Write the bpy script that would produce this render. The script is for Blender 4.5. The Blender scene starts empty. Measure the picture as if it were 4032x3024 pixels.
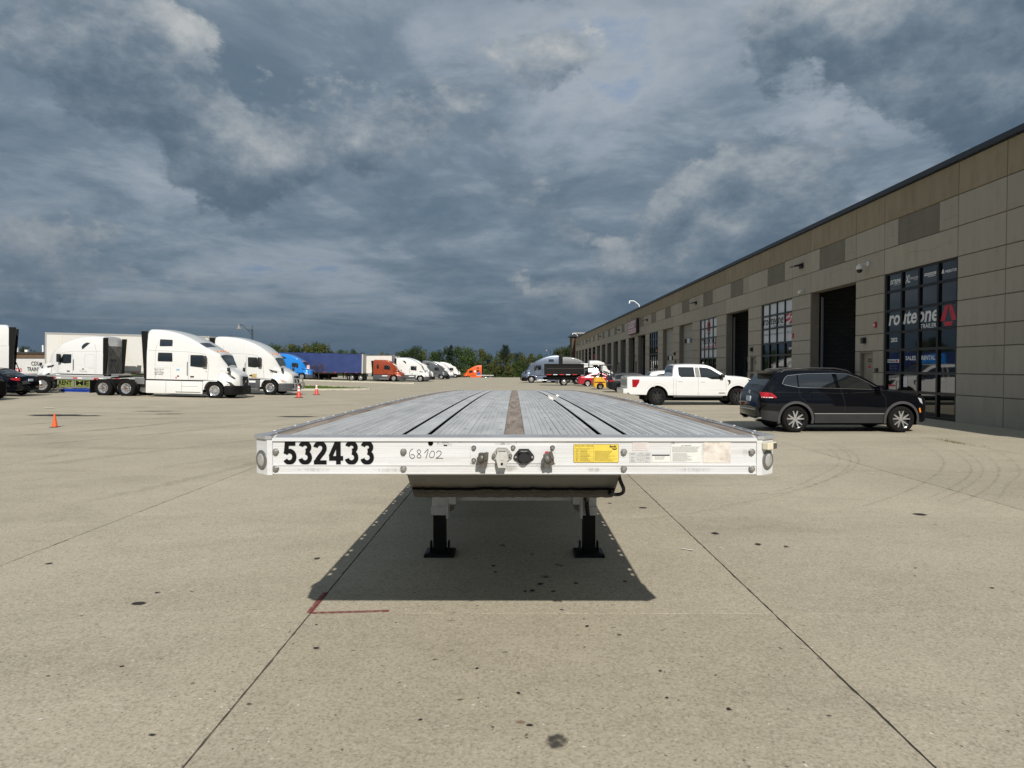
import bpy, bmesh, math, random
import numpy as np
from mathutils import Vector, Matrix
R = math.radians
SC = bpy.context.scene
COL = SC.collection
rng = random.Random(7)

# ------------------------------------------------------------------ camera
cam_d = bpy.data.cameras.new('camera')
cam = bpy.data.objects.new('camera', cam_d)
COL.objects.link(cam)
cam_d.sensor_width = 36.0
cam_d.lens = 24.0
cam_d.clip_start = 0.05
cam_d.clip_end = 9000
cam.location = (0.0, 0.0, 1.75)
cam.rotation_euler = (R(90 - 1.456), 0, R(0.194))
SC.camera = cam

# ------------------------------------------------------------------ sun, sky, exposure
SUN_DIR = Vector((-0.205, 1.357, -1.0)).normalized()      # travel direction of the light
sun_d = bpy.data.lights.new('sun', 'SUN')
sun_d.energy = 4.6
sun_d.angle = R(0.55)
sun_d.color = (1.0, 0.955, 0.885)
sun = bpy.data.objects.new('sun', sun_d)
sun.rotation_euler = SUN_DIR.to_track_quat('-Z', 'Y').to_euler()
sun.location = (5, -25, 20)
COL.objects.link(sun)
SUN_EL = math.asin(-SUN_DIR.z)
SUN_ROT = math.atan2(-SUN_DIR.x, -SUN_DIR.y)            # azimuth from +Y towards +X

world = bpy.data.worlds.new('World')
SC.world = world
world.use_nodes = True
SKY_STRENGTH = 0.10


def build_world():
    nt = world.node_tree
    nt.nodes.clear()
    N, L = nt.nodes, nt.links

    def node(t, **kw):
        n = N.new(t)
        for k, v in kw.items():
            setattr(n, k, v)
        return n

    def math_(op, a, b=None, c=None):
        n = node('ShaderNodeMath', operation=op)
        for i, v in enumerate((a, b, c)):
            if v is None:
                continue
            if hasattr(v, 'links'):
                L.new(v, n.inputs[i])
            else:
                n.inputs[i].default_value = v
        return n.outputs[0]

    def ramp(v, pts, interp='EASE'):
        n = node('ShaderNodeValToRGB')
        n.color_ramp.interpolation = interp
        while len(n.color_ramp.elements) < len(pts):
            n.color_ramp.elements.new(0.5)
        for e, (p, c) in zip(n.color_ramp.elements, pts):
            e.position = p
            e.color = (*c, 1) if len(c) == 3 else c
        L.new(v, n.inputs[0])
        return n.outputs[0]

    def mix(f, a, b):
        n = node('ShaderNodeMix', data_type='RGBA')
        for s, v in ((0, f), (6, a), (7, b)):
            if hasattr(v, 'links'):
                L.new(v, n.inputs[s])
            else:
                n.inputs[s].default_value = v
        return n.outputs[2]

    def noise(vec, scale, detail, rough, dist, off):
        mp = node('ShaderNodeMapping')
        mp.inputs['Location'].default_value = off
        L.new(vec, mp.inputs['Vector'])
        n = node('ShaderNodeTexNoise')
        n.inputs['Scale'].default_value = scale
        n.inputs['Detail'].default_value = detail
        n.inputs['Roughness'].default_value = rough
        n.inputs['Distortion'].default_value = dist
        L.new(mp.outputs[0], n.inputs['Vector'])
        return n.outputs[0]

    sky = node('ShaderNodeTexSky', sky_type='NISHITA')
    sky.sun_disc = False
    sky.sun_elevation = SUN_EL
    sky.sun_rotation = SUN_ROT
    sky.altitude = 200
    sky.air_density = 1.0
    sky.dust_density = 1.5
    sky.ozone_density = 1.2
    tc = node('ShaderNodeTexCoord')
    sp = node('ShaderNodeSeparateXYZ')
    L.new(tc.outputs['Generated'], sp.inputs[0])
    x, y, z = sp.outputs
    zc = math_('MAXIMUM', z, 0.0)
    den = math_('ADD', zc, 0.16)
    cb = node('ShaderNodeCombineXYZ')
    L.new(math_('DIVIDE', x, den), cb.inputs[0])
    L.new(math_('DIVIDE', y, den), cb.inputs[1])
    P = cb.outputs[0]
    # a smooth high veil, and below it heaped cumulus with lit heads and slate bases
    def dirv(up, zs=1.55):
        mp = node('ShaderNodeMapping')
        mp.inputs['Scale'].default_value = (1.0, 1.0, zs)
        mp.inputs['Location'].default_value = (0, 0, up)
        L.new(tc.outputs['Generated'], mp.inputs['Vector'])
        return mp.outputs[0]
    s = 1.0 / SKY_STRENGTH
    def c(r, g, b):
        return tuple(((v / 255 / 12.92) if v / 255 <= 0.04045 else ((v / 255 + 0.055) / 1.055) ** 2.4) * s * SKY_GAIN for v in (r, g, b))
    big = noise(dirv(0), 1.7, 2.0, 0.45, 0.2, SKY_OFF[0])
    mid = noise(dirv(0), 3.0, 14.0, 0.61, 0.08, SKY_OFF[1])
    mid_up = noise(dirv(0.075), 3.0, 14.0, 0.61, 0.08, SKY_OFF[1])
    fin = noise(P, 2.2, 10.0, 0.62, 0.25, SKY_OFF[2])
    veil = ramp(math_('ADD', math_('MULTIPLY', big, 0.55), math_('MULTIPLY', fin, 0.45)),
                [(0.37, c(120, 140, 168)), (0.43, c(150, 159, 168)), (0.48, c(134, 145, 156)), (0.53, c(110, 124, 137)), (0.58, c(94, 110, 124)), (0.66, c(82, 100, 115))], 'LINEAR')
    heap = math_('ADD', math_('MULTIPLY', big, 0.36), math_('MULTIPLY', mid, 0.64))
    mask = ramp(heap, [(0.478, (0, 0, 0)), (0.512, (1, 1, 1))], 'EASE')
    relief = math_('SUBTRACT', mid, mid_up)
    head = math_('ADD', math_('MULTIPLY', relief, 2.8), math_('MULTIPLY', math_('SUBTRACT', 0.54, heap), 1.5))
    heapc = ramp(math_('ADD', head, 0.5), [(0.22, c(76, 94, 110)), (0.40, c(88, 104, 119)), (0.54, c(106, 120, 133)), (0.66, c(126, 137, 147)), (0.80, c(150, 157, 162)), (0.95, c(174, 177, 178))], 'LINEAR')
    col = mix(math_('MULTIPLY', mask, 0.92), mix(0.05, veil, sky.outputs[0]), heapc)
    # heavy slate air towards the horizon
    hz = ramp(zc, [(0.0, (1, 1, 1)), (0.045, (0.85, 0.85, 0.85)), (0.11, (0.42, 0.42, 0.42)), (0.30, (0, 0, 0))], 'LINEAR')
    strk_v = node('ShaderNodeMapping')
    strk_v.inputs['Scale'].default_value = (1.3, 1.3, 11)
    L.new(tc.outputs['Generated'], strk_v.inputs['Vector'])
    strk = noise(strk_v.outputs[0], 1.7, 8, 0.6, 0.9, (3, 1, 2))
    hcol = mix(ramp(strk, [(0.42, (0, 0, 0)), (0.74, (1, 1, 1))]), (*c(74, 93, 110), 1), (*c(110, 120, 130), 1))
    col = mix(hz, col, hcol)
    bg = node('ShaderNodeBackground')
    bg.inputs['Strength'].default_value = SKY_STRENGTH
    L.new(col, bg.inputs['Color'])
    out = node('ShaderNodeOutputWorld')
    L.new(bg.outputs[0], out.inputs['Surface'])


SKY_GAIN = 1.08
SKY_OFF = [(3.1, 1.7, 0.4), (27.3, 2.2, 1.1), (1.9, 18.4, 3.3)]
build_world()

SC.view_settings.view_transform = 'Standard'
SC.view_settings.look = 'None'
SC.view_settings.exposure = 0.12
SC.view_settings.gamma = 1.0
SC.view_settings.use_curve_mapping = False
SC.render.engine = 'CYCLES'
SC.cycles.max_bounces = 6
SC.cycles.use_denoising = True
SC.render.film_transparent = False

# ------------------------------------------------------------------ the lie of the land
def smooth01(t):
    t = min(1.0, max(0.0, t))
    return t * t * (3 - 2 * t)


def zg(x, y):
    s = 0.0
    if y > 30:
        s = -0.0078 * (min(y, 158) - 30) - 0.02 * smooth01((y - 26) / 10)
    ramp_ = 0.38 * min(1.0, max(0.0, (-15.0 - x) / 16.0)) * smooth01((y - 24) / 10)
    low = -0.75 * smooth01((y - 176) / 10)
    return s + ramp_ + low


# ------------------------------------------------------------------ materials
MATS = {}


def mat(name, col, rough=0.5, metal=0.0, spec=0.5, var=0.0, vscale=4.0, bump=0.0, bscale=60.0, coat=0.0,
        dirt=None, dirt_amt=0.0, dirt_scale=1.5, ior=None, rand=0.0, stretch=(1, 1, 1), emit=None):
    """Principled material with procedural tone variation, grime and fine relief."""
    if name in MATS:
        return MATS[name]
    m = bpy.data.materials.new(name)
    m.use_nodes = True
    nt = m.node_tree
    N, L = nt.nodes, nt.links
    b = N['Principled BSDF']
    b.inputs['Base Color'].default_value = (*col, 1)
    b.inputs['Roughness'].default_value = rough
    b.inputs['Metallic'].default_value = metal
    b.inputs['Specular IOR Level'].default_value = spec
    if ior:
        b.inputs['IOR'].default_value = ior
    if coat:
        b.inputs['Coat Weight'].default_value = coat
        b.inputs['Coat Roughness'].default_value = 0.04
    if emit:
        b.inputs['Emission Color'].default_value = (*emit[0], 1)
        b.inputs['Emission Strength'].default_value = emit[1]
    need = var or dirt or bump or rand
    if need:
        tc = N.new('ShaderNodeTexCoord')
        mp = N.new('ShaderNodeMapping')
        mp.inputs['Scale'].default_value = stretch
        L.new(tc.outputs['Object'], mp.inputs['Vector'])
        vec = mp.outputs[0]

        def noise(scale, detail=6, rough_=0.6):
            n = N.new('ShaderNodeTexNoise')
            n.inputs['Scale'].default_value = scale
            n.inputs['Detail'].default_value = detail
            n.inputs['Roughness'].default_value = rough_
            L.new(vec, n.inputs['Vector'])
            return n.outputs[0]

        def mixc(f, a, c2, blend='MIX'):
            n = N.new('ShaderNodeMix')
            n.data_type = 'RGBA'
            n.blend_type = blend
            for s, v in ((0, f), (6, a), (7, c2)):
                if hasattr(v, 'links'):
                    L.new(v, n.inputs[s])
                else:
                    n.inputs[s].default_value = v
            return n.outputs[2]

        def rng_(v, a, b2, c2, d):
            n = N.new('ShaderNodeMapRange')
            for i, q in enumerate((a, b2, c2, d)):
                n.inputs[i + 1].default_value = q
            L.new(v, n.inputs[0])
            return n.outputs[0]
        cur = (*col, 1)
        if var:
            n1 = noise(vscale)
            lo = tuple(c * (1 - var) for c in col) + (1,)
            hi = tuple(min(1, c * (1 + var)) for c in col) + (1,)
            cur = mixc(rng_(n1, 0.3, 0.7, 0, 1), lo, hi)
            L.new(rng_(n1, 0.3, 0.7, max(0.02, rough - 0.06), min(1, rough + 0.08)), b.inputs['Roughness'])
        if rand:
            oi = N.new('ShaderNodeObjectInfo')
            g = N.new('ShaderNodeCombineColor')
            v = rng_(oi.outputs['Random'], 0, 1, 1 - rand, 1 + rand)
            for i in range(3):
                L.new(v, g.inputs[i])
            cur = mixc(1.0, cur, g.outputs[0], 'MULTIPLY')
        if dirt:
            n2 = noise(dirt_scale, 8, 0.65)
            cur = mixc(rng_(n2, 0.5, 0.72, 0, dirt_amt), cur, (*dirt, 1))
        if hasattr(cur, 'links'):
            L.new(cur, b.inputs['Base Color'])
        if bump:
            n3 = noise(bscale, 4)
            bp = N.new('ShaderNodeBump')
            bp.inputs['Strength'].default_value = bump
            bp.inputs['Distance'].default_value = 0.01
            L.new(n3, bp.inputs['Height'])
            L.new(bp.outputs[0], b.inputs['Normal'])
    MATS[name] = m
    return m


def concrete_ground(name, base, dark, light, speck=1.0, slab_rand=0.05):
    """Broom-finished lot concrete: mottling, stains, exposed aggregate, pits."""
    m = bpy.data.materials.new(name)
    m.use_nodes = True
    nt = m.node_tree
    N, L = nt.nodes, nt.links
    b = N['Principled BSDF']
    geo = N.new('ShaderNodeNewGeometry')

    def noise(scale, detail=6, rough_=0.6, dist=0.0, st=None):
        v = geo.outputs['Position']
        if st:
            mp = N.new('ShaderNodeMapping')
            mp.inputs['Scale'].default_value = st
            L.new(v, mp.inputs['Vector'])
            v = mp.outputs[0]
        n = N.new('ShaderNodeTexNoise')
        n.inputs['Scale'].default_value = scale
        n.inputs['Detail'].default_value = detail
        n.inputs['Roughness'].default_value = rough_
        n.inputs['Distortion'].default_value = dist
        L.new(v, n.inputs['Vector'])
        return n.outputs[0]

    def mixc(f, a, c2, blend='MIX'):
        n = N.new('ShaderNodeMix')
        n.data_type = 'RGBA'
        n.blend_type = blend
        for s, v in ((0, f), (6, a), (7, c2)):
            if hasattr(v, 'links'):
                L.new(v, n.inputs[s])
            else:
                n.inputs[s].default_value = v
        return n.outputs[2]

    def rg(v, a, b2, c2, d):
        n = N.new('ShaderNodeMapRange')
        for i, q in enumerate((a, b2, c2, d)):
            n.inputs[i + 1].default_value = q
        L.new(v, n.inputs[0])
        return n.outputs[0]
    cur = mixc(rg(noise(0.35, 5, 0.6, 0.4), 0.35, 0.65, 0, 1), (*[c * 0.90 for c in base], 1), (*[c * 1.07 for c in base], 1))
    cur = mixc(rg(noise(1.7, 6, 0.65), 0.45, 0.75, 0, 0.35), cur, (*dark, 1))
    # long drifts of tyre dust along and across the lot
    cur = mixc(rg(noise(0.30, 7, 0.62, 0.6, (1, 2.6, 1)), 0.50, 0.74, 0, 0.50), cur, (*[c * 0.72 for c in dark], 1))
    cur = mixc(rg(noise(9, 5, 0.7), 0.40, 0.68, 0, 0.22), cur, (*light, 1))
    agg = noise(62, 4, 0.7)
    cur = mixc(rg(agg, 0.52, 0.62, 0, 0.58 * speck), cur, (*[c * 0.60 for c in dark], 1))
    cur = mixc(rg(agg, 0.46, 0.36, 0, 0.52 * speck), cur, (*[min(1, c * 1.15) for c in light], 1))
    pit = noise(24, 2, 0.5)
    cur = mixc(rg(pit, 0.705, 0.735, 0, 0.75), cur, (*[c * 0.25 for c in dark], 1))
    spk = noise(31, 2, 0.5, 0, (1.0, 1.1, 1))
    cur = mixc(rg(spk, 0.73, 0.76, 0, 0.8), cur, (0.75, 0.72, 0.66, 1))
    oi = N.new('ShaderNodeObjectInfo')
    g = N.new('ShaderNodeCombineColor')
    v = rg(oi.outputs['Random'], 0, 1, 1 - slab_rand, 1 + slab_rand)
    for i in range(3):
        L.new(v, g.inputs[i])
    cur = mixc(1.0, cur, g.outputs[0], 'MULTIPLY')
    L.new(cur, b.inputs['Base Color'])
    b.inputs['Roughness'].default_value = 0.86
    b.inputs['Specular IOR Level'].default_value = 0.3
    bp = N.new('ShaderNodeBump')
    bp.inputs['Strength'].default_value = 0.35
    bp.inputs['Distance'].default_value = 0.004
    L.new(agg, bp.inputs['Height'])
    L.new(bp.outputs[0], b.inputs['Normal'])
    MATS[name] = m
    return m


def stain_mat(name, col, amt, scale=3.0, lo=0.35, hi=0.6, stretch=(1, 1, 1)):
    """A thin stain on the concrete whose edge breaks up into the slab."""
    m = bpy.data.materials.new(name)
    m.use_nodes = True
    nt = m.node_tree
    N, L = nt.nodes, nt.links
    b = N['Principled BSDF']
    b.inputs['Base Color'].default_value = (*col, 1)
    b.inputs['Roughness'].default_value = 0.85
    geo = N.new('ShaderNodeNewGeometry')
    mp = N.new('ShaderNodeMapping')
    mp.inputs['Scale'].default_value = stretch
    L.new(geo.outputs['Position'], mp.inputs['Vector'])
    n = N.new('ShaderNodeTexNoise')
    n.inputs['Scale'].default_value = scale
    n.inputs['Detail'].default_value = 6
    n.inputs['Roughness'].default_value = 0.65
    L.new(mp.outputs[0], n.inputs['Vector'])
    r = N.new('ShaderNodeMapRange')
    for i, q in enumerate((lo, hi, 0, amt)):
        r.inputs[i + 1].default_value = q
    L.new(n.outputs[0], r.inputs[0])
    # soft rim from the vertex layer that stores how far inside the stain a point lies
    at = N.new('ShaderNodeAttribute')
    at.attribute_name = 'inside'
    mu = N.new('ShaderNodeMath')
    mu.operation = 'MULTIPLY'
    L.new(r.outputs[0], mu.inputs[0])
    L.new(at.outputs['Fac'], mu.inputs[1])
    L.new(mu.outputs[0], b.inputs['Alpha'])
    MATS[name] = m
    return m


# ------------------------------------------------------------------ object helpers
def tag(o, label=None, cat=None, group=None, kind=None):
    if label:
        o['label'] = label
    if cat:
        o['category'] = cat
    if group:
        o['group'] = group
    if kind:
        o['kind'] = kind
    return o


def thing(name, label, cat, loc=(0, 0, 0), rotz=0.0, group=None, tilt=0.0):
    o = bpy.data.objects.new(name, None)
    o.empty_display_size = 0.2
    COL.objects.link(o)
    o.location = loc
    o.rotation_euler = (0, tilt, rotz)
    return tag(o, label, cat, group)


def link(name, me, parent=None):
    o = bpy.data.objects.new(name, me)
    COL.objects.link(o)
    o.parent = parent
    return o


class MB:
    """Collects faces, then links them as one mesh object."""
    def __init__(s):
        s.v, s.f = [], []

    def add(s, vs, fs):
        k = len(s.v)
        s.v += [tuple(p) for p in vs]
        s.f += [tuple(i + k for i in f) for f in fs]
        return s

    def box(s, x0, x1, y0, y1, z0, z1, ch=0.0):
        if ch <= 0:
            vs = [(x, y, z) for x in (x0, x1) for y in (y0, y1) for z in (z0, z1)]
            return s.add(vs, [(0, 1, 3, 2), (4, 6, 7, 5), (0, 4, 5, 1), (2, 3, 7, 6), (0, 2, 6, 4), (1, 5, 7, 3)])
        bm = bmesh.new()
        bmesh.ops.create_cube(bm, size=1)
        for v in bm.verts:
            v.co = ((x0 + x1) / 2 + v.co.x * (x1 - x0), (y0 + y1) / 2 + v.co.y * (y1 - y0), (z0 + z1) / 2 + v.co.z * (z1 - z0))
        bmesh.ops.bevel(bm, geom=list(bm.edges), offset=ch, segments=2, affect='EDGES', profile=0.6)
        return s.bm(bm)

    def bm(s, bm, mtx=None):
        if mtx is not None:
            bm.transform(mtx)
        bm.verts.index_update()
        s.add([v.co[:] for v in bm.verts], [[v.index for v in f.verts] for f in bm.faces])
        bm.free()
        return s

    def lathe(s, prof, axis='y', c=(0, 0, 0), n=24, closed=False):
        """prof: (radius, along) pairs revolved round the axis."""
        vs, fs = [], []
        m = len(prof)
        for i in range(n):
            a = 2 * math.pi * i / n
            ca, sa = math.cos(a), math.sin(a)
            for r, t in prof:
                if axis == 'y':
                    p = (c[0] + r * ca, c[1] + t, c[2] + r * sa)
                elif axis == 'z':
                    p = (c[0] + r * ca, c[1] + r * sa, c[2] + t)
                else:
                    p = (c[0] + t, c[1] + r * ca, c[2] + r * sa)
                vs.append(p)
        for i in range(n):
            j = (i + 1) % n
            for k in range(m - (0 if closed else 1)):
                k2 = (k + 1) % m
                fs.append((i * m + k, i * m + k2, j * m + k2, j * m + k))
        if not closed:
            if prof[0][0] > 1e-6:
                fs.append(tuple(i * m for i in range(n)))
            if prof[-1][0] > 1e-6:
                fs.append(tuple(i * m + m - 1 for i in reversed(range(n))))
        return s.add(vs, fs)

    def tube(s, pts, r, n=8, closed=False, radii=None):
        pts = [Vector(p) for p in pts]
        m = len(pts)
        vs, fs = [], []
        prev = None
        for i, p in enumerate(pts):
            if closed:
                d = pts[(i + 1) % m] - pts[i - 1]
            else:
                d = pts[min(i + 1, m - 1)] - pts[max(i - 1, 0)]
            d = d.normalized() if d.length > 1e-9 else Vector((0, 0, 1))
            if prev is None:
                a = Vector((0, 0, 1)) if abs(d.z) < 0.9 else Vector((1, 0, 0))
                u = d.cross(a).normalized()
            else:
                u = (prev - d * prev.dot(d))
                u = u.normalized() if u.length > 1e-6 else d.orthogonal().normalized()
            prev = u
            w = d.cross(u)
            rr = radii[i] if radii else r
            for k in range(n):
                a = 2 * math.pi * k / n
                vs.append(p + u * rr * math.cos(a) + w * rr * math.sin(a))
        for i in range(m if closed else m - 1):
            j = (i + 1) % m
            for k in range(n):
                k2 = (k + 1) % n
                fs.append((i * n + k, i * n + k2, j * n + k2, j * n + k))
        if not closed:
            fs.append(tuple(reversed(range(n))))
            fs.append(tuple((m - 1) * n + k for k in range(n)))
        return s.add(vs, fs)

    def prism(s, poly, a0, a1, plane='xz'):
        """poly outline extruded along the axis normal to its plane."""
        def P(p, t):
            if plane == 'xz':
                return (p[0], t, p[1])
            if plane == 'yz':
                return (t, p[0], p[1])
            return (p[0], p[1], t)
        n = len(poly)
        vs = [P(p, a0) for p in poly] + [P(p, a1) for p in poly]
        fs = [tuple(range(n)), tuple(range(2 * n - 1, n - 1, -1))]
        fs += [(i, i + n, (i + 1) % n + n, (i + 1) % n) for i in range(n)]
        return s.add(vs, fs)

    def build(s, name, material, parent=None, smooth=None, loc=None, fix=True):
        me = bpy.data.meshes.new(name)
        me.from_pydata(s.v, [], s.f)
        me.update()
        if fix:
            bm = bmesh.new()
            bm.from_mesh(me)
            bmesh.ops.recalc_face_normals(bm, faces=bm.faces)
            bm.to_mesh(me)
            bm.free()
        if smooth:
            me.polygons.foreach_set('use_smooth', [True] * len(me.polygons))
            me.set_sharp_from_angle(angle=R(smooth))
        if material is not None:
            me.materials.append(material)
        o = link(name, me, parent)
        if loc:
            o.location = loc
        return o


def text_mesh(body, bold=0.0, shear=0.0, spacing=1.0, res=3):
    cu = bpy.data.curves.new('lettering', 'FONT')
    cu.body = body
    cu.size = 1.0
    cu.offset = bold
    cu.shear = shear
    cu.space_character = spacing
    cu.resolution_u = res
    ob = bpy.data.objects.new('lettering', cu)
    COL.objects.link(ob)
    dg = bpy.context.evaluated_depsgraph_get()
    dg.update()
    me = bpy.data.meshes.new_from_object(ob.evaluated_get(dg))
    bpy.data.objects.remove(ob)
    bpy.data.curves.remove(cu)
    return me


def text_box(body, origin, right, up, x0, x1, y0, y1, material, parent=None, bold=0.0, shear=0.0, name='lettering', res=3, spacing=1.0, keep=False):
    """Flat lettering stretched into the box x0..x1, y0..y1 of the plane (origin, right, up)."""
    me = text_mesh(body, bold, shear, spacing, res)
    co = np.array([v.co[:] for v in me.vertices])
    if len(co) == 0:
        return None
    mn, mx = co.min(0), co.max(0)
    sx = (x1 - x0) / max(1e-6, mx[0] - mn[0])
    sy = (y1 - y0) / max(1e-6, mx[1] - mn[1])
    o, r, u = Vector(origin), Vector(right), Vector(up)
    for v in me.vertices:
        v.co = o + r * (x0 + (v.co.x - mn[0]) * sx) + u * (y0 + (v.co.y - mn[1]) * sy)
    me.materials.clear()
    me.materials.append(material)
    me.update()
    return link(name, me, parent)


def copy_tree(o, parent=None):
    c = o.copy()
    COL.objects.link(c)
    c.parent = parent
    for ch in list(o.children):
        copy_tree(ch, c)
    return c


def poly_sheet(name, pts, material, parent, rim=0.3, z=None):
    """Flat patch with an 'inside' layer that is 0 on the outline and 1 towards the middle."""
    c = np.mean(np.array(pts), 0)
    n = len(pts)
    vs = [tuple(p) for p in pts]
    inner = [tuple(c + (np.array(p) - c) * (1 - rim)) for p in pts]
    vs += inner + [tuple(c)]
    fs = [(i, (i + 1) % n, n + (i + 1) % n, n + i) for i in range(n)]
    fs += [(n + i, n + (i + 1) % n, 2 * n) for i in range(n)]
    me = bpy.data.meshes.new(name)
    me.from_pydata(vs, [], fs)
    a = me.attributes.new('inside', 'FLOAT', 'POINT')
    a.data.foreach_set('value', [0.0] * n + [1.0] * (n + 1))
    me.materials.append(material)
    return link(name, me, parent)


def ribbon(name, pts, w, material, parent, soft=True):
    """Strip along pts (x, y, z) whose edges fade by the 'inside' layer."""
    pts = [Vector(p) for p in pts]
    vs, fs, ins = [], [], []
    m = len(pts)
    for i, p in enumerate(pts):
        d = (pts[min(i + 1, m - 1)] - pts[max(i - 1, 0)])
        d.z = 0
        d.normalize()
        nrm = Vector((-d.y, d.x, 0))
        e = min(1.0, min(i, m - 1 - i) / max(1, m * 0.15))
        for t, q in ((-1, 0.0), (-0.5, 1.0), (0.5, 1.0), (1, 0.0)):
            vs.append(p + nrm * w * 0.5 * t)
            ins.append(q * e if soft else (1.0 if abs(t) < 0.9 else 0.35))
    for i in range(m - 1):
        for k in range(3):
            fs.append((i * 4 + k, i * 4 + k + 1, i * 4 + 5 + k, i * 4 + 4 + k))
    me = bpy.data.meshes.new(name)
    me.from_pydata([v[:] for v in vs], [], fs)
    a = me.attributes.new('inside', 'FLOAT', 'POINT')
    a.data.foreach_set('value', ins)
    me.materials.append(material)
    return link(name, me, parent)
# ================================================================== GROUND
M_LOT = concrete_ground('lot_concrete', (0.402, 0.358, 0.268), (0.295, 0.260, 0.193), (0.48, 0.435, 0.345))
M_LOT_FAR = concrete_ground('lot_concrete_far', (0.402, 0.358, 0.268), (0.295, 0.260, 0.193), (0.48, 0.435, 0.345), 0.5, 0.0)
M_JOINT = mat('joint_sealant', (0.06, 0.053, 0.042), 0.9, var=0.5, vscale=9, dirt=(0.22, 0.19, 0.14), dirt_amt=0.6, dirt_scale=6)
M_KERB = mat('kerb_concrete', (0.50, 0.46, 0.38), 0.85, var=0.12, vscale=1.2, dirt=(0.2, 0.17, 0.13), dirt_amt=0.5)
M_GRASS = mat('grass_blades', (0.075, 0.125, 0.018), 0.7, spec=0.2, var=0.35, vscale=1.3, rand=0.1)
M_GRASS_SOIL = mat('grass_turf', (0.06, 0.095, 0.018), 0.9, spec=0.1, var=0.4, vscale=2.0, bump=0.6, bscale=12)
M_FIELD = mat('field_grass', (0.085, 0.115, 0.030), 0.9, spec=0.1, var=0.35, vscale=0.15, bump=0.5, bscale=3)


def ground_mesh(name, xs, ys, dz, material, skirt=None):
    nx, ny = len(xs), len(ys)
    vs = [(x, y, zg(x, y) + dz) for y in ys for x in xs]
    fs = [(j * nx + i, j * nx + i + 1, (j + 1) * nx + i + 1, (j + 1) * nx + i) for j in range(ny - 1) for i in range(nx - 1)]
    if skirt:
        X0, X1, Y0, Y1 = skirt
        k = len(vs)

        def edge(ids, out):
            base = len(vs)
            for q, p in zip(ids, out):
                vs.append(p)
            for a in range(len(ids) - 1):
                fs.append((ids[a], ids[a + 1], base + a + 1, base + a))
        bot = [i for i in range(nx)]
        top = [(ny - 1) * nx + i for i in range(nx)]
        lef = [j * nx for j in range(ny)]
        rig = [j * nx + nx - 1 for j in range(ny)]
        edge(bot, [(xs[i], Y0, vs[i][2]) for i in range(nx)])
        edge(top, [(xs[i], Y1, vs[(ny - 1) * nx + i][2]) for i in range(nx)])
        edge(lef, [(X0, ys[j], vs[j * nx][2]) for j in range(ny)])
        edge(rig, [(X1, ys[j], vs[j * nx + nx - 1][2]) for j in range(ny)])
        for a, sx, sy in ((0, X0, Y0), (nx - 1, X1, Y0), ((ny - 1) * nx, X0, Y1), (ny * nx - 1, X1, Y1)):
            x, y, z = vs[a]
            b = len(vs)
            vs.extend([(sx, y, z), (sx, sy, z), (x, sy, z)])
            fs.append((a, b, b + 1, b + 2))
    me = bpy.data.meshes.new(name)
    me.from_pydata(vs, [], fs)
    me.update()
    bm = bmesh.new()
    bm.from_mesh(me)
    for f in bm.faces:
        f.normal_update()
        if f.normal.z < 0:
            f.normal_flip()
        f.smooth = True
    bm.to_mesh(me)
    bm.free()
    me.materials.append(material)
    return link(name, me)


ground = ground_mesh('ground', [-90 + 3 * i for i in range(56)], [-45 + 3 * i for i in range(94)], 0.0, M_LOT_FAR,
                     (-4000, 4000, -2000, 6000))
tag(ground, 'pale concrete truck yard sloping gently away from the camera', kind='structure')

# ---- individually cast slabs of the nearer yard
XJ = [-17.2, -13.2, -9.0, -4.5, -1.44, 1.83, 6.18, 10.10, 13.90]
YJ = [-4.67, -1.52, 1.63, 4.78, 7.92, 11.1, 14.3, 17.5, 20.7, 23.9]
rs = random.Random(11)


def jitter_edge(p, q, n, amp, inward):
    out = []
    chip = 0.0
    for i in range(n):
        t = i / n
        if rs.random() < 0.06:
            chip = rs.uniform(0.004, 0.016)
        chip *= 0.55
        d = abs(rs.gauss(0, amp)) + chip
        if i == 0:
            d = 0
        out.append((p[0] + (q[0] - p[0]) * t + inward[0] * d, p[1] + (q[1] - p[1]) * t + inward[1] * d))
    return out


for i in range(len(XJ) - 1):
    for j in range(len(YJ) - 1):
        gx, gy = 0.0042, 0.0018
        if i in (0, 1, 2):
            gx = 0.003
        x0, x1 = XJ[i] + gx, XJ[i + 1] - gx
        y0, y1 = YJ[j] + gy, YJ[j + 1] - gy
        near = -1 < (y0 + y1) / 2 < 14
        n = 60 if near else 6
        a = 0.0022 if near else 0.0
        ring = jitter_edge((x0, y0), (x1, y0), n, a * 0.5, (0, 1)) + jitter_edge((x1, y0), (x1, y1), n, a, (-1, 0)) + \
            jitter_edge((x1, y1), (x0, y1), n, a * 0.5, (0, -1)) + jitter_edge((x0, y1), (x0, y0), n, a, (1, 0))
        m = len(ring)
        vs = [(x, y, zg(x, y) + 0.008) for x, y in ring] + [(x, y, zg(x, y) - 0.02) for x, y in ring]
        fs = [tuple(range(m))] + [(k, k + m, (k + 1) % m + m, (k + 1) % m) for k in range(m)]
        me = bpy.data.meshes.new('concrete_slab')
        me.from_pydata(vs, [], fs)
        me.materials.append(M_LOT)
        link('concrete_slab', me, ground)
jb = MB()
for x in XJ:
    jb.box(x - 0.02, x + 0.02, YJ[0], YJ[-1], -0.03, 0.0025)
for y in YJ:
    jb.box(XJ[0], XJ[-1], y - 0.012, y + 0.012, -0.032, 0.0015)
tag(jb.build('joint_sealant', M_JOINT, ground), kind='stuff')

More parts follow.
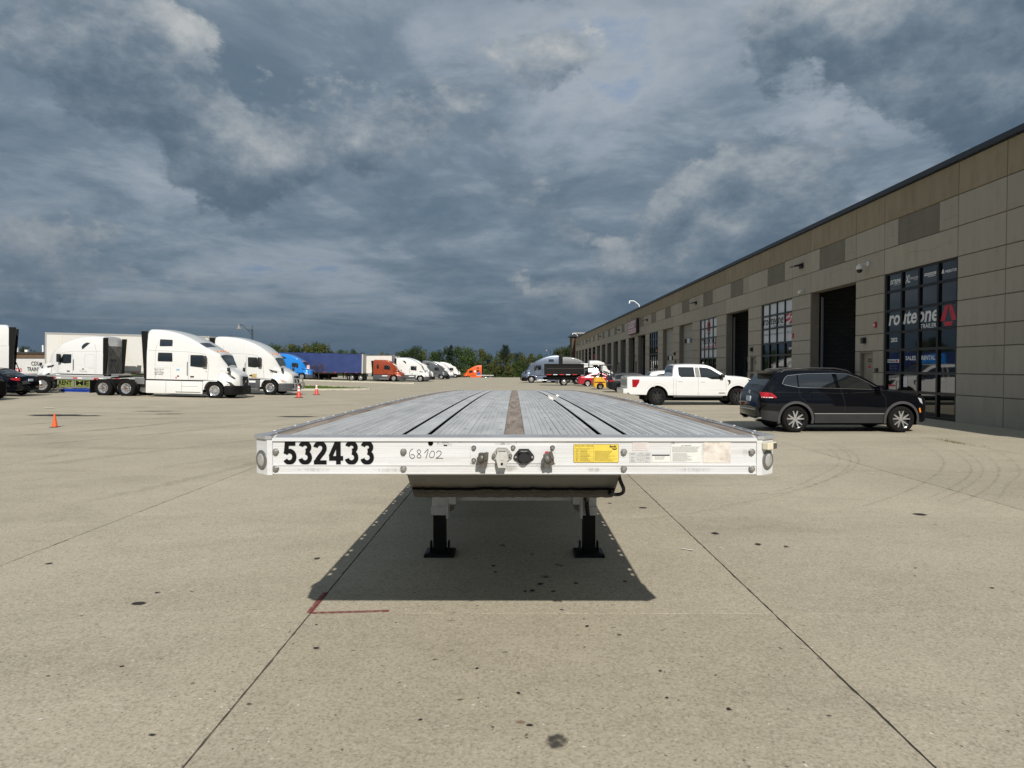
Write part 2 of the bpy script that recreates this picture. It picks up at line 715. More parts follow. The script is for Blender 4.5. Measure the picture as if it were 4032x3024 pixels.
# ---- stains, drips, paint and tyre marks lying on the slabs
M_OIL = stain_mat('oil_stain', (0.018, 0.017, 0.016), 0.97, 26, 0.30, 0.44)
M_OIL_SOFT = stain_mat('old_oil_stain', (0.05, 0.046, 0.04), 0.78, 14, 0.36, 0.60)
M_RUST = stain_mat('rust_stain', (0.22, 0.12, 0.06), 0.55, 16, 0.38, 0.62)
M_TYRE = stain_mat('tyre_rubber_mark', (0.10, 0.088, 0.074), 0.21, 5, 0.36, 0.72)
M_TYRE_D = stain_mat('tyre_rubber_mark_dark', (0.085, 0.075, 0.064), 0.36, 1.2, 0.34, 0.66)
M_REDPAINT = stain_mat('red_spray_paint', (0.22, 0.030, 0.036), 0.82, 45, 0.28, 0.55)


def blob(x, y, rx, ry, material, name='oil_stain', n=18, z=0.0125, jag=0.22):
    pts = []
    ph = rs.random() * 6
    for k in range(n):
        a = 2 * math.pi * k / n
        q = 1 + jag * (math.sin(2 * a + ph) * 0.5 + rs.uniform(-0.6, 0.6))
        px, py = x + rx * q * math.cos(a), y + ry * q * math.sin(a)
        pts.append((px, py, zg(px, py) + z))
    return poly_sheet(name, pts, material, ground, 0.35)


def gpt(u, v):
    """ground point from image pixel column u and row v, camera at 1.75 m."""
    yy = 2581.0 / (v - 792.0)
    return ((u - 1111.0) * yy / 1475.0, yy)


for u, v, rx, ry, k in [(1204, 1617, .058, .075, 1), (1125, 1575, .026, .022, 2), (1135, 1284, .017, .02, 0), (1150, 1283, .024, .03, 0),
                        (1168, 1268, .03, .03, 0), (1196, 1284, .02, .02, 0), (1178, 1252, .04, .05, 1), (1245, 1266, .02, .025, 0),
                        (1070, 1242, .016, .025, 0), (970, 1332, .05, .035, 2), (1270, 1361, .014, .02, 0), (1030, 1455, .013, .016, 0),
                        (291, 1312, .055, .045, 0), (332, 1288, .022, .02, 0), (681, 1212, .03, .04, 0), (96, 1224, .03, .03, 0),
                        (1390, 1100, .05, .05, 0), (1318, 1090, .03, .03, 0), (1990, 1114, .09, .07, 0), (1547, 1156, .05, .05, 0),
                        (1640, 1180, .04, .04, 0), (1702, 1185, .03, .04, 1), (1210, 1226, .05, .05, 1), (1090, 1420, .02, .02, 1),
                        (1340, 1380, .02, .02, 1), (1430, 1460, .015, .02, 1), (1580, 1545, .012, .02, 0), (1065, 1228, .02, .03, 0),
                        (1085, 1183, .03, .03, 0), (1150, 1202, .03, .04, 1), (1215, 1325, .018, .02, 1), (1352, 1262, .02, .02, 0),
                        (1120, 1510, .012, .014, 0), (905, 1570, .012, .012, 0), (860, 1487, .010, .012, 1), (1445, 1520, .01, .012, 0)]:
    x, y = gpt(u, v)
    blob(x, y, rx, ry, (M_OIL, M_OIL_SOFT, M_RUST)[k], z=0.0125 + 0.0006 * rs.random())
for _ in range(26):
    u, v = rs.uniform(60, 2150), rs.uniform(1080, 1650)
    x, y = gpt(u, v)
    s_ = rs.uniform(0.004, 0.012) * (1 + y * 0.12)
    blob(x, y, s_ * 1.4, s_, M_OIL if rs.random() < 0.6 else M_OIL_SOFT, n=9, z=0.0145, name='oil_drip')
# big faded puddle marks on the left of the yard
for u, v, rx, ry, k in [(118, 898, 0.9, .55, 3), (185, 899, .45, .25, 3), (640, 901, 0.75, .30, 3), (365, 895, .55, .3, 1), (330, 889, .8, .3, 1),
                        (850, 895, .8, .35, 1), (900, 893, .6, .3, 1)]:
    yy = 2581.0 / (v - 792.0)
    blob((u - 1111) * yy / 1475, yy, rx, ry, M_OIL_SOFT if k == 1 else M_OIL, n=28, z=0.016, jag=0.4)

# red sprayed corner mark
a, b_, c_ = gpt(700, 1287), gpt(663, 1333), gpt(838, 1328)
ribbon('paint_mark', [(a[0] + (b_[0] - a[0]) * t, a[1] + (b_[1] - a[1]) * t, 0.0128) for t in np.linspace(0, 1, 12)], 0.05, M_REDPAINT, ground, False)
ribbon('paint_mark', [(b_[0] + (c_[0] - b_[0]) * t, b_[1] + (c_[1] - b_[1]) * t, 0.0135) for t in np.linspace(0, 1, 14)], 0.042, M_REDPAINT, ground, False)


def arc_pts(pts, z, n=28):
    """smooth curve through ground points"""
    P = [Vector((p[0], p[1], 0)) for p in pts]
    out = []
    for i in range(len(P) - 1):
        p0, p1, p2, p3 = P[max(i - 1, 0)], P[i], P[i + 1], P[min(i + 2, len(P) - 1)]
        for k in range(n):
            t = k / n
            q = 0.5 * ((2 * p1) + (-p0 + p2) * t + (2 * p0 - 5 * p1 + 4 * p2 - p3) * t * t + (-p0 + 3 * p1 - 3 * p2 + p3) * t ** 3)
            out.append((q.x, q.y, zg(q.x, q.y) + z))
    out.append((P[-1].x, P[-1].y, zg(P[-1].x, P[-1].y) + z))
    return out


zz = 0.017
for uv in ([(1500, 1105), (1680, 1075), (1790, 1040), (1850, 1010), (1850, 985), (1800, 960), (1730, 945)],
           [(1530, 1085), (1690, 1062), (1770, 1030), (1812, 1005), (1805, 980), (1760, 958)],
           [(1545, 1090), (1700, 1066), (1795, 1036), (1835, 1008), (1830, 980), (1785, 955)],
           [(1760, 1120), (1890, 1090), (1990, 1050), (2035, 1015), (2035, 990), (1990, 962), (1930, 945)],
           [(1990, 1085), (2060, 1055), (2100, 1020), (2080, 990), (2030, 965)],
           [(2010, 1092), (2085, 1058), (2125, 1022), (2105, 990), (2050, 962)],
           [(2050, 1100), (2125, 1065), (2158, 1030), (2150, 1000), (2100, 968)],
           [(2150, 1095), (2180, 1050), (2205, 1020), (2170, 985), (2090, 950)],
           [(1380, 1050), (1560, 1052), (1700, 1048)], [(1360, 1130), (1500, 1112), (1640, 1085)]):
    ribbon('tyre_mark', arc_pts([gpt(*p) for p in uv], zz), 0.055, M_TYRE, ground)
    zz += 0.0004
for uv in ([(0, 968), (250, 948), (470, 925), (650, 903), (800, 890)], [(0, 925), (140, 912), (330, 905), (520, 902), (760, 893)],
           [(0, 890), (200, 893), (420, 900)], [(60, 1010), (260, 985), (480, 960), (700, 935)], [(120, 1100), (400, 1040), (620, 985), (860, 930)],
           [(560, 925), (760, 905), (960, 880)], [(600, 880), (800, 872), (1000, 866)], [(0, 945), (220, 930), (400, 912)],
           [(330, 1015), (500, 990), (700, 965)]):
    ribbon('tyre_mark', arc_pts([gpt(*p) for p in uv], zz, 14), rs.uniform(0.16, 0.3), M_TYRE_D if uv[0][1] < 970 else M_TYRE, ground)
    zz += 0.0004
# scraps of litter and white paint
M_SCRAP = mat('white_scrap', (0.7, 0.68, 0.62), 0.7)
for u, v, w in ((1480, 1192, .03), (1495, 1194, .03), (2072, 1021, .03), (103, 884, .25), (1885, 1024, .03), (1560, 1190, .02)):
    yy = 2581.0 / (v - 792.0)
    blob((u - 1111) * yy / 1475, yy, w, w * 0.5, M_SCRAP, 'paper_scrap', 7, 0.02, 0.3)


# ---- grass islands with kerbs beyond the yard
def island(name, outline, label):
    n = len(outline)
    c = np.mean(np.array(outline), 0)
    vs, fs = [], []
    prof = [(0.0, 0.0), (0.0, 0.13), (0.02, 0.15), (0.17, 0.15), (0.18, 0.10)]
    isl = None
    kb = MB()
    rings = []
    for k, (inn, h) in enumerate(prof):
        ring = []
        for i, p in enumerate(outline):
            a, b2 = np.array(outline[i - 1]), np.array(outline[(i + 1) % n])
            t = (b2 - a) / np.linalg.norm(b2 - a)
            nrm = np.array((-t[1], t[0]))
            q = np.array(p) + nrm * inn
            ring.append((q[0], q[1], zg(q[0], q[1]) + h))
        rings.append(ring)
    for k in range(len(prof) - 1):
        kb.add(rings[k] + rings[k + 1], [(i, (i + 1) % n, n + (i + 1) % n, n + i) for i in range(n)])
    me = bpy.data.meshes.new(name)
    inner = rings[-1]
    me.from_pydata(inner, [], [tuple(range(n))])
    me.materials.append(M_GRASS_SOIL)
    o = link(name, me)
    tag(o, label, kind='structure')
    kb.build('kerb', M_KERB, o, smooth=40)
    # blades
    bb = MB()
    xs = [p[0] for p in inner]
    ys = [p[1] for p in inner]
    import mathutils
    tri = [Vector((p[0], p[1], 0)) for p in inner]
    cnt = 0
    tries = 0

    def inside(x, y):
        c_ = False
        j = n - 1
        for i in range(n):
            if (tri[i].y > y) != (tri[j].y > y) and x < (tri[j].x - tri[i].x) * (y - tri[i].y) / (tri[j].y - tri[i].y) + tri[i].x:
                c_ = not c_
            j = i
        return c_
    want = int(min(7000, 26 * (max(xs) - min(xs)) * (max(ys) - min(ys))))
    while cnt < want and tries < want * 4:
        tries += 1
        x, y = rs.uniform(min(xs), max(xs)), rs.uniform(min(ys), max(ys))
        if not inside(x, y):
            continue
        cnt += 1
        a = rs.uniform(0, math.pi)
        h, w = rs.uniform(0.06, 0.13), rs.uniform(0.03, 0.06)
        z0 = zg(x, y) + 0.09
        dx, dy = math.cos(a) * w, math.sin(a) * w
        bb.add([(x - dx, y - dy, z0), (x + dx, y + dy, z0), (x + rs.uniform(-.05, .05), y + rs.uniform(-.05, .05), z0 + h)], [(0, 1, 2)])
    tag(bb.build('grass', M_GRASS, o, fix=False), kind='stuff')
    return o


def curve2(pts, n=8):
    return [(p[0], p[1]) for p in arc_pts(pts, 0, n)]


island('grass_island', [(-44, 66), (-30, 60), (-23, 56), (-21, 54.6), (-19, 54.4), (-16.5, 55.2), (-13.8, 57.2), (-12.5, 59.2), (-12.7, 60.4), (-14.6, 62.4), (-20, 66),
                        (-28, 70.5), (-44, 76)], 'mown grass island with a pale concrete kerb and pointed end')
island('grass_verge', [(-60, 99), (-45, 97.4), (-30, 94.8), (-20, 91.2), (-14.5, 88.4), (-13.0, 88.2), (-13.4, 89.4), (-20, 93.0), (-30, 97.2), (-45, 100.2), (-60, 102)],
       'narrow grass verge with kerb in front of the blue curtain trailer')
field = ground_mesh('field', [-150 + 6 * i for i in range(44)], [181 + 4 * i for i in range(40)], 0.05, M_FIELD, (-3000, 3000, 181, 5500))
tag(field, 'rough grass field beyond the far kerb', kind='structure')
kb = MB()
for i in range(30):
    xa, xb = -32 + i * 2.0, -30.02 + i * 2.0
    kb.box(xa, xb, 180.2, 180.7, zg(xa, 180) - 0.2, zg(xa, 180) + 0.18)
tag(kb.build('kerb', M_KERB), 'pale kerb running along the far edge of the yard', kind='structure')

# ================================================================== BUILDING
FX = 13.94
B0, BAY, PIER, NB = 21.61, 4.27, 2.13, 21
MOD = BAY + PIER
ZR = [-0.5, 0.855, 1.523, 2.36, 3.007, 3.82, 4.53, 5.21, 6.16, 7.147, 8.18]
M_PANEL = mat('precast_concrete', (0.37, 0.336, 0.275), 0.85, spec=0.3, var=0.06, vscale=1.6, dirt=(0.25, 0.222, 0.178), dirt_amt=0.42, dirt_scale=2.2,
              bump=0.25, bscale=45, rand=0.07, stretch=(1, 1, 0.30))
M_BAND = mat('brown_concrete_band', (0.285, 0.238, 0.162), 0.85, spec=0.3, var=0.15, vscale=1.5, dirt=(0.16, 0.13, 0.08), dirt_amt=0.5, dirt_scale=2.0,
             bump=0.2, bscale=45, rand=0.06, stretch=(1, 1, 0.30))
M_INSET = mat('dark_inset_panel', (0.185, 0.170, 0.135), 0.9, spec=0.3, var=0.16, vscale=1.2, dirt=(0.17, 0.145, 0.10), dirt_amt=0.5, dirt_scale=0.9,
              bump=0.3, bscale=60, rand=0.06, stretch=(1, 1, 0.35))
M_CORE = mat('wall_core', (0.20, 0.18, 0.147), 0.9, var=0.1)
M_COPING = mat('dark_metal_coping', (0.035, 0.042, 0.052), 0.45, metal=0.3, var=0.1)
M_BLACKALU = mat('black_aluminium', (0.012, 0.012, 0.013), 0.35, metal=0.4)
M_PANE = mat('tinted_pane', (0.004, 0.006, 0.0075), 0.03, spec=0.6, ior=1.75)
M_PANE_DARK = mat('tinted_pane_dark', (0.004, 0.006, 0.007), 0.05, spec=0.5)
M_VINYL_W = mat('white_window_vinyl', (0.62, 0.64, 0.67), 0.5, var=0.03)
M_WHITE_T = mat('white_lettering', (0.72, 0.72, 0.72), 0.5)
M_BLACK_T = mat('black_lettering', (0.004, 0.004, 0.0045), 0.6, spec=0.15)
M_RED_T = mat('red_lettering', (0.50, 0.015, 0.04), 0.5)
M_GREY_T = mat('grey_lettering', (0.13, 0.13, 0.14), 0.5)
M_STEEL_DOOR = mat('painted_steel_door', (0.30, 0.27, 0.22), 0.5, var=0.06)
M_SECT_DOOR = mat('sectional_door', (0.30, 0.285, 0.25), 0.5, var=0.05)
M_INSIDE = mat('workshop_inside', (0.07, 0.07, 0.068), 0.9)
M_PLASTIC_B = mat('black_plastic', (0.012, 0.012, 0.012), 0.5)
M_PLASTIC_W = mat('white_plastic', (0.72, 0.72, 0.70), 0.4)
M_REDDEV = mat('red_alarm', (0.48, 0.02, 0.03), 0.4)
M_GALV = mat('galvanised_track', (0.55, 0.56, 0.57), 0.4, metal=0.8)


def block_wall_mat():
    m = mat('block_wall', (0.10, 0.10, 0.10), 0.9, var=0.1)
    nt = m.node_tree
    N, L = nt.nodes, nt.links
    tc = N.new('ShaderNodeTexCoord')
    mp = N.new('ShaderNodeMapping')
    mp.inputs['Rotation'].default_value = (R(90), 0, 0)
    L.new(tc.outputs['Object'], mp.inputs['Vector'])
    bt = N.new('ShaderNodeTexBrick')
    bt.inputs['Scale'].default_value = 1.0
    bt.inputs['Brick Width'].default_value = 0.4
    bt.inputs['Row Height'].default_value = 0.2
    bt.inputs['Mortar Size'].default_value = 0.008
    bt.inputs['Color1'].default_value = (0.105, 0.11, 0.11, 1)
    bt.inputs['Color2'].default_value = (0.085, 0.09, 0.09, 1)
    bt.inputs['Mortar'].default_value = (0.04, 0.04, 0.04, 1)
    L.new(mp.outputs[0], bt.inputs['Vector'])
    L.new(bt.outputs['Color'], N['Principled BSDF'].inputs['Base Color'])
    return m


M_BLOCK = block_wall_mat()
YN, YF = 6.0, B0 + NB * MOD                       # near and far ends
hall = thing('warehouse_building', 'long grey precast concrete truck workshop with brown band and overhead doors', 'building', (0, 0, 0))
PANEL_CACHE = {}
far_panels = {'p': MB(), 'b': MB(), 'i': MB()}
n_ind = 0


def panel(y0, y1, z0, z1, kind='p', depth=0.0, single=True):
    """A cast panel with chamfered arrises, its face on the wall line, separated from its neighbours by a joint."""
    g, c, t = 0.013, 0.012, 0.05
    w, h = (y1 - y0) - 2 * g, (z1 - z0) - 2 * g
    key = (round(w, 3), round(h, 3), kind)
    vs = [(t, 0, 0), (t, w, 0), (t, w, h), (t, 0, h), (c, 0, 0), (c, w, 0), (c, w, h), (c, 0, h), (0, c, c), (0, w - c, c), (0, w - c, h - c), (0, c, h - c)]
    fs = [(0, 1, 5, 4), (1, 2, 6, 5), (2, 3, 7, 6), (3, 0, 4, 7), (4, 5, 9, 8), (5, 6, 10, 9), (6, 7, 11, 10), (7, 4, 8, 11), (8, 9, 10, 11), (3, 2, 1, 0)]
    m = {'p': M_PANEL, 'b': M_BAND, 'i': M_INSET}[kind]
    if not single:
        far_panels[kind].add([(FX + depth + a, y0 + g + b, z0 + g + d) for a, b, d in vs], fs)
        return None
    nm = {'p': 'concrete_panel', 'b': 'band_panel', 'i': 'inset_panel'}[kind]
    if key not in PANEL_CACHE:
        me = bpy.data.meshes.new(nm)
        me.from_pydata(vs, [], fs)
        bm = bmesh.new()
        bm.from_mesh(me)
        bmesh.ops.recalc_face_normals(bm, faces=bm.faces)
        bm.to_mesh(me)
        bm.free()
        me.materials.append(m)
        PANEL_CACHE[key] = me
    o = link(nm, PANEL_CACHE[key], hall)
    o.location = (FX + depth, y0 + g, z0 + g)
    return o


core = MB()
core.box(FX + 0.045, FX + 0.5, YN, B0, -1.8, 8.18)                      # blank stretch near the camera
yy = B0
cols = []
while yy > YN + 0.5:
    cols.append((max(YN, yy - 2.11), yy))
    yy -= 2.11
for a, b_ in cols:
    for z0, z1 in zip(ZR[:-1], ZR[1:]):
        panel(a, b_, z0, z1, 'b' if z0 > 7 else 'p', single=a > 12)
GLASS, OPEN, SHUT, HALF, DGLASS, POSTER = 'glass', 'open', 'shut', 'half', 'dglass', 'poster'
BAYS = ['g202', OPEN, 'g204', OPEN, 'ghub', HALF, SHUT, DGLASS, OPEN, OPEN, OPEN, OPEN, OPEN, OPEN, OPEN, POSTER, DGLASS, DGLASS, OPEN, OPEN, OPEN]
DOOR_PIERS = {0: '202', 2: '204', 5: '', 8: '', 10: '', 13: ''}
core.box(FX + 0.045, FX + 0.5, B0 - 0.001, YF, 5.22, 8.18)
for k in range(NB):
    y0 = B0 + k * MOD
    y1 = y0 + BAY
    y2 = y1 + PIER
    single = k < 9
    panel(y0, y1, ZR[9], ZR[10], 'b', single=single)
    panel(y0, y0 + 0.96, ZR[8], ZR[9], single=single)
    panel(y0 + 0.96, y0 + 3.36, ZR[8], ZR[9], 'i', 0.02, single=single)
    panel(y0 + 3.36, y1, ZR[8], ZR[9], single=single)
    panel(y0, y1, ZR[7], ZR[8], single=single)
    for z0, z1 in zip(ZR[:-1], ZR[1:]):
        if k in DOOR_PIERS and z1 < 2.5:
            panel(y1, y1 + 0.74, z0, z1, single=single)
            if y2 - (y1 + 1.74) > 0.1:
                panel(y1 + 1.74, y2, z0, z1, single=single)
        else:
            panel(y1, y2, z0, z1, 'b' if z0 > 7 else 'p', single=single)
    if k in DOOR_PIERS:
        core.box(FX + 0.045, FX + 0.42, y1 + 0.001, y1 + 0.74, -1.8, 5.21)
        core.box(FX + 0.045, FX + 0.42, y1 + 1.74, y2 - 0.001, -1.8, 5.21)
        core.box(FX + 0.046, FX + 0.41, y1 + 0.745, y1 + 1.735, 2.36, 5.21)
    else:
        core.box(FX + 0.045, FX + 0.42, y1 + 0.001, y2 - 0.001, -1.8, 5.21)
core.build('wall', M_CORE, hall)
for kk, m_, nm in (('p', M_PANEL, 'concrete_panel'), ('b', M_BAND, 'band_panel'), ('i', M_INSET, 'inset_panel')):
    tag(far_panels[kk].build(nm, m_, hall), kind='stuff')
cp = MB()
cp.box(FX - 0.06, FX + 0.45, YN, YF, 8.18, 8.385)
cp.box(FX - 0.10, FX - 0.06, YN, YF, 8.20, 8.37)
cp.build('coping', M_COPING, hall)
sh = MB()
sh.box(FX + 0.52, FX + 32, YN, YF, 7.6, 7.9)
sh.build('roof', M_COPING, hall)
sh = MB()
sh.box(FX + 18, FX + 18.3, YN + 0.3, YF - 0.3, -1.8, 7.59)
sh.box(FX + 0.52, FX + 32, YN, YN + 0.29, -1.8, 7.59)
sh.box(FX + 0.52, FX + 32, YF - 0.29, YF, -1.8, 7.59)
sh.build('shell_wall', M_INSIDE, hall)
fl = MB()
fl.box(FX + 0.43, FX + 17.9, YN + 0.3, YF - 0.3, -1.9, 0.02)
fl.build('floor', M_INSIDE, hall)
for p in range(1, NB, 2):
    yp = B0 + p * MOD + BAY + 1.2
    w = MB()
    w.box(FX + 0.43, FX + 17.9, yp, yp + 0.3, 0.02, 7.58)
    w.build('partition_wall', M_BLOCK, hall)


RIGHT, UP = (0, -1, 0), (0, 0, 1)


def fac_text(body, y_left, y_right, z0, z1, m, parent, bold=0.0, shear=0.0, x=FX + 0.1, res=3):
    """lettering on the facade reading towards the camera; y_left is the far end"""
    return text_box(body, (x, 0, 0), RIGHT, UP, -y_left, -y_right, z0, z1, m, parent, bold, shear, res=res)


def glazing(k, panes=True, vinyl=None):
    """Curtain wall filling a bay: black frame, four columns, seven rows of panes."""
    y0 = B0 + k * MOD
    rows = [0.03] + ZR[1:7] + [5.20]
    ncol = 4
    fr = MB()
    fx = FX + 0.052
    ys = [y0 + BAY * i / ncol for i in range(ncol + 1)]
    for i, y in enumerate(ys):
        w = 0.05 if 0 < i < ncol else 0.06
        ya, yb = (y, y + 2 * w) if i == 0 else ((y - 2 * w, y) if i == ncol else (y - w, y + w))
        fr.box(fx, fx + 0.12, ya + 0.002, yb - 0.002, -0.9, 5.205)
    for z in rows:
        fr.box(fx + 0.004, fx + 0.116, y0 + 0.01, y0 + BAY - 0.01, z - 0.045, z + 0.045 if z < 5 else 5.208)
    f = fr.build('window_frame', M_BLACKALU, hall)
    g = MB()
    for i in range(ncol):
        for j in range(len(rows) - 1):
            a, b2, c2, d = ys[i] + 0.03, ys[i + 1] - 0.03, rows[j] + 0.03, rows[j + 1] - 0.03
            m = M_PANE
            if vinyl and j in vinyl:
                m = M_VINYL_W
            if panes:
                q = MB()
                q.box(fx + 0.06, fx + 0.075, a, b2, c2, d)
                o = q.build('pane', m, hall)
                o.rotation_euler = (0, 0, 0)
            else:
                g.box(fx + 0.06, fx + 0.075, a, b2, c2, d)
    if not panes:
        g.build('pane', M_PANE, hall)
    return f


def sect_door(k, bottom, win_z):
    y0 = B0 + k * MOD
    x = FX + 0.36
    z = bottom
    n = 0
    while z < 5.15:
        z1 = min(5.2, z + 0.56)
        q = MB()
        q.box(x, x + 0.06, y0 + 0.05, y0 + BAY - 0.05, z + 0.006, z1 - 0.006, 0.006)
        o = q.build('door_section', M_SECT_DOOR, hall)
        if z <= win_z < z1:
            for i in range(4):
                w = MB()
                ya = y0 + 0.45 + i * 0.9
                w.box(x - 0.012, x - 0.002, ya, ya + 0.66, z + 0.10, z1 - 0.10)
                w.build('door_window', M_PANE if i % 2 else M_VINYL_W, hall)
        z = z1


def door_track(k):
    y0 = B0 + k * MOD
    for ya in (y0 + BAY - 0.20, y0 + 0.12):
        q = MB()
        q.box(FX + 0.46, FX + 0.54, ya, ya + 0.08, 0, 5.0)
        q.build('door_track', M_GALV, hall)


for k, kind in enumerate(BAYS):
    if kind == 'g202':
        glazing(k, True)
    elif kind == 'g204':
        glazing(k, True, (4, 5, 6))
    elif kind == 'ghub':
        glazing(k, True, (3, 4, 5, 6))
    elif kind in (DGLASS, POSTER):
        glazing(k, k == 7)
    elif kind == HALF:
        sect_door(k, 1.35, 3.9)
    elif kind == SHUT:
        sect_door(k, 0.0, 2.4)
    else:
        door_track(k)

# ---- lettering and emblems on the glazing
y0 = B0                      # bay 202, far edge is y0 + BAY
q4 = BAY / 4
xg = FX + 0.1098


def cx(col, t):              # column 0 is the far one (left as read); t runs left to right inside it
    return y0 + BAY - (col + t) * q4


fac_text('routeone', cx(0, .16), cx(2, .97), 3.27, 3.74, M_WHITE_T, hall, 0.022, 0.18, xg)
fac_text('TRAILERS', cx(2, .02), cx(2, .97), 3.06, 3.22, M_WHITE_T, hall, 0.02, 0, xg)
# red peaked emblem of three bars
em = MB()
def ey(t): return cx(3, t)
for poly in ([(.06, .22), (.30, .98), (.46, .98), (.30, .22)], [(.86, .22), (.62, .98), (.46, .98), (.62, .22)], [(.24, .17), (.68, .17), (.64, -.04), (.28, -.04)]):
    em.prism([(-(ey(t)), 3.10 + z * 0.66) for t, z in poly], 0, 0.004, 'yz')
me_v = [(xg - v[0], -v[1], v[2]) for v in em.v]
em.v = me_v
em.build('emblem', M_RED_T, hall)
fac_text('202', cx(0, .30), cx(0, .72), 2.66, 2.82, M_WHITE_T, hall, 0.03, 0, xg)
fac_text('SALES', cx(1, .22), cx(1, .80), 1.98, 2.13, M_WHITE_T, hall, 0.02, 0, xg)
fac_text('RENTAL', cx(2, .12), cx(2, .84), 1.98, 2.13, M_WHITE_T, hall, 0.02, 0, xg)
fac_text('EXTREME', cx(0, .22), cx(0, .88), 4.80, 4.96, M_WHITE_T, hall, 0.03, 0.25, xg)
fac_text('TRAILERS', cx(0, .44), cx(0, .84), 4.745, 4.775, M_WHITE_T, hall, 0.01, 0.25, xg)
fac_text('XL', cx(1, .14), cx(1, .42), 4.74, 5.02, M_WHITE_T, hall, 0.02, 0.3, xg)
fac_text('SPECIALIZED', cx(1, .42), cx(1, .86), 4.84, 4.91, M_WHITE_T, hall, 0.01, 0, xg)
fac_text('TRAILERS', cx(1, .60), cx(1, .86), 4.78, 4.81, M_WHITE_T, hall, 0.01, 0, xg)
bx_ = MB()
bx_.box(xg - 0.003, xg, cx(2, .82), cx(2, .22), 4.84, 4.93)
o_ = bx_.build('logo_plate', M_WHITE_T, hall)
lg = MB()
for i in range(9):
    ya = cx(2, .27 + i * .057)
    lg.box(xg - 0.006, xg - 0.004, ya - 0.032, ya, 4.862, 4.908)
lg.build('logo_print', M_GREY_T, hall)
lg = MB()
for i in range(7):
    ya = cx(2, .40 + i * .058)
    lg.box(xg - 0.003, xg, ya - 0.042, ya, 4.785, 4.812)
lg.build('logo_print', M_WHITE_T, hall)
fac_text('MERITOR', cx(3, .26), cx(3, .88), 4.80, 4.89, M_WHITE_T, hall, 0.03, 0, xg)
em = MB()
em.prism([(-cx(3, .10), 4.80), (-cx(3, .22), 4.80), (-cx(3, .20), 4.92), (-cx(3, .13), 4.93)], 0, 0.003, 'yz')
em.v = [(xg - v[0], -v[1], v[2]) for v in em.v]
em.build('logo_bull', M_WHITE_T, hall)
fac_text('Monday - Friday', cx(0, .22), cx(0, .70), 1.74, 1.80, M_GREY_T, hall, 0, 0, xg)
fac_text('8:00AM - 5:00PM', cx(0, .24), cx(0, .68), 1.66, 1.71, M_GREY_T, hall, 0, 0, xg)
fac_text('Saturday - Sunday', cx(0, .20), cx(0, .72), 1.32, 1.38, M_GREY_T, hall, 0, 0, xg)
fac_text('CLOSED', cx(0, .32), cx(0, .60), 1.24, 1.29, M_GREY_T, hall, 0, 0, xg)
pl = MB()
pl.box(xg - 0.003, xg, cx(0, .84), cx(0, .10), 1.90, 2.02)
pl.build('logo_plate', M_VINYL_W, hall)
fac_text('routeone', cx(0, .12), cx(0, .58), 1.92, 2.0, M_BLACK_T, hall, 0.02, 0.15, xg - 0.005)
pl = MB()
pl.box(xg - 0.004, xg - 0.001, cx(0, .76), cx(0, .62), 1.915, 2.0)
pl.build('emblem', M_RED_T, hall)
pl = MB()
pl.box(xg - 0.003, xg, cx(0, .62), cx(0, .20), 1.02, 1.08)
pl.build('red_notice', M_RED_T, hall)
pl = MB()
pl.box(xg - 0.003, xg, cx(1, .34), cx(1, .12), 1.02, 1.40)
pl.build('paper_notice', M_WHITE_T, hall)
hd = MB()
hd.tube([(FX + 0.052, cx(0, .90), 0.90), (FX - 0.02, cx(0, .90), 0.90), (FX - 0.02, cx(0, .90), 1.22), (FX + 0.052, cx(0, .90), 1.22)], 0.014, 8)
hd.build('door_pull', M_PLASTIC_B, hall)

y0 = B0 + 2 * MOD
fac_text('routeone', cx(0, .10), cx(2, .72), 4.03, 4.42, M_BLACK_T, hall, 0.012, 0.18, xg - 0.002)
fac_text('CARHAULING', cx(1, .35), cx(2, .66), 3.85, 3.98, M_GREY_T, hall, 0.0, 0, xg - 0.002)
fac_text('routeonecarhauling.com', cx(0, .12), cx(2, .60), 3.42, 3.60, M_GREY_T, hall, 0.0, 0, xg - 0.002)
fac_text('708 365 124', cx(2, .74), cx(3, .90), 3.45, 3.60, M_GREY_T, hall, 0.0, 0, xg - 0.002)
fac_text('204', cx(3, .40), cx(3, .78), 2.62, 2.76, M_WHITE_T, hall, 0.03, 0, xg)
for (ta, tb, za, zb, sk) in ((-.22, .02, 4.25, 4.40, .0), (.04, .40, 4.33, 4.50, .07), (.52, .98, 4.30, 4.52, .10), (.30, .60, 4.10, 4.30, .07),
                             (-.22, .06, 3.90, 4.08, .05), (.06, .28, 4.06, 4.24, .04), (.48, .95, 3.90, 4.14, .09), (.70, .98, 4.05, 4.25, .05)):
    em = MB()
    em.prism([(-cx(3, ta), za), (-cx(3, tb), za + sk), (-cx(3, tb), zb), (-cx(3, ta), zb - sk)], 0, 0.003, 'yz')
    em.v = [(xg - 0.002 - v[0], -v[1], v[2]) for v in em.v]
    em.build('emblem', M_RED_T, hall)

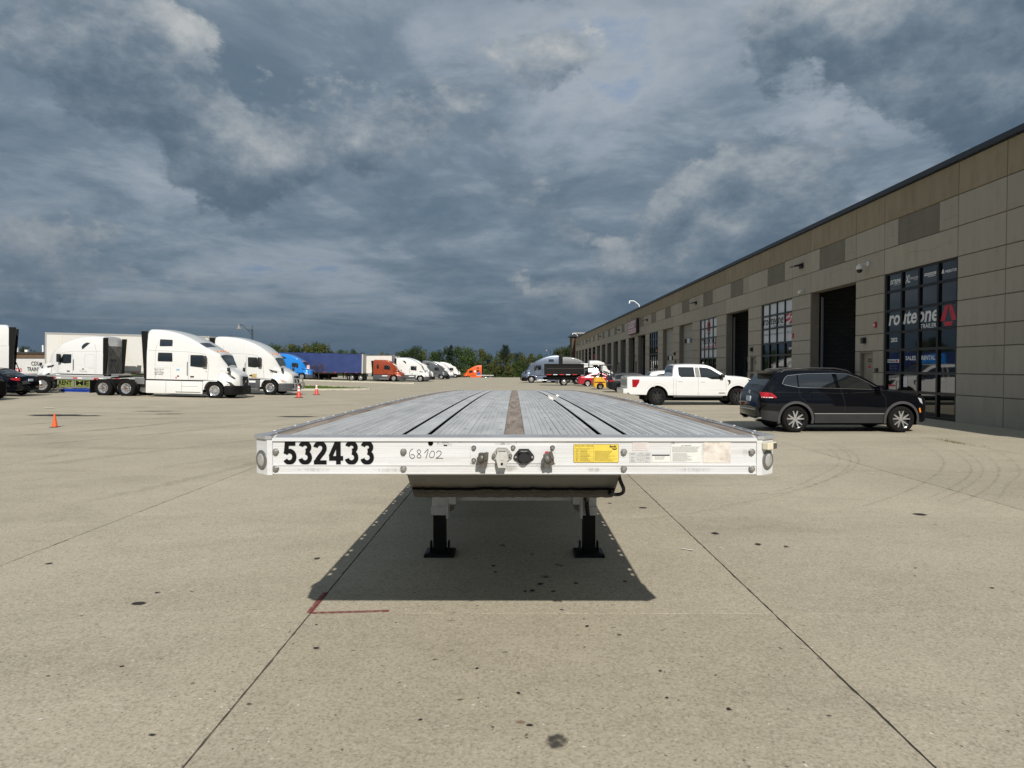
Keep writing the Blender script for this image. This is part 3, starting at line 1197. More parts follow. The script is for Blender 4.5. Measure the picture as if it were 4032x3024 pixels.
y0 = B0 + 4 * MOD
fac_text('TRUCK HUB', cx(0, .25), cx(3, .85), 3.38, 3.76, M_BLACK_T, hall, 0.02, 0, xg - 0.002)
fac_text('AUTO AND REPAIR SHOP', cx(0, .25), cx(3, .75), 3.08, 3.24, M_RED_T, hall, 0.01, 0, xg - 0.002)
em = MB()
for poly in ([(1.55, 4.30), (1.55, 4.95), (1.75, 4.95), (1.9, 4.6), (2.05, 4.95), (2.3, 4.95), (2.3, 4.30), (2.1, 4.30), (2.1, 4.55), (1.8, 4.55), (1.8, 4.30)],):
    em.prism([(-(cx(0, t)), z) for t, z in poly], 0, 0.003, 'yz')
em.v = [(xg - 0.002 - v[0], -v[1], v[2]) for v in em.v]
em.build('emblem', M_RED_T, hall)
fac_text('HUB', cx(1, .5), cx(2, .35), 4.08, 4.22, M_GREY_T, hall, 0.03, 0, xg - 0.002)
y0 = B0 + 15 * MOD
pl = MB()
pl.box(xg - 0.01, xg - 0.003, y0 + 0.5, y0 + 3.6, 2.6, 4.0)
pl.build('red_poster', M_RED_T, hall)

# ---- steel doors in the piers
for k, num in DOOR_PIERS.items():
    y1 = B0 + k * MOD + BAY
    d = MB()
    d.box(FX + 0.16, FX + 0.21, y1 + 0.79, y1 + 1.69, -0.9, 2.28)
    o = d.build('steel_door', M_STEEL_DOOR, hall)
    f = MB()
    f.box(FX + 0.03, FX + 0.24, y1 + 0.742, y1 + 0.79, -0.9, 2.358)
    f.box(FX + 0.03, FX + 0.24, y1 + 1.69, y1 + 1.738, -0.9, 2.358)
    f.box(FX + 0.028, FX + 0.24, y1 + 0.79, y1 + 1.69, 2.28, 2.357)
    f.build('door_frame', M_CORE, hall)
    h = MB()
    h.tube([(FX + 0.16, y1 + 0.88, 1.0), (FX + 0.10, y1 + 0.88, 1.0), (FX + 0.10, y1 + 0.99, 1.0)], 0.014, 8)
    h.build('door_handle', M_GALV, o)
    if num:
        fac_text(num, y1 + 1.42, y1 + 1.06, 1.92, 2.08, M_BLACK_T, o, 0.02, 0, FX + 0.157)
        if num == '202':
            pl = MB()
            pl.box(FX + 0.155, FX + 0.158, y1 + 1.16, y1 + 1.36, 1.70, 1.79)
            pl.build('red_notice', M_RED_T, o)
            fac_text('NO PARKING', y1 + 1.40, y1 + 1.10, 1.83, 1.86, M_BLACK_T, o, 0.0, 0, FX + 0.157)


# ---- fittings on the wall
def wall_pack(y, z, label):
    t = thing('wall_light', label, 'wall light', (FX, y, z), 0, 'flood lights along the workshop wall')
    a = MB()
    a.box(-0.10, 0.0, -0.16, 0.16, -0.12, 0.12, 0.01)
    a.build('housing', M_PLASTIC_B, t)
    a = MB()
    a.prism([(-0.10, 0.10), (-0.55, -0.02), (-0.55, -0.06), (-0.10, 0.0)], -0.17, 0.17, 'xz')
    a.build('lamp_head', M_PLASTIC_B, t)


ORD = ['first', 'second', 'third', 'fourth', 'fifth', 'sixth', 'seventh', 'eighth', 'ninth']
for i, p in enumerate((1, 4, 7, 10, 13, 16, 19)):
    wall_pack(B0 + p * MOD + BAY + 0.95, 6.62, '%s black wall light along the workshop wall counted from the routeone glazing' % ORD[i])
for i, (y, z) in enumerate(((26.42, 3.36), (34.22, 3.30), (47.35, 3.3), (66.75, 3.3))):
    t = thing('fire_alarm', ['red fire alarm beside the dark storefront marked 202', 'red fire alarm beside the white storefront marked 204',
                             'red fire alarm beside the truck hub storefront', 'red fire alarm beside the dark glazing past two grey doors'][i], 'fire alarm',
              (FX, y, z), 0, 'red alarms on the workshop wall')
    a = MB()
    a.box(-0.06, 0, -0.075, 0.075, -0.11, 0.11, 0.012)
    a.build('housing', M_REDDEV, t, 30)
    a = MB()
    a.box(-0.085, -0.055, -0.04, 0.04, -0.045, 0.03, 0.01)
    a.build('strobe', M_PLASTIC_W, t)
for y, z, s, lb in ((27.22, 2.78, .10, 'small dark box light above the door marked 202'), (40.05, 2.75, .10, 'small dark box light between the white storefront and the second open door'),
                    (59.2, 2.85, .12, 'small dark box light between two grey overhead doors'), (79.0, 2.9, .12, 'small dark box light on a far pier past the tire shop sign')):
    t = thing('door_light', lb, 'wall light', (FX, y, z), 0, 'box lights over the side doors')
    a = MB()
    a.box(-0.14, 0, -s, s, -0.12, 0.12, 0.012)
    a.build('housing', M_PLASTIC_B, t)
    a = MB()
    a.box(-0.12, -0.02, -s * 0.8, s * 0.8, -0.135, -0.115)
    a.build('lens', M_PLASTIC_W, t)
t = thing('keypad', 'small black keypad beside the door marked 202', 'keypad', (FX, 26.30, 1.62))
a = MB()
a.box(-0.05, 0, -0.10, 0.10, -0.07, 0.07, 0.01)
a.build('housing', M_PLASTIC_B, t)
a = MB()
a.box(-0.056, -0.045, 0.0, 0.06, -0.03, 0.03)
a.build('button_panel', M_GREY_T, t)
# dome camera on an arm
t = thing('security_camera', 'white dome security camera on a wall arm above the door marked 202', 'camera', (FX, 27.05, 5.62))
a = MB()
a.lathe([(0.0, 0.0), (0.10, 0.0), (0.10, 0.03), (0.0, 0.035)], 'x', (-0.035, 0, 0.18), 20)
a.tube([(-0.03, 0, 0.18), (-0.16, 0.0, 0.16), (-0.26, 0, 0.14), (-0.32, 0, 0.16)], 0.03, 10)
a.build('arm', M_PLASTIC_W, t, 40)
a = MB()
a.lathe([(0.02, 0.18), (0.05, 0.16), (0.06, 0.12), (0.12, 0.10), (0.125, -0.04), (0.11, -0.05)], 'z', (-0.34, 0, 0), 24)
a.build('body', M_PLASTIC_W, t, 40)
a = MB()
a.lathe([(0.11, -0.05), (0.105, -0.10), (0.08, -0.15), (0.04, -0.175), (0.0, -0.18)], 'z', (-0.34, 0, 0), 24)
a.build('dome', M_PLASTIC_B, t, 60)
t = thing('dome_camera', 'small white dome camera high on the pier beside the open workshop door', 'camera', (FX, 33.0, 5.35))
a = MB()
a.box(-0.22, 0, -0.06, 0.06, 0.02, 0.09, 0.015)
a.lathe([(0.0, 0.03), (0.10, 0.03), (0.10, -0.03), (0.07, -0.10), (0.0, -0.13)], 'z', (-0.2, 0, 0), 20)
a.build('housing', M_PLASTIC_W, t, 40)
a = MB()
a.lathe([(0.06, -0.10), (0.05, -0.125), (0.0, -0.14)], 'z', (-0.2, 0, 0), 16)
a.build('dome', M_PLASTIC_B, t, 60)

# ---- gooseneck pipes on the roof edge
for y, lb in ((77.0, 'white gooseneck roof lamp above the red tire shop sign'), (152.0, 'white gooseneck roof lamp at the far end of the workshop')):
    t = thing('gooseneck_lamp', lb, 'lamp', (FX, y, 8.385), 0, 'white gooseneck lamps on the roof edge')
    a = MB()
    a.tube([(0.1, 0, 0), (0.1, 0, 0.28), (-0.06, 0, 0.42), (-0.42, 0, 0.70), (-0.50, 0, 0.74), (-0.95, 0, 0.76), (-1.0, 0, 0.72)], 0.045, 10)
    a.build('arm', mat('white_pipe', (0.85, 0.85, 0.84), 0.35), t, 50)
    a = MB()
    a.lathe([(0.0, 0.02), (0.06, 0.02), (0.085, -0.22), (0.0, -0.24)], 'z', (-1.0, 0, 0.70), 14)
    a.build('lamp_head', MATS['white_pipe'], t, 40)

# ---- shop sign
sg = thing('shop_sign', 'red and white illuminated tire shop sign box on the brown band', 'sign', (FX, 79.2, 6.3))
a = MB()
a.box(-0.32, -0.02, -2.9, 2.9, -0.80, 0.86, 0.03)
a.build('box', M_PLASTIC_B, sg)
a = MB()
a.prism([(-2.75, 0.80), (2.6, 0.80), (2.8, 0.35), (2.8, -0.5), (2.5, -0.76), (-2.7, -0.76)], -0.345, -0.325, 'yz')
a.build('face', mat('sign_red', (0.33, 0.025, 0.04), 0.35), sg)
text_box('CASSIDY', (-0.352, 0, 0), RIGHT, UP, -2.6, 2.55, -0.10, 0.72, M_WHITE_T, sg, 0.03, 0.15)
a = MB()
a.box(-0.35, -0.346, -2.5, 2.5, -0.68, -0.22)
a.build('plate', M_WHITE_T, sg)
text_box('TIRE & SERVICE', (-0.356, 0, 0), RIGHT, UP, -2.4, 2.4, -0.60, -0.30, M_RED_T, sg, 0.02, 0)

# ---- stair tower and penthouse at the far end
tw = thing('stair_tower', 'dark brick stair tower with overhanging cap at the far end of the workshop', 'tower', (FX + 0.2, YF + 1.6, 0))
M_BRICK_D = mat('dark_brick', (0.075, 0.05, 0.035), 0.9, var=0.3, vscale=5)
a = MB()
a.box(-1.0, 3.2, -1.5, 4, -1.9, 8.6)
a.build('wall', M_BRICK_D, tw)
a = MB()
a.add([(-1.6, -2.0, 8.6), (3.8, -2.0, 8.6), (3.8, 4.6, 8.6), (-1.6, 4.6, 8.6), (-.9, -1.2, 9.3), (3.0, -1.2, 9.3), (3.0, 3.8, 9.3), (-.9, 3.8, 9.3)],
      [(3, 2, 1, 0), (4, 5, 6, 7), (0, 1, 5, 4), (1, 2, 6, 5), (2, 3, 7, 6), (3, 0, 4, 7)])
a.build('cap', M_COPING, tw)
a = MB()
a.box(-0.7, 2.9, -1.0, 3.6, 9.3, 9.55)
a.build('cap_top', M_PANEL, tw)
ph = MB()
ph.box(FX + 2.5, FX + 12, YF - 16, YF - 2, 7.9, 9.6)
ph.build('roof_house', M_CORE, hall)

# ---- hairline cracks in the panels above the openings
M_CRACK = mat('crack_line', (0.15, 0.135, 0.11), 0.9)
rc = random.Random(15)
for k, ya, yb, z_ in ((0, 0.05, 4.2, 6.50), (0, 0.3, 2.9, 5.72), (1, 0.1, 4.1, 6.45), (2, 0.3, 3.9, 6.52), (3, 0.2, 3.6, 6.4), (1, 0.4, 2.2, 5.80)):
    pts = []
    n = 18
    zc_ = z_
    for i in range(n + 1):
        y_ = B0 + k * MOD + ya + (yb - ya) * i / n
        zc_ += rc.uniform(-0.045, 0.045)
        dep = 0.02 if (0.97 < y_ - B0 - k * MOD < 3.35 and z_ > 6.2) else 0.0
        pts.append((FX + dep - 0.0008, y_, zc_))
    c_ = MB()
    c_.tube(pts, 0.0026, 4)
    c_.build('crack', M_CRACK, hall)
for yv in (19.9, 20.7, 21.2, 18.9, 26.3, 33.1):
    c_ = MB()
    z0_ = rc.uniform(0, 2.6)
    c_.tube([(FX - 0.0006, yv + rc.uniform(-.03, .03), z0_ + 0.14 * i) for i in range(int(rc.uniform(8, 22)))], 0.0015, 4)
    c_.build('crack', M_CRACK, hall)

# ---- things inside the open bays
def crate(name, label, cat, loc, w, d, h, m1, m2):
    t = thing(name, label, cat, loc)
    a = MB()
    a.box(-w / 2, w / 2, -d / 2, d / 2, 0.02, h, 0.02)
    a.build('body', m1, t)
    a = MB()
    a.box(-w / 2 - 0.03, w / 2 + 0.03, -d / 2 - 0.03, d / 2 + 0.03, h, h + 0.06, 0.015)
    a.build('lid', m2, t)


crate('waste_bin', 'tall black waste bin standing outside the pier with the door marked 202', 'bin', (13.25, 28.4, 0), 0.75, 1.2, 1.60, M_PLASTIC_B, M_PLASTIC_B)
crate('tool_chest', 'dark tool chest inside the open workshop door nearest the dark storefront', 'tool chest', (FX + 3.0, 31.4, 0.02), 1.6, 0.7, 1.5, MAT_TOOL := mat('tool_grey', (0.06, 0.065, 0.07), 0.5), MAT_TOOL)
sh_ = thing('parts_rack', 'parts rack with pale boxes inside the second open workshop door', 'shelf', (FX + 1.6, B0 + 3 * MOD + BAY - 0.7, 0.02))
for z in (0.5, 1.0, 1.5, 2.0, 2.5):
    a = MB()
    a.box(-0.6, 2.4, -0.25, 0.25, z, z + 0.04)
    a.build('shelf', M_CORE, sh_)
a = MB()
for x in (-0.6, 0.9, 2.36):
    a.box(x, x + 0.05, -0.27, 0.27, 0, 2.7)
a.build('frame', M_PLASTIC_B, sh_)
r2 = random.Random(5)
for z in (0.54, 1.04, 1.54, 2.04):
    for i in range(6):
        x = -0.5 + i * 0.47
        a = MB()
        a.box(x, x + r2.uniform(.22, .4), -0.23, -0.23 + r2.uniform(.2, .4), z, z + r2.uniform(.14, .36))
        a.build('carton', r2.choice([M_PLASTIC_W, M_PANEL, MAT_TOOL]), sh_)
# ================================================================== FLATBED TRAILER (the subject)
M_ALU_W = mat('white_painted_aluminium', (0.575, 0.58, 0.58), 0.36, metal=0.0, spec=0.5, var=0.07, vscale=4.0, dirt=(0.42, 0.395, 0.355), dirt_amt=0.55,
              dirt_scale=6, bump=0.03, bscale=180, stretch=(0.25, 1, 3))
M_DECK = mat('deck_aluminium', (0.57, 0.568, 0.56), 0.42, metal=0.22, var=0.12, vscale=3.0, dirt=(0.66, 0.66, 0.65), dirt_amt=0.45, dirt_scale=7,
             bump=0.12, bscale=120, rand=0.06, stretch=(3.0, 0.6, 1))
M_RAIL = mat('rail_aluminium', (0.50, 0.505, 0.515), 0.38, metal=0.6, var=0.10, vscale=4, dirt=(0.25, 0.25, 0.25), dirt_amt=0.4, dirt_scale=9, bump=0.06, bscale=90)
M_GROOVE = mat('rail_groove', (0.10, 0.108, 0.125), 0.5, metal=0.4)
M_SLOT = mat('slot_dark', (0.006, 0.0055, 0.005), 0.95, spec=0.0)
M_BOLT = mat('zinc_bolt', (0.36, 0.35, 0.33), 0.38, metal=0.85, var=0.25, vscale=30)
M_STEEL_D = mat('weathered_steel', (0.125, 0.12, 0.11), 0.42, metal=0.6, var=0.45, vscale=25, dirt=(0.16, 0.09, 0.05), dirt_amt=0.5, dirt_scale=30)
M_CASTGREY = mat('cast_grey', (0.34, 0.335, 0.31), 0.55, metal=0.2, var=0.10, vscale=20, dirt=(0.14, 0.08, 0.05), dirt_amt=0.4, dirt_scale=25)
M_SATINB = mat('satin_black', (0.011, 0.011, 0.012), 0.42)
M_BLACKP = mat('black_paint', (0.004, 0.004, 0.004), 0.55, spec=0.2, var=0.3, vscale=12)
M_RUBBER = mat('black_rubber', (0.009, 0.009, 0.009), 0.6, spec=0.25)
M_LENS = mat('clear_lens', (0.34, 0.335, 0.32), 0.14, spec=0.8, var=0.25, vscale=60)
M_YELLOW = mat('yellow_label', (0.66, 0.50, 0.07), 0.4, var=0.08, vscale=30)
M_LBL_EDGE = mat('label_border', (0.14, 0.10, 0.02), 0.5)
M_LBL_PRINT = mat('label_print', (0.17, 0.125, 0.02), 0.5)
M_LBL_GREY = mat('grey_label', (0.47, 0.47, 0.46), 0.5, var=0.05, vscale=40)
M_LBL_FADED = mat('faded_label', (0.56, 0.51, 0.49), 0.6, var=0.10, vscale=30)
M_LBL_WHITE = mat('white_label', (0.62, 0.62, 0.58), 0.5, var=0.05, vscale=40)
M_LBL_BROWN = mat('scuffed_label', (0.60, 0.55, 0.49), 0.7, var=0.16, vscale=25, dirt=(0.30, 0.24, 0.20), dirt_amt=0.75, dirt_scale=22)
M_PRINT_G = mat('grey_print', (0.20, 0.20, 0.20), 0.6)
M_INK = mat('marker_ink', (0.05, 0.05, 0.055), 0.6)
M_CREAM = mat('cream_plastic', (0.66, 0.61, 0.46), 0.4)
M_GREASE = mat('black_grease', (0.008, 0.0065, 0.0055), 0.45, spec=0.3, var=0.4, vscale=20, bump=0.9, bscale=35)
M_COUPLER = mat('coupler_paint', (0.085, 0.085, 0.080), 0.5, var=0.08, vscale=5, dirt=(0.20, 0.14, 0.09), dirt_amt=0.5, dirt_scale=4, stretch=(1, 1, 0.3))
M_LEGWHITE = mat('leg_grey_paint', (0.44, 0.44, 0.435), 0.45, var=0.08, vscale=9, dirt=(0.16, 0.13, 0.1), dirt_amt=0.4, dirt_scale=12)


def wood_mat():
    m = mat('weathered_apitong', (0.275, 0.225, 0.185), 0.85, var=0.35, vscale=2.0, bump=0.5, bscale=30, dirt=(0.035, 0.022, 0.016), dirt_amt=0.95,
            dirt_scale=2.2, stretch=(7, 0.8, 1))
    return m


M_WOOD = wood_mat()
TL = 14.63                                     # bed length
tr = thing('flatbed_trailer', 'long white and aluminium flatbed trailer numbered 532433 standing on its landing legs', 'trailer', (0, 3.405, 0))


def dz(y):
    return 1.404 - 0.0013 * y * y


def sweep(prof, y0, y1, name, m, parent, n=34, closed=True, smooth=None):
    """cross-section (x, height above deck line) carried along the cambered bed"""
    b = MB()
    k = len(prof)
    vs = []
    for i in range(n + 1):
        y = y0 + (y1 - y0) * i / n
        z = dz(y)
        vs += [(x, y, z + h) for x, h in prof]
    fs = []
    for i in range(n):
        for j in range(k if closed else k - 1):
            j2 = (j + 1) % k
            fs.append((i * k + j, i * k + j2, (i + 1) * k + j2, (i + 1) * k + j))
    if closed:
        fs += [tuple(range(k)), tuple(n * k + j for j in reversed(range(k)))]
    b.add(vs, fs)
    return b.build(name, m, parent, smooth)


def plank_profile(x0, x1, pitch, flat=False):
    pts = [(x0, -0.035), (x0, -0.003), (x0 + 0.002, 0.0)]
    if not flat:
        n = max(1, round((x1 - x0 - 0.016) / pitch))
        w = (x1 - x0 - 0.016) / n
        for i in range(n):
            a = x0 + 0.008 + i * w
            if i:
                pts += [(a - 0.0055, 0.0), (a - 0.004, -0.0045), (a + 0.004, -0.0045), (a + 0.0055, 0.0)]
            if i % 2 == 0 and w > 0.03:
                c_ = a + w * 0.5
                pts += [(c_ - 0.006, 0.0), (c_ - 0.004, 0.0035), (c_ + 0.004, 0.0035), (c_ + 0.006, 0.0)]
    else:
        c_ = (x0 + x1) / 2
    pts += [(x1 - 0.002, 0.0), (x1, -0.003), (x1, -0.035)]
    return pts


YD = 0.05                                       # boards start behind the front rail
for s in (-1, 1):
    def S(a, b_):
        return (a, b_) if s > 0 else (-b_, -a)
    for a, b_, pitch in ((0.0525, 0.236, 0.030), (0.2385, 0.4245, 0.030), (0.5795, 0.766, 0.037), (0.7685, 0.956, 0.037), (0.9585, 1.1435, 0.037)):
        x0, x1 = S(a, b_)
        sweep(plank_profile(x0, x1, pitch), YD, TL - 0.02, 'deck_plank', M_DECK, tr)
    x0, x1 = S(0.4495, 0.5545)
    sweep(plank_profile(x0, x1, 0.2, True), YD, TL - 0.02, 'deck_plank', M_DECK, tr)
    for a, b_ in ((0.4245, 0.4495), (0.5545, 0.5795)):
        x0, x1 = S(a, b_)
        sweep([(x0 + 0.0003, -0.004), (x0 + 0.0003, -0.09), (x1 - 0.0003, -0.09), (x1 - 0.0003, -0.004), (x1 - 0.0018, -0.004), (x1 - 0.0018, -0.075), (x0 + 0.0018, -0.075), (x0 + 0.0018, -0.004)], YD, TL - 0.02, 'tie_slot', M_SLOT, tr)
    x0, x1 = S(1.1455, 1.2320)
    sweep([(x0, -0.04), (x0, -0.005), (x0 + 0.004, -0.002), (x1 - 0.004, -0.002), (x1, -0.005), (x1, -0.04)], YD + 0.01, TL - 0.02, 'nailing_board', M_WOOD, tr)
    # side rail: inner lip, dark winch groove, pierced pocket strip, rub rail
    for (a, b_, h0, h1, nm, m) in ((1.234, 1.2435, -0.11, 0.004, 'side_rail', M_RAIL), (1.2435, 1.2515, -0.02, -0.010, 'winch_groove', M_GROOVE),
                                   (1.2875, 1.2965, -0.07, 0.000, 'rub_rail', M_RAIL)):
        x0, x1 = S(a, b_)
        sweep([(x0, h0), (x0, h1), (x1, h1), (x1, h0)], 0.14, TL, nm, m, tr)
    x0, x1 = S(1.2517, 1.2873)
    n_p = 24
    for i in range(n_p):
        ya = 0.16 + i * (TL - 0.3) / n_p
        L_ = (TL - 0.3) / n_p
        for (p0, p1) in ((0.0, 0.20), (0.275, 0.345), (0.42, L_ - 0.003)):
            q = MB()
            z0, z1 = dz(ya + p0), dz(ya + p1)
            q.add([(x0, ya + p0, z0 - 0.016), (x1, ya + p0, z0 - 0.016), (x1, ya + p1, z1 - 0.016), (x0, ya + p1, z1 - 0.016),
                   (x0, ya + p0, z0 - 0.003), (x1, ya + p0, z0 - 0.003), (x1, ya + p1, z1 - 0.003), (x0, ya + p1, z1 - 0.003)],
                  [(3, 2, 1, 0), (4, 5, 6, 7), (0, 1, 5, 4), (1, 2, 6, 5), (2, 3, 7, 6), (3, 0, 4, 7)])
            q.build('stake_pocket', M_RAIL, tr)
        q = MB()
        for p in (0.10, 0.44):
            q.lathe([(0.0, 0.005), (0.007, 0.004), (0.010, 0.0)], 'z', (s * 1.290, ya + p, dz(ya + p)), 8)
        q.build('rivet', mat('bright_rivet', (0.7, 0.7, 0.7), 0.35, metal=0.5), tr)
sweep([(-0.051, -0.04), (-0.051, -0.004), (-0.047, -0.001), (0.047, -0.001), (0.051, -0.004), (0.051, -0.04)], YD + 0.004, TL - 0.02, 'nailing_board', M_WOOD, tr)
# cross seams and screws of the deck
sc_ = MB()
rt = random.Random(3)
for y in np.arange(0.35, TL - 0.2, 0.46):
    for x in (0.075, 0.21, 0.265, 0.40, 0.60, 0.74, 0.80, 0.93, 0.99, 1.12):
        for s in (-1, 1):
            if rt.random() < 0.55:
                sc_.lathe([(0.0, 0.0025), (0.008, 0.0018), (0.009, -0.001)], 'z', (s * x + rt.uniform(-.006, .006), y + rt.uniform(-.03, .03), dz(y)), 7)
tag(sc_.build('deck_screw', M_STEEL_D, tr), kind='stuff')
# pale chunks of dunnage caught in a slot
for x, y, w in ((0.432, 4.6, 0.025), (0.437, 5.2, 0.022), (0.568, 5.6, 0.025), (0.43, 4.3, 0.018)):
    t_ = thing('stone_chip', {4.6: 'pale stone chip wedged in the deck slot, largest of a row', 5.2: 'pale stone chip in the deck slot behind the largest one',
                              5.6: 'lone pale stone chip in the outer deck slot', 4.3: 'smallest pale stone chip at the near end of its row'}[y], 'stone', (x, 3.405 + y, dz(y) - 0.034),
               0, 'stone chips caught in the deck slots')
    b = MB()
    bm = bmesh.new()
    bmesh.ops.create_icosphere(bm, subdivisions=1, radius=w)
    for v in bm.verts:
        v.co *= 1 + rt.uniform(-.3, .3)
        v.co.z = v.co.z * 1.1 + 0.03
    b.bm(bm).build('chip', mat('pale_stone', (0.7, 0.66, 0.58), 0.8), t_)

# ---- front rail: extruded profile across the bed
prof = [(0.0, 1.2126), (0.0, 1.2185), (0.003, 1.220), (0.003, 1.252), (-0.002, 1.2545), (-0.002, 1.2590), (0.004, 1.261), (0.004, 1.3755), (-0.007, 1.3775),
        (-0.007, 1.3905), (-0.004, 1.3925), (0.016, 1.3965), (0.048, 1.4045), (0.048, 1.36), (0.03, 1.36), (0.03, 1.235), (0.06, 1.2126)]
b = MB()
b.prism(prof, -1.2105, 1.2105, 'yz')
b.build('front_rail', M_ALU_W, tr)
b = MB()
b.add([(-1.20, 0.010, 1.3968), (1.20, 0.010, 1.3968), (1.20, 0.0485, 1.4063), (-1.20, 0.0485, 1.4063), (-1.20, 0.0485, 1.398), (1.20, 0.0485, 1.398)],
      [(0, 1, 2, 3), (3, 2, 5, 4)])
b.build('top_edge', M_RAIL, tr)
rb = MB()
for z in (1.278, 1.296, 1.318, 1.340, 1.352, 1.226, 1.236, 1.244):
    yb = 0.004 if z > 1.262 else 0.003
    rb.prism([(yb + 0.001, z - 0.0022), (yb - 0.0011, z), (yb + 0.001, z + 0.0022)], -1.2085, 1.2085, 'yz')
rb.build('rail_rib', M_ALU_W, tr)
# chamfered corner castings with marker lamps
for s in (-1, 1):
    out = [(1.2115, 0.0), (1.238, 0.0), (1.316, 0.068), (1.316, 0.10), (1.2975, 0.20), (1.235, 0.20), (1.235, 0.06), (1.2115, 0.06)]
    b = MB()
    b.prism([(s * x, y) for x, y in out], 1.207, 1.386, 'xy')
    b.build('corner_casting', M_ALU_W, tr)
    b = MB()
    b.prism([(s * x, y) for x, y in ((1.213, -0.006), (1.246, -0.006), (1.326, 0.062), (1.326, 0.11), (1.300, 0.20), (1.236, 0.20), (1.236, 0.01), (1.213, 0.01))], 1.3865, 1.4035, 'xy')
    b.build('corner_cap', M_RAIL, tr)
    # lamp on the chamfer
    nrm = Vector((s * 0.657, -0.754, 0)).normalized()
    cpos = Vector((s * 1.277, 0.034, 1.279))
    rot = nrm.to_track_quat('Z', 'Y').to_matrix().to_4x4()
    for nm, prf, m_ in (('lamp_ring', [(0.0, 0.0), (0.0495, 0.0), (0.0495, 0.004), (0.044, 0.008), (0.033, 0.008)], mat('lamp_ring_steel', (0.25, 0.245, 0.235), 0.35, metal=0.7)),
                        ('lamp_lens', [(0.0345, 0.006), (0.0325, 0.009), (0.025, 0.0115), (0.013, 0.013), (0.0, 0.0135)], M_LENS)):
        bm = bmesh.new()
        q = MB()
        q.lathe(prf, 'z', (0, 0, 0), 28)
        q.v = [tuple(cpos + (rot @ Vector(v))) for v in q.v]
        q.build(nm, m_, tr, 40)
# cream side marker above the right lamp
mk = MB()
Rm = Matrix.Rotation(R(38), 3, 'Z')
cm = Vector((1.276, 0.012, 1.3545))
q = MB()
q.box(-0.042, 0.036, -0.022, 0.012, -0.0175, 0.0175, 0.004)
q.v = [tuple(cm + Rm @ Vector(v)) for v in q.v]
o = q.build('side_marker', M_CREAM, tr)
q = MB()
q.box(0.004, 0.032, -0.025, -0.021, -0.014, 0.014, 0.001)
q.v = [tuple(cm + Rm @ Vector(v)) for v in q.v]
q.build('marker_plate', M_STEEL_D, o)

FR, FU = (1, 0, 0), (0, 0, 1)


def ftext(body, x0, x1, z0, z1, m, y=-0.0005, bold=0.0, shear=0.0, res=4, name='lettering'):
    return text_box(body, (0, y, 0), FR, FU, x0, x1, z0, z1, m, tr, bold, shear, res=res, name=name)


# ---- unit number: heavy condensed numerals
def stroke_poly(pts, w):
    """outline of a constant-width stroke along pts"""
    L_, R_ = [], []
    P = [np.array(p, float) for p in pts]
    for i, p in enumerate(P):
        d = P[min(i + 1, len(P) - 1)] - P[max(i - 1, 0)]
        d = d / np.linalg.norm(d)
        n = np.array((-d[1], d[0]))
        L_.append(p + n * w / 2)
        R_.append(p - n * w / 2)
    return L_, R_


def arcp(cx_, cy_, rx, ry, a0, a1, n=14):
    return [(cx_ + rx * math.cos(R(a0 + (a1 - a0) * i / n)), cy_ + ry * math.sin(R(a0 + (a1 - a0) * i / n))) for i in range(n + 1)]


W_ = 0.335                                       # stroke weight in units of a 1 wide, 1.75 high figure
GLYPH = {
    '5': [[(0.93, 1.585), (0.145, 1.585)], [(0.29, 1.72), (0.21, 0.80)], arcp(0.47, 0.585, 0.375, 0.43, 148, -148, 26)],
    '3': [arcp(0.47, 1.305, 0.325, 0.30, 165, -80, 20), arcp(0.475, 0.535, 0.365, 0.385, 85, -165, 24)],
    '2': [arcp(0.485, 1.24, 0.335, 0.355, 170, -20, 18) + [(0.70, 0.90), (0.44, 0.58), (0.22, 0.24)], [(0.02, 0.145), (0.97, 0.145)]],
    '4': [[(0.66, 1.75), (0.66, 0.0)], [(0.56, 1.70), (0.10, 0.60)], [(0.0, 0.47), (1.0, 0.47)]],
}
DIG = [('5', -1.1570, -1.0915), ('3', -1.0790, -1.0135), ('2', -1.0055, -0.9380), ('4', -0.9275, -0.8570), ('3', -0.8460, -0.7810), ('3', -0.7680, -0.7030)]
for g, x0, x1 in DIG:
    b = MB()
    zz_ = 0.0
    for st in GLYPH[g]:
        wv = W_ * (0.86 if g in '4' and len(st) == 2 and st[0][0] < 0.6 and st[0][1] > 1 else 1.0)
        L_, R_ = stroke_poly(st, wv)
        k = len(L_)
        vs = [(x0 + p[0] * (x1 - x0), -0.0004 - zz_, 1.2605 + p[1] / 1.75 * 0.1165) for p in L_ + R_]
        vs2 = [(v[0], v[1] + 0.0003, v[2]) for v in vs]
        b.add(vs, [(i, i + 1, k + i + 1, k + i) for i in range(k - 1)])
        zz_ += 0.00012
    b.build('number_decal', M_BLACK_T, tr, fix=False)
# faint older number under it
fo = MB()
# ---- hand-written number
HAND = [[(-.508, 1.3385), (-.519, 1.331), (-.5255, 1.315), (-.5225, 1.298), (-.513, 1.2905), (-.502, 1.294), (-.500, 1.303), (-.508, 1.3105), (-.519, 1.307)],
        [(-.470, 1.330), (-.480, 1.334), (-.487, 1.326), (-.481, 1.316), (-.470, 1.306), (-.468, 1.296), (-.478, 1.2925), (-.487, 1.298), (-.482, 1.309), (-.470, 1.320), (-.4695, 1.329)],
        [(-.450, 1.318), (-.431, 1.336), (-.443, 1.290)],
        [(-.413, 1.328), (-.422, 1.316), (-.424, 1.301), (-.416, 1.294), (-.404, 1.299), (-.399, 1.314), (-.404, 1.326), (-.413, 1.328)],
        [(-.390, 1.318), (-.382, 1.328), (-.370, 1.326), (-.366, 1.316), (-.376, 1.302), (-.392, 1.291), (-.374, 1.292), (-.356, 1.2895)]]
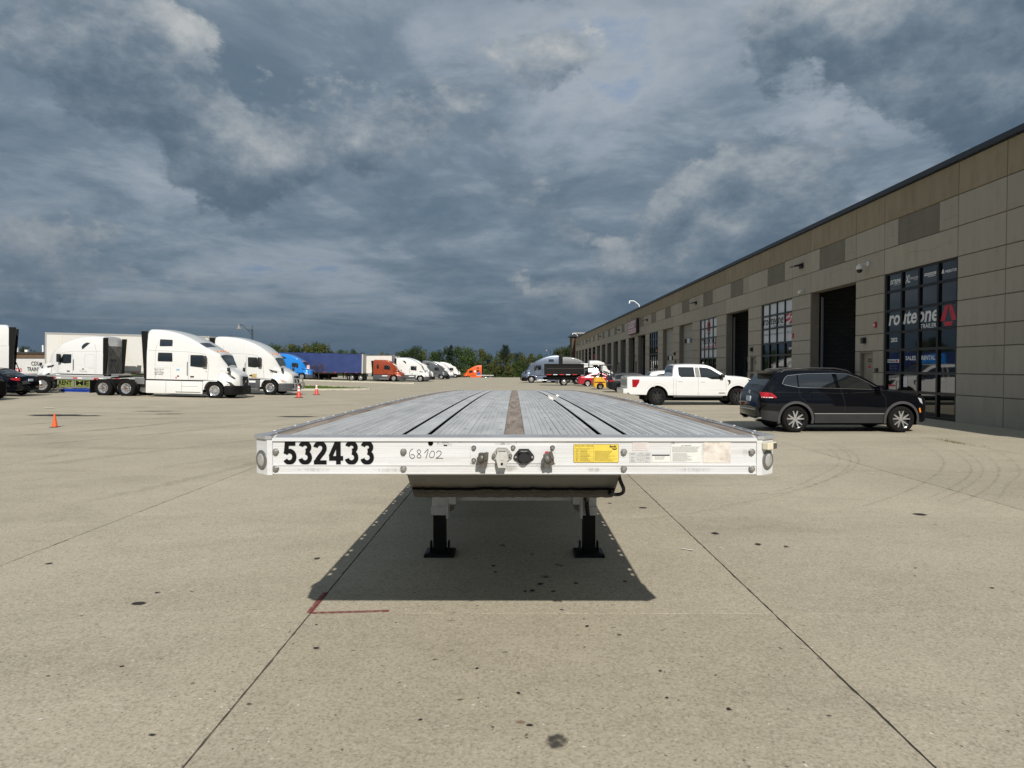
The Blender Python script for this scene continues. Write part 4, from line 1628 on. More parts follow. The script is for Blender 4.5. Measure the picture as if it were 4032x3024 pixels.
for st in HAND:
    b = MB()
    P = [Vector((p[0], 0, p[1])) for p in st]
    out = []
    for i in range(len(P) - 1):
        p0, p1, p2, p3 = P[max(i - 1, 0)], P[i], P[i + 1], P[min(i + 2, len(P) - 1)]
        for k in range(5):
            t = k / 5
            out.append(0.5 * ((2 * p1) + (-p0 + p2) * t + (2 * p0 - 5 * p1 + 4 * p2 - p3) * t * t + (-p0 + 3 * p1 - 3 * p2 + p3) * t ** 3))
    out.append(P[-1])
    b.tube([(p.x, 0.0026, p.z) for p in out], 0.0016, 5)
    b.build('handwritten_digit', M_INK, tr)
b = MB()
b.lathe([(0.0, 0.0), (0.0128, 0.0), (0.0128, 0.004), (0.0, 0.004)], 'y', (-0.419, 0.001, 1.3672), 20)
b.build('round_hole', M_SLOT, tr)
b = MB()
b.box(-0.353, -0.336, 0.001, 0.004, 1.3535, 1.3590)
b.build('square_hole', M_SLOT, tr)


# ---- hex bolts
def bolt(x, z, r=0.0145, y=0.0):
    b = MB()
    b.lathe([(0.0, 0.0), (r * 1.15, 0.0), (r * 1.15, -0.003), (r, -0.003)], 'y', (x, y + 0.003, z), 16)
    a0 = rt.uniform(0, 1)
    pts = [(x + r * math.cos(a0 + k * math.pi / 3), z + r * math.sin(a0 + k * math.pi / 3)) for k in range(6)]
    b.prism(pts, y - 0.012, y - 0.0002, 'xz')
    b.lathe([(0.0, -0.0035), (r * 0.6, -0.003), (r * 0.85, 0.0)], 'y', (x, y - 0.012, z), 12)
    b.build('bolt', M_BOLT, tr, 35)


for x in (-1.195, -0.555, 0.548, 1.187):
    for z in (1.3240, 1.2395):
        bolt(x, z)

# ---- connector plate with couplings
b = MB()
b.box(-0.221, 0.2066, -0.002, 0.003, 1.2655, 1.3590, 0.0015)
b.build('connector_plate', M_ALU_W, tr)
for x, z in ((-0.2025, 1.344), (-0.2025, 1.281), (-0.006, 1.345), (0.191, 1.345)):
    bolt(x, z, 0.0108, -0.002)


def gladhand(x, z, flip, tilt, seal=False):
    t = MB()
    # pipe elbow, angled seat with rubber ring, detent plate and bridge
    t.lathe([(0.0, 0.0), (0.016, 0.0), (0.017, -0.014), (0.013, -0.022), (0.013, -0.034), (0.0, -0.036)], 'y', (0, 0, 0), 16)
    body = t
    body.lathe([(0.0, -0.017), (0.024, -0.016), (0.029, -0.008), (0.029, 0.006), (0.022, 0.012), (0.0, 0.013)], 'x', (-0.006, -0.040, 0.0), 20)
    body.prism([(-0.022, 0.026), (0.018, 0.032), (0.026, 0.022), (0.020, -0.030), (-0.010, -0.034), (-0.026, -0.012)], -0.056, -0.047, 'xz')
    body.box(0.012, 0.026, -0.062, -0.020, -0.006, 0.030)
    body.box(-0.030, -0.014, -0.058, -0.030, -0.030, 0.004)
    body.box(-0.004, 0.020, -0.064, -0.054, -0.034, -0.020)
    Rg = Matrix.Rotation(tilt, 3, 'Y')
    body.v = [tuple(Vector((x, -0.002, z)) + Rg @ Vector((v[0] * flip, v[1], v[2]))) for v in body.v]
    o = body.build('air_coupling', M_STEEL_D, tr, 35)
    r = MB()
    r.lathe([(0.012, 0.0), (0.020, 0.002), (0.022, 0.007), (0.014, 0.009)], 'x', (0.010, -0.040, 0.0), 18)
    r.v = [tuple(Vector((x, -0.002, z)) + Rg @ Vector((v[0] * flip, v[1], v[2]))) for v in r.v]
    r.build('seal_ring', M_RUBBER, o, 40)
    if seal:
        c_ = MB()
        c_.box(-0.010, 0.008, -0.050, -0.036, 0.028, 0.037, 0.002)
        c_.v = [tuple(Vector((x, -0.002, z)) + Rg @ Vector((v[0] * flip, v[1], v[2]))) for v in c_.v]
        c_.build('red_tag', mat('red_plastic', (0.42, 0.03, 0.045), 0.4), o)


gladhand(-0.155, 1.297, 1, 0.05)
gladhand(0.170, 1.297, 1, -0.30, True)


def socket(x, z, m, flapped):
    w, h = 0.0525, 0.037
    out = [(-w * 0.45, h), (w * 0.45, h), (w * 0.93, h * 0.16), (w, -h * 0.10), (w * 0.95, -h * 0.35), (w * 0.35, -h * 0.98), (-w * 0.35, -h * 0.98), (-w * 0.95, -h * 0.35), (-w, -h * 0.10), (-w * 0.93, h * 0.16)]
    b = MB()
    b.prism([(x + p[0], z + p[1]) for p in out], -0.014, -0.002, 'xz')
    b.lathe([(0.0, 0.0), (0.027, 0.0), (0.026, -0.014), (0.0, -0.014)], 'y', (x, -0.013, z), 20)
    o = b.build('electric_socket', m, tr, 30)
    for s in (-1, 1):
        bolt(x + s * w * 0.78, z - h * 0.08, 0.0075, -0.014)
    f = MB()
    if flapped:
        fl_ = [(-0.024, 0.020), (0.024, 0.020), (0.030, -0.012), (0.018, -0.056), (-0.018, -0.056), (-0.030, -0.012)]
        f.prism([(x + p[0], z + p[1]) for p in fl_], -0.048, -0.030, 'xz')
        f.prism([(x + p[0], z + p[1]) for p in ((-0.010, 0.022), (0.010, 0.022), (0.008, -0.020), (-0.008, -0.020))], -0.051, -0.047, 'xz')
        f.v = [(v[0], v[1] + (v[2] - z - 0.02) * 0.22, v[2]) for v in f.v]
    else:
        f.prism([(x + p[0], z + p[1]) for p in arcp(0, -0.006, 0.026, 0.026, 0, 360, 20)[:-1]], -0.034, -0.0272, 'xz')
        f.box(x - 0.012, x + 0.012, -0.036, -0.026, z + 0.016, z + 0.030)
    f.build('socket_lid', m, o, 30)
    g = MB()
    g.tube([(x - 0.022, -0.034, z + 0.027), (x + 0.022, -0.034, z + 0.027)], 0.0042, 8)
    for s in (-1, 1):
        g.box(x + s * 0.021 - 0.005, x + s * 0.021 + 0.005, -0.040, -0.013, z + 0.019, z + 0.034)
    g.build('hinge', m, o)
    if flapped:
        k = MB()
        k.lathe([(0, 0), (0.006, 0), (0.006, -0.001), (0, -0.001)], 'y', (x, -0.066, z - 0.036), 10)
        k.build('rust_hole', M_SLOT, o)


socket(-0.061, 1.309, M_CASTGREY, True)
socket(0.048, 1.303, M_SATINB, False)


# ---- stickers
def sticker(x0, x1, z0, z1, m, name='sticker', y=0.0015):
    b = MB()
    b.box(x0, x1, y, y + 0.0028, z0, z1)
    return b.build(name, m, tr)


def lines(x0, x1, z0, z1, n, m, parent, y=0.0011, ragged=0.25, h=0.45, words=True, seed=1):
    q = random.Random(seed)
    b = MB()
    st = (z1 - z0) / n
    for i in range(n):
        z = z1 - (i + 0.5) * st
        xe = x1 - (x1 - x0) * q.uniform(0, ragged)
        x = x0
        while x < xe:
            w = q.uniform(0.004, 0.012) if words else xe - x0
            xb = min(xe, x + w)
            b.add([(x, y, z - st * h / 2), (xb, y, z - st * h / 2), (xb, y, z + st * h / 2), (x, y, z + st * h / 2)], [(0, 1, 2, 3)])
            x = xb + 0.0015
    return b.build('print', m, parent, fix=False)


b = MB()
cr = 0.006
def rrect(x0, x1, z0, z1, r):
    return arcp(x1 - r, z1 - r, r, r, 0, 90, 5) + arcp(x0 + r, z1 - r, r, r, 90, 180, 5) + arcp(x0 + r, z0 + r, r, r, 180, 270, 5) + arcp(x1 - r, z0 + r, r, r, 270, 360, 5)
b.prism(rrect(0.296, 0.5225, 1.2700, 1.3625, 0.006), 0.0012, 0.004, 'xz')
ye = b.build('yellow_label', M_LBL_EDGE, tr)
b = MB()
b.prism(rrect(0.2978, 0.5207, 1.2718, 1.3607, 0.005), 0.0008, 0.0013, 'xz')
b.build('label_face', M_YELLOW, ye)


def etext(body, x0, x1, z0, z1, m, parent, y=0.0005, bold=0.0):
    return text_box(body, (0, y, 0), FR, FU, x0, x1, z0, z1, m, parent, bold, name='print')


etext('Bendix TABS-6 Trailer ABS', 0.304, 0.397, 1.3525, 1.3585, M_LBL_PRINT, ye, bold=0.02)
etext('Bendix', 0.477, 0.512, 1.3455, 1.3575, M_BLACK_T, ye, bold=0.04)
b = MB()
pp = [(0.489, 1.3425), (0.500, 1.340), (0.513, 1.3425), (0.512, 1.337), (0.501, 1.3335), (0.490, 1.337)]
b.prism(pp, 0.0004, 0.0008, 'xz')
b.build('print', M_BLACK_T, ye)
b = MB()
for x in (0.3025, 0.3085, 0.328, 0.3975):
    b.box(x - 0.0005, x + 0.0005, 0.0004, 0.0008, 1.2755, 1.351)
for z in (1.2755, 1.283, 1.290, 1.302, 1.314, 1.325, 1.3415, 1.351):
    b.box(0.3026, 0.3974, 0.0003, 0.0007, z - 0.0004, z + 0.0004)
b.build('print', M_LBL_PRINT, ye)
lines(0.331, 0.385, 1.277, 1.340, 13, M_LBL_PRINT, ye, 0.0004, 0.45, 0.4, True, 3)
lines(0.310, 0.325, 1.277, 1.340, 11, M_LBL_PRINT, ye, 0.0004, 0.5, 0.4, True, 4)
lines(0.402, 0.517, 1.276, 1.330, 11, M_LBL_PRINT, ye, 0.0004, 0.4, 0.42, True, 5)
st_ = sticker(0.591, 0.671, 1.3300, 1.3740, M_LBL_FADED)
lines(0.597, 0.665, 1.336, 1.368, 3, mat('ghost_print', (0.50, 0.45, 0.435), 0.6), st_, 0.0011, 0.2, 0.6, True, 8)
st_ = sticker(0.5765, 0.6835, 1.2715, 1.3245, M_LBL_GREY)
b = MB()
for r_, cx_, cz_ in ((0.0195, 0.632, 1.2965), (0.0045, 0.632, 1.310), (0.0032, 0.622, 1.304), (0.0032, 0.642, 1.304), (0.0032, 0.632, 1.297), (0.0032, 0.621, 1.290), (0.0032, 0.642, 1.290), (0.0032, 0.632, 1.284)):
    pts = arcp(cx_, cz_, r_, r_, 0, 360, 20)[:-1]
    b.tube([(p[0], 0.0014, p[1]) for p in pts], 0.0006, 4, closed=True)
for x0, z0, x1, z1 in ((0.614, 1.306, 0.606, 1.313), (0.650, 1.306, 0.658, 1.310), (0.612, 1.296, 0.604, 1.296), (0.651, 1.293, 0.660, 1.292), (0.616, 1.285, 0.606, 1.281), (0.644, 1.282, 0.656, 1.278)):
    b.tube([(x0, 0.0014, z0), (x1, 0.0014, z1)], 0.0005, 4)
b.build('print', M_PRINT_G, st_)
for x0, x1, z0, z1, n, sd in ((.582, .604, 1.309, 1.318, 2, 1), (.584, .603, 1.291, 1.300, 2, 2), (.583, .604, 1.2745, 1.2865, 3, 3), (.657, .680, 1.302, 1.317, 3, 4), (.658, .680, 1.286, 1.298, 3, 5), (.655, .676, 1.275, 1.279, 1, 6)):
    lines(x0, x1, z0, z1, n, M_PRINT_G, st_, 0.0012, 0.3, 0.5, True, sd)
st_ = sticker(0.6895, 0.7770, 1.2725, 1.3100, M_LBL_WHITE)
b = MB()
b.box(0.6895, 0.7770, 0.0006, 0.0014, 1.3045, 1.3105)
b.build('header_bar', M_BLACK_T, st_)
lines(0.702, 0.764, 1.285, 1.302, 3, M_PRINT_G, st_, 0.0011, 0.3, 0.4, True, 12)
st_ = sticker(0.7830, 0.9320, 1.2725, 1.3620, M_LBL_WHITE)
b = MB()
b.add([(0.834, 0.0011, 1.352), (0.844, 0.0011, 1.352), (0.839, 0.0011, 1.3595)], [(0, 1, 2)])
b.build('print', M_PRINT_G, st_, fix=False)
etext('WARNING', 0.846, 0.884, 1.3525, 1.3590, M_PRINT_G, st_, 0.0011, 0.03)
b = MB()
b.box(0.7835, 0.930, 0.0009, 0.0014, 1.3495, 1.3503)
b.build('print', M_PRINT_G, st_)
lines(0.789, 0.926, 1.321, 1.348, 7, M_PRINT_G, st_, 0.0011, 0.12, 0.42, True, 21)
lines(0.792, 0.892, 1.276, 1.318, 10, M_PRINT_G, st_, 0.0011, 0.3, 0.42, True, 22)
sticker(0.9440, 1.0815, 1.2695, 1.3765, M_LBL_BROWN)
# scuffs of bare metal and grime on the rail
M_SCUFF = mat('grey_scuff', (0.36, 0.35, 0.34), 0.6)
for x, z, w, h in ((0.792, 1.370, .010, .010), (0.4, 1.3725, .004, .006), (0.268, 1.373, .005, .004), (-0.382, 1.3675, .006, .010), (-0.345, 1.370, .020, .005), (-0.27, 1.372, .012, .003),
                   (-0.055, 1.364, .014, .006), (0.01, 1.373, .004, .006)):
    pts = [(x + w * math.cos(a_) * rt.uniform(.6, 1.1), 0.0034, z + h * math.sin(a_) * rt.uniform(.5, 1.1)) for a_ in np.linspace(0, 2 * math.pi, 9)[:-1]]
    b = MB()
    b.add(pts, [tuple(range(8))])
    b.build('scuff', M_SCUFF, tr, fix=False)

# rust and grime weeping from the couplings
M_WEEP = stain_mat('rust_weep', (0.20, 0.15, 0.10), 0.42, 60, 0.38, 0.66, (1, 1, 0.25))
M_WEEP_D = stain_mat('dark_weep', (0.14, 0.13, 0.12), 0.34, 70, 0.40, 0.70, (1, 1, 0.3))
for x, z0, z1, w, m_ in ((-0.155, 1.225, 1.29, .035, M_WEEP_D), (0.172, 1.225, 1.29, .035, M_WEEP_D), (0.135, 1.222, 1.285, .03, M_WEEP), (-0.02, 1.222, 1.262, .05, M_WEEP), (0.40, 1.222, 1.25, .05, M_WEEP),
                         (-0.06, 1.355, 1.375, .09, M_WEEP_D), (-0.34, 1.352, 1.375, .05, M_WEEP_D), (0.80, 1.36, 1.376, .03, M_WEEP_D), (-1.0, 1.222, 1.25, .12, M_WEEP_D), (0.9, 1.222, 1.25, .12, M_WEEP_D),
                         (1.15, 1.30, 1.345, .03, M_WEEP_D), (-0.62, 1.222, 1.245, .10, M_WEEP_D)):
    pts = [(x + w * math.cos(a_) * rt.uniform(.75, 1.1), -0.0027, (z0 + z1) / 2 + (z1 - z0) / 2 * math.sin(a_) * rt.uniform(.8, 1.05)) for a_ in np.linspace(0, 2 * math.pi, 15)[:-1]]
    poly_sheet('grime_stain', pts, m_, tr, 0.6)

# ---- underframe
for s in (-1, 1):
    x = s * 0.47
    sweep([(x - 0.075, -0.09), (x + 0.075, -0.09), (x + 0.075, -0.075 - 0.035), (x + 0.012, -0.11), (x + 0.012, -0.36), (x + 0.075, -0.36), (x + 0.075, -0.385), (x - 0.075, -0.385), (x - 0.075, -0.36),
           (x - 0.012, -0.36), (x - 0.012, -0.11), (x - 0.075, -0.11)], 0.9, TL - 0.1, 'main_beam', M_COUPLER, tr)
for y in np.arange(0.35, TL, 0.46):
    b = MB()
    b.box(-1.235, 1.235, y - 0.03, y + 0.03, dz(y) - 0.10, dz(y) - 0.042)
    b.build('cross_member', M_COUPLER, tr)
b = MB()
b.box(-1.232, 1.232, TL - 0.10, TL, dz(TL) - 0.22, dz(TL) - 0.002)
b.build('rear_sill', M_ALU_W, tr)
for s in (-1, 1):
    b = MB()
    for i in range(3):
        b.box(s * 1.05 - 0.06 - 0 + (i - 1) * 0.16, s * 1.05 + 0.06 + (i - 1) * 0.16, TL, TL + 0.03, dz(TL) - 0.17, dz(TL) - 0.06)
    b.build('tail_light', mat('red_lens', (0.35, 0.01, 0.015), 0.2), tr)
# upper coupler: bent apron, greasy lower edge
ap = [(0.055, 1.2115), (0.075, 1.1990), (0.085, 1.1870), (0.245, 1.085), (0.30, 1.052), (0.37, 1.040), (1.75, 1.040), (1.75, 1.062), (0.37, 1.060), (0.31, 1.070), (0.10, 1.200), (0.10, 1.2115)]
b = MB()
b.prism([(y, z) for y, z in ap], -0.548, 0.540, 'yz')
vs = []
for v in b.v:
    t = max(0.0, min(1.0, (v[1] - 0.08) / 0.25))
    vs.append((v[0] * (1 - 0.0 * t), v[1], v[2]))
b.v = vs
b.build('coupler_plate', M_COUPLER, tr)
b = MB()
b.prism([(0.045, 1.2110), (0.045, 1.2010), (0.070, 1.1960), (0.075, 1.2110)], -0.550, 0.542, 'yz')
b.build('coupler_lip', M_ALU_W, tr)
g = MB()
n = 60
ri = random.Random(9)
top = []
zt_ = 1.112
for i in range(n + 1):
    x = -0.540 + 1.072 * i / n
    zt_ += ri.uniform(-0.0045, 0.0045)
    zt_ = min(1.123, max(1.104, zt_))
    top.append((x, zt_))
vs, fs = [], []
for i, (x, z) in enumerate(top):
    yt = 0.245 - (z - 1.085) * (0.16 / 0.102)
    ab = ri.uniform(0.0, 0.006)
    zb_ = 1.036 - ri.uniform(0, 0.008)
    vs += [(x, yt - 0.004, z), (x, yt - 0.014 - ab, z - 0.010), (x, 0.225 - ab, 1.072), (x, 0.285 - ab, 1.042), (x, 0.33, zb_), (x, 0.45, 1.039)]
for i in range(n):
    for k in range(5):
        fs.append((i * 6 + k, i * 6 + k + 1, i * 6 + 7 + k, i * 6 + 6 + k))
g.add(vs, fs)
g.build('grease_coat', M_GREASE, tr, 50)
# ---- landing legs
LY = 2.90
for s in (-1, 1):
    lx = s * 0.69
    b = MB()
    b.box(lx - 0.066, lx + 0.066, LY - 0.066, LY + 0.066, 0.40, 1.20, 0.008)
    b.box(lx - 0.074, lx + 0.074, LY - 0.074, LY + 0.074, 0.385, 0.465, 0.006)
    leg = b.build('landing_leg', M_LEGWHITE, tr)
    b = MB()
    b.box(lx - 0.0575, lx + 0.0575, LY - 0.0575, LY + 0.0575, 0.05, 0.39, 0.006)
    b.build('inner_leg', M_BLACKP, leg)
    b = MB()
    b.add([(lx - 0.138, LY - 0.13, 0.010), (lx + 0.138, LY - 0.13, 0.010), (lx + 0.138, LY + 0.13, 0.010), (lx - 0.138, LY + 0.13, 0.010),
           (lx - 0.133, LY - 0.125, 0.035), (lx + 0.133, LY - 0.125, 0.035), (lx + 0.133, LY + 0.125, 0.035), (lx - 0.133, LY + 0.125, 0.035),
           (lx - 0.07, LY - 0.06, 0.055), (lx + 0.07, LY - 0.06, 0.055), (lx + 0.07, LY + 0.06, 0.055), (lx - 0.07, LY + 0.06, 0.055)],
          [(3, 2, 1, 0), (0, 1, 5, 4), (1, 2, 6, 5), (2, 3, 7, 6), (3, 0, 4, 7), (4, 5, 9, 8), (5, 6, 10, 9), (6, 7, 11, 10), (7, 4, 8, 11), (8, 9, 10, 11)])
    for q_ in (-1, 1):
        b.prism([(LY - 0.08, 0.04), (LY + 0.08, 0.04), (LY + 0.03, 0.135), (LY - 0.03, 0.135)], lx + q_ * 0.082 - 0.006, lx + q_ * 0.082 + 0.006, 'yz')
    b.build('foot', M_BLACKP, leg)
    # inner gusset, gearbox and wing brace
    i_ = -s
    b = MB()
    b.box(lx + i_ * 0.066, lx + i_ * 0.085, LY - 0.10, LY + 0.02, 0.36, 0.62)
    b.build('shim_plate', M_LEGWHITE, leg)
    b = MB()
    b.box(min(lx + i_ * 0.086, lx + i_ * 0.155), max(lx + i_ * 0.086, lx + i_ * 0.155), LY - 0.10, LY + 0.05, 0.49, 0.62, 0.006)
    b.build('gearbox', M_LEGWHITE, leg)
    b = MB()
    b.prism([(lx + i_ * 0.09, 0.60), (lx + i_ * 0.20, 0.60), (lx + i_ * 0.13, 0.42), (lx + i_ * 0.09, 0.40)], LY + 0.02, LY + 0.035, 'xz')
    b.build('gusset', M_STEEL_D, leg)
    b = MB()
    b.tube([(lx, LY + 0.06, 0.50), (lx - s * 0.10, LY + 0.85, 1.06)], 0.024, 8)
    b.build('brace', M_LEGWHITE, leg)
b = MB()
b.box(-0.624, 0.624, LY - 0.03, LY + 0.03, 0.512, 0.555, 0.004)
b.build('cross_brace', M_LEGWHITE, tr)
# hose slung from the rail to the leg
hose = [(0.53, 0.10, 1.22), (0.548, 0.11, 1.16), (0.568, 0.13, 1.115), (0.566, 0.16, 1.088), (0.545, 0.20, 1.072), (0.505, 0.28, 1.062), (0.52, 1.4, 0.86), (0.60, 2.3, 0.63), (0.665, LY - 0.09, 0.56), (0.662, LY - 0.10, 0.50), (0.668, LY - 0.10, 0.44), (0.675, LY - 0.09, 0.39)]
P = [Vector(p) for p in hose]
out = []
for i in range(len(P) - 1):
    p0, p1, p2, p3 = P[max(i - 1, 0)], P[i], P[i + 1], P[min(i + 2, len(P) - 1)]
    for k in range(6):
        t = k / 6
        out.append(0.5 * ((2 * p1) + (-p0 + p2) * t + (2 * p0 - 5 * p1 + 4 * p2 - p3) * t * t + (-p0 + 3 * p1 - 3 * p2 + p3) * t ** 3))
out.append(P[-1])
b = MB()
b.tube(out, 0.0105, 8, radii=[0.0095 if p.y < 0.5 else 0.0095 + 0.0085 * min(1, (p.y - 0.5) / 1.5) for p in out])
b.build('air_hose', M_RUBBER, tr, 60)
# axles and wheels are added once the wheel builder exists
# ================================================================== VEHICLES
def paint(name, col, metal=0.0, rough=0.28, coat=0.6):
    return mat(name, col, rough, metal=metal, spec=0.5, var=0.008, vscale=1.0, coat=coat)


M_PW = paint('white_paint', (0.64, 0.64, 0.63))
M_PW2 = paint('white_truck_paint', (0.64, 0.64, 0.625))
M_BLACKCAR = mat('black_car_paint', (0.002, 0.0024, 0.0042), 0.045, spec=0.42)
M_TRIM = mat('grey_cladding', (0.040, 0.041, 0.043), 0.55, var=0.08)
M_SILL = mat('dark_cladding', (0.016, 0.0165, 0.018), 0.5, var=0.08)
M_TRIM_D = mat('dark_grey_fairing', (0.052, 0.054, 0.06), 0.45, var=0.06)
M_CHROME = mat('chrome', (0.75, 0.76, 0.77), 0.12, metal=1.0)
M_SATIN_AL = mat('satin_alloy', (0.62, 0.62, 0.62), 0.25, metal=0.85)
M_POLISH = mat('polished_wheel', (0.78, 0.78, 0.79), 0.18, metal=0.9)
M_BLKRIM = mat('gloss_black_rim', (0.01, 0.01, 0.011), 0.18, coat=0.6)
M_GLASS = mat('car_glass', (0.008, 0.010, 0.011), 0.02, spec=0.8, ior=1.85)
M_GLASS_G = mat('green_tint_glass', (0.020, 0.028, 0.028), 0.04, spec=0.7, ior=1.6)
M_TYREM = mat('tyre_rubber', (0.007, 0.0068, 0.0065), 0.8, spec=0.15, var=0.25, vscale=8, dirt=(0.020, 0.018, 0.016), dirt_amt=0.3, dirt_scale=6)
M_REDL = mat('tail_lamp', (0.30, 0.008, 0.014), 0.12, spec=0.6, var=0.45, vscale=9)
M_AMBER = mat('amber_lamp', (0.75, 0.22, 0.02), 0.2)
M_HEADL = mat('head_lamp', (0.42, 0.43, 0.44), 0.1, spec=0.8)
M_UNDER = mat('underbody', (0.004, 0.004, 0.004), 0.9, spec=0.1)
M_PLATE = mat('licence_plate', (0.50, 0.58, 0.68), 0.5)
M_SEAM = mat('panel_gap', (0.02, 0.02, 0.02), 0.8)
M_BOX_W = mat('white_trailer_skin', (0.58, 0.57, 0.53), 0.45, var=0.03, vscale=0.6, dirt=(0.45, 0.40, 0.33), dirt_amt=0.25, dirt_scale=0.9)
M_BLUECURT = mat('blue_curtain', (0.012, 0.030, 0.125), 0.5, var=0.12, vscale=0.8, bump=0.3, bscale=3)
M_REFL_R = mat('red_reflector', (0.5, 0.03, 0.03), 0.4)
M_REFL_W = mat('white_reflector', (0.7, 0.7, 0.7), 0.4)


def pchip(pts):
    """monotone cubic through (x, v) points"""
    xs = np.array([p[0] for p in pts], float)
    ys = np.array([p[1] for p in pts], float)
    if len(xs) == 1:
        return lambda x: float(ys[0])
    h = np.diff(xs)
    d = np.diff(ys) / h
    m = np.zeros(len(xs))
    m[0], m[-1] = d[0], d[-1]
    for i in range(1, len(xs) - 1):
        if d[i - 1] * d[i] > 0:
            w1, w2 = 2 * h[i] + h[i - 1], h[i] + 2 * h[i - 1]
            m[i] = (w1 + w2) / (w1 / d[i - 1] + w2 / d[i])

    def f(x):
        if x <= xs[0]:
            return float(ys[0])
        if x >= xs[-1]:
            return float(ys[-1])
        i = int(np.searchsorted(xs, x)) - 1
        i = max(0, min(len(h) - 1, i))
        t = (x - xs[i]) / h[i]
        return float((2 * t ** 3 - 3 * t * t + 1) * ys[i] + (t ** 3 - 2 * t * t + t) * h[i] * m[i] + (-2 * t ** 3 + 3 * t * t) * ys[i + 1] + (t ** 3 - t * t) * h[i] * m[i + 1])
    return f


class Loft:
    """Body shell: cross-sections along x between a lower and an upper contour, with plan width and tumblehome."""
    def __init__(s, top, bot, width, lean, r=0.10, crown=0.03, arches=(), step=0.09, linear_top=False):
        s.top = pchip(top) if not linear_top else (lambda x: float(np.interp(x, [p[0] for p in top], [p[1] for p in top])))
        s.bot, s.wid, s.lean = pchip(bot), pchip(width), pchip(lean)
        s.r, s.crown, s.arches = r, crown, arches
        x0, x1 = top[0][0], top[-1][0]
        st = {x0, x1}
        st |= {p[0] for p in top} | {p[0] for p in width if x0 <= p[0] <= x1} | {p[0] for p in bot if x0 <= p[0] <= x1}
        n = max(4, int((x1 - x0) / step))
        st |= {x0 + (x1 - x0) * i / n for i in range(n + 1)}
        for xc, zc, Rr in arches:
            for a in np.linspace(0, math.pi, 19):
                st.add(xc + Rr * math.cos(a))
            st |= {xc - Rr - 0.002, xc + Rr + 0.002}
        xs = sorted(x for x in st if x0 <= x <= x1)
        s.xs = [xs[0]]
        for x in xs[1:]:
            if x - s.xs[-1] > 0.0015:
                s.xs.append(x)
        s.x0, s.x1 = x0, x1

    def zb(s, x):
        z = s.bot(x)
        for xc, zc, Rr in s.arches:
            q = Rr * Rr - (x - xc) ** 2
            if q > 0:
                z = max(z, zc + math.sqrt(q))
        return min(z, s.top(x) - 0.03)

    def W(s, x, z):
        return s.wid(x) * s.lean(z)

    def rad(s, x):
        return min(s.r, (s.top(x) - s.zb(x)) * 0.45, s.wid(x) * 0.5)

    def y0(s, x):
        r = s.rad(x)
        return max(0.02, s.W(x, s.top(x) - r) - r)

    def Zs(s, x, y):
        zt, r, y0 = s.top(x), s.rad(x), s.y0(x)
        y = abs(y)
        if y <= y0:
            return zt + s.crown * (1 - (y / y0) ** 2)
        q = min(1.0, (y - y0) / r)
        return zt - r + r * math.sqrt(max(0, 1 - q * q))

    def build(s, name, m, parent, smooth=32):
        K, A, T = 9, 4, 4
        secs = []
        for x in s.xs:
            zt, zb, r, y0 = s.top(x), s.zb(x), s.rad(x), s.y0(x)
            pts = [(0.0, zb), (s.W(x, zb) * 0.9, zb)]
            for i in range(K):
                z = zb + (zt - r - zb) * i / (K - 1)
                pts.append((s.W(x, z), z + (0.0 if i else 0.015)))
            for i in range(1, A + 1):
                a = math.pi / 2 * i / A
                pts.append((y0 + r * math.cos(a), zt - r + r * math.sin(a)))
            for i in range(1, T + 1):
                y = y0 * (1 - i / T)
                pts.append((y, zt + s.crown * (1 - (y / y0) ** 2)))
            full = [(y, z) for y, z in pts] + [(-y, z) for y, z in reversed(pts[1:-1])]
            secs.append([(x, y, z) for y, z in full])
        n = len(secs[0])
        vs = [p for q in secs for p in q]
        fs = []
        for i in range(len(secs) - 1):
            for k in range(n):
                k2 = (k + 1) % n
                fs.append((i * n + k, i * n + k2, (i + 1) * n + k2, (i + 1) * n + k))
        fs.append(tuple(range(n)))
        fs.append(tuple((len(secs) - 1) * n + k for k in reversed(range(n))))
        return MB().add(vs, fs).build(name, m, parent, smooth)

    def side(s, name, poly, m, parent, sides=(-1, 1), off=0.006, cell=0.12, thick=True):
        """patch of the flank under an outline drawn in (x, z)"""
        out = []
        for sd in sides:
            bm = bmesh.new()
            bm.faces.new([bm.verts.new((p[0], 0, p[1])) for p in poly])
            xs, zs = [p[0] for p in poly], [p[1] for p in poly]
            for ax, lo, hi in ((0, min(xs), max(xs)), (2, min(zs), max(zs))):
                n = int((hi - lo) / cell)
                for i in range(1, n + 1):
                    co, no = [0, 0, 0], [0, 0, 0]
                    co[ax] = lo + (hi - lo) * i / (n + 1)
                    no[ax] = 1
                    bmesh.ops.bisect_plane(bm, geom=bm.verts[:] + bm.edges[:] + bm.faces[:], plane_co=co, plane_no=no)
            if thick:
                ext = bmesh.ops.extrude_face_region(bm, geom=bm.faces[:])
                ev = [e for e in ext['geom'] if isinstance(e, bmesh.types.BMVert)]
                inner = set(ev)
            else:
                inner = set()
            for v in bm.verts:
                y = s.W(min(max(v.co.x, s.x0), s.x1), v.co.z) + (off if v not in inner else -0.01)
                v.co.y = sd * y
            out.append(MB().bm(bm).build(name, m, parent, 30))
        return out

    def side_line(s, name, pts, rad, m, parent, sides=(-1, 1), off=0.003, closed=False, dens=0.08):
        P = []
        q = list(pts) + ([pts[0]] if closed else [])
        for a, b in zip(q[:-1], q[1:]):
            n = max(1, int(math.dist(a, b) / dens))
            P += [(a[0] + (b[0] - a[0]) * i / n, a[1] + (b[1] - a[1]) * i / n) for i in range(n)]
        if not closed:
            P.append(q[-1])
        for sd in sides:
            MB().tube([(x, sd * (s.W(min(max(x, s.x0), s.x1), z) + off), z) for x, z in P], rad, 5, closed).build(name, m, parent, 60)

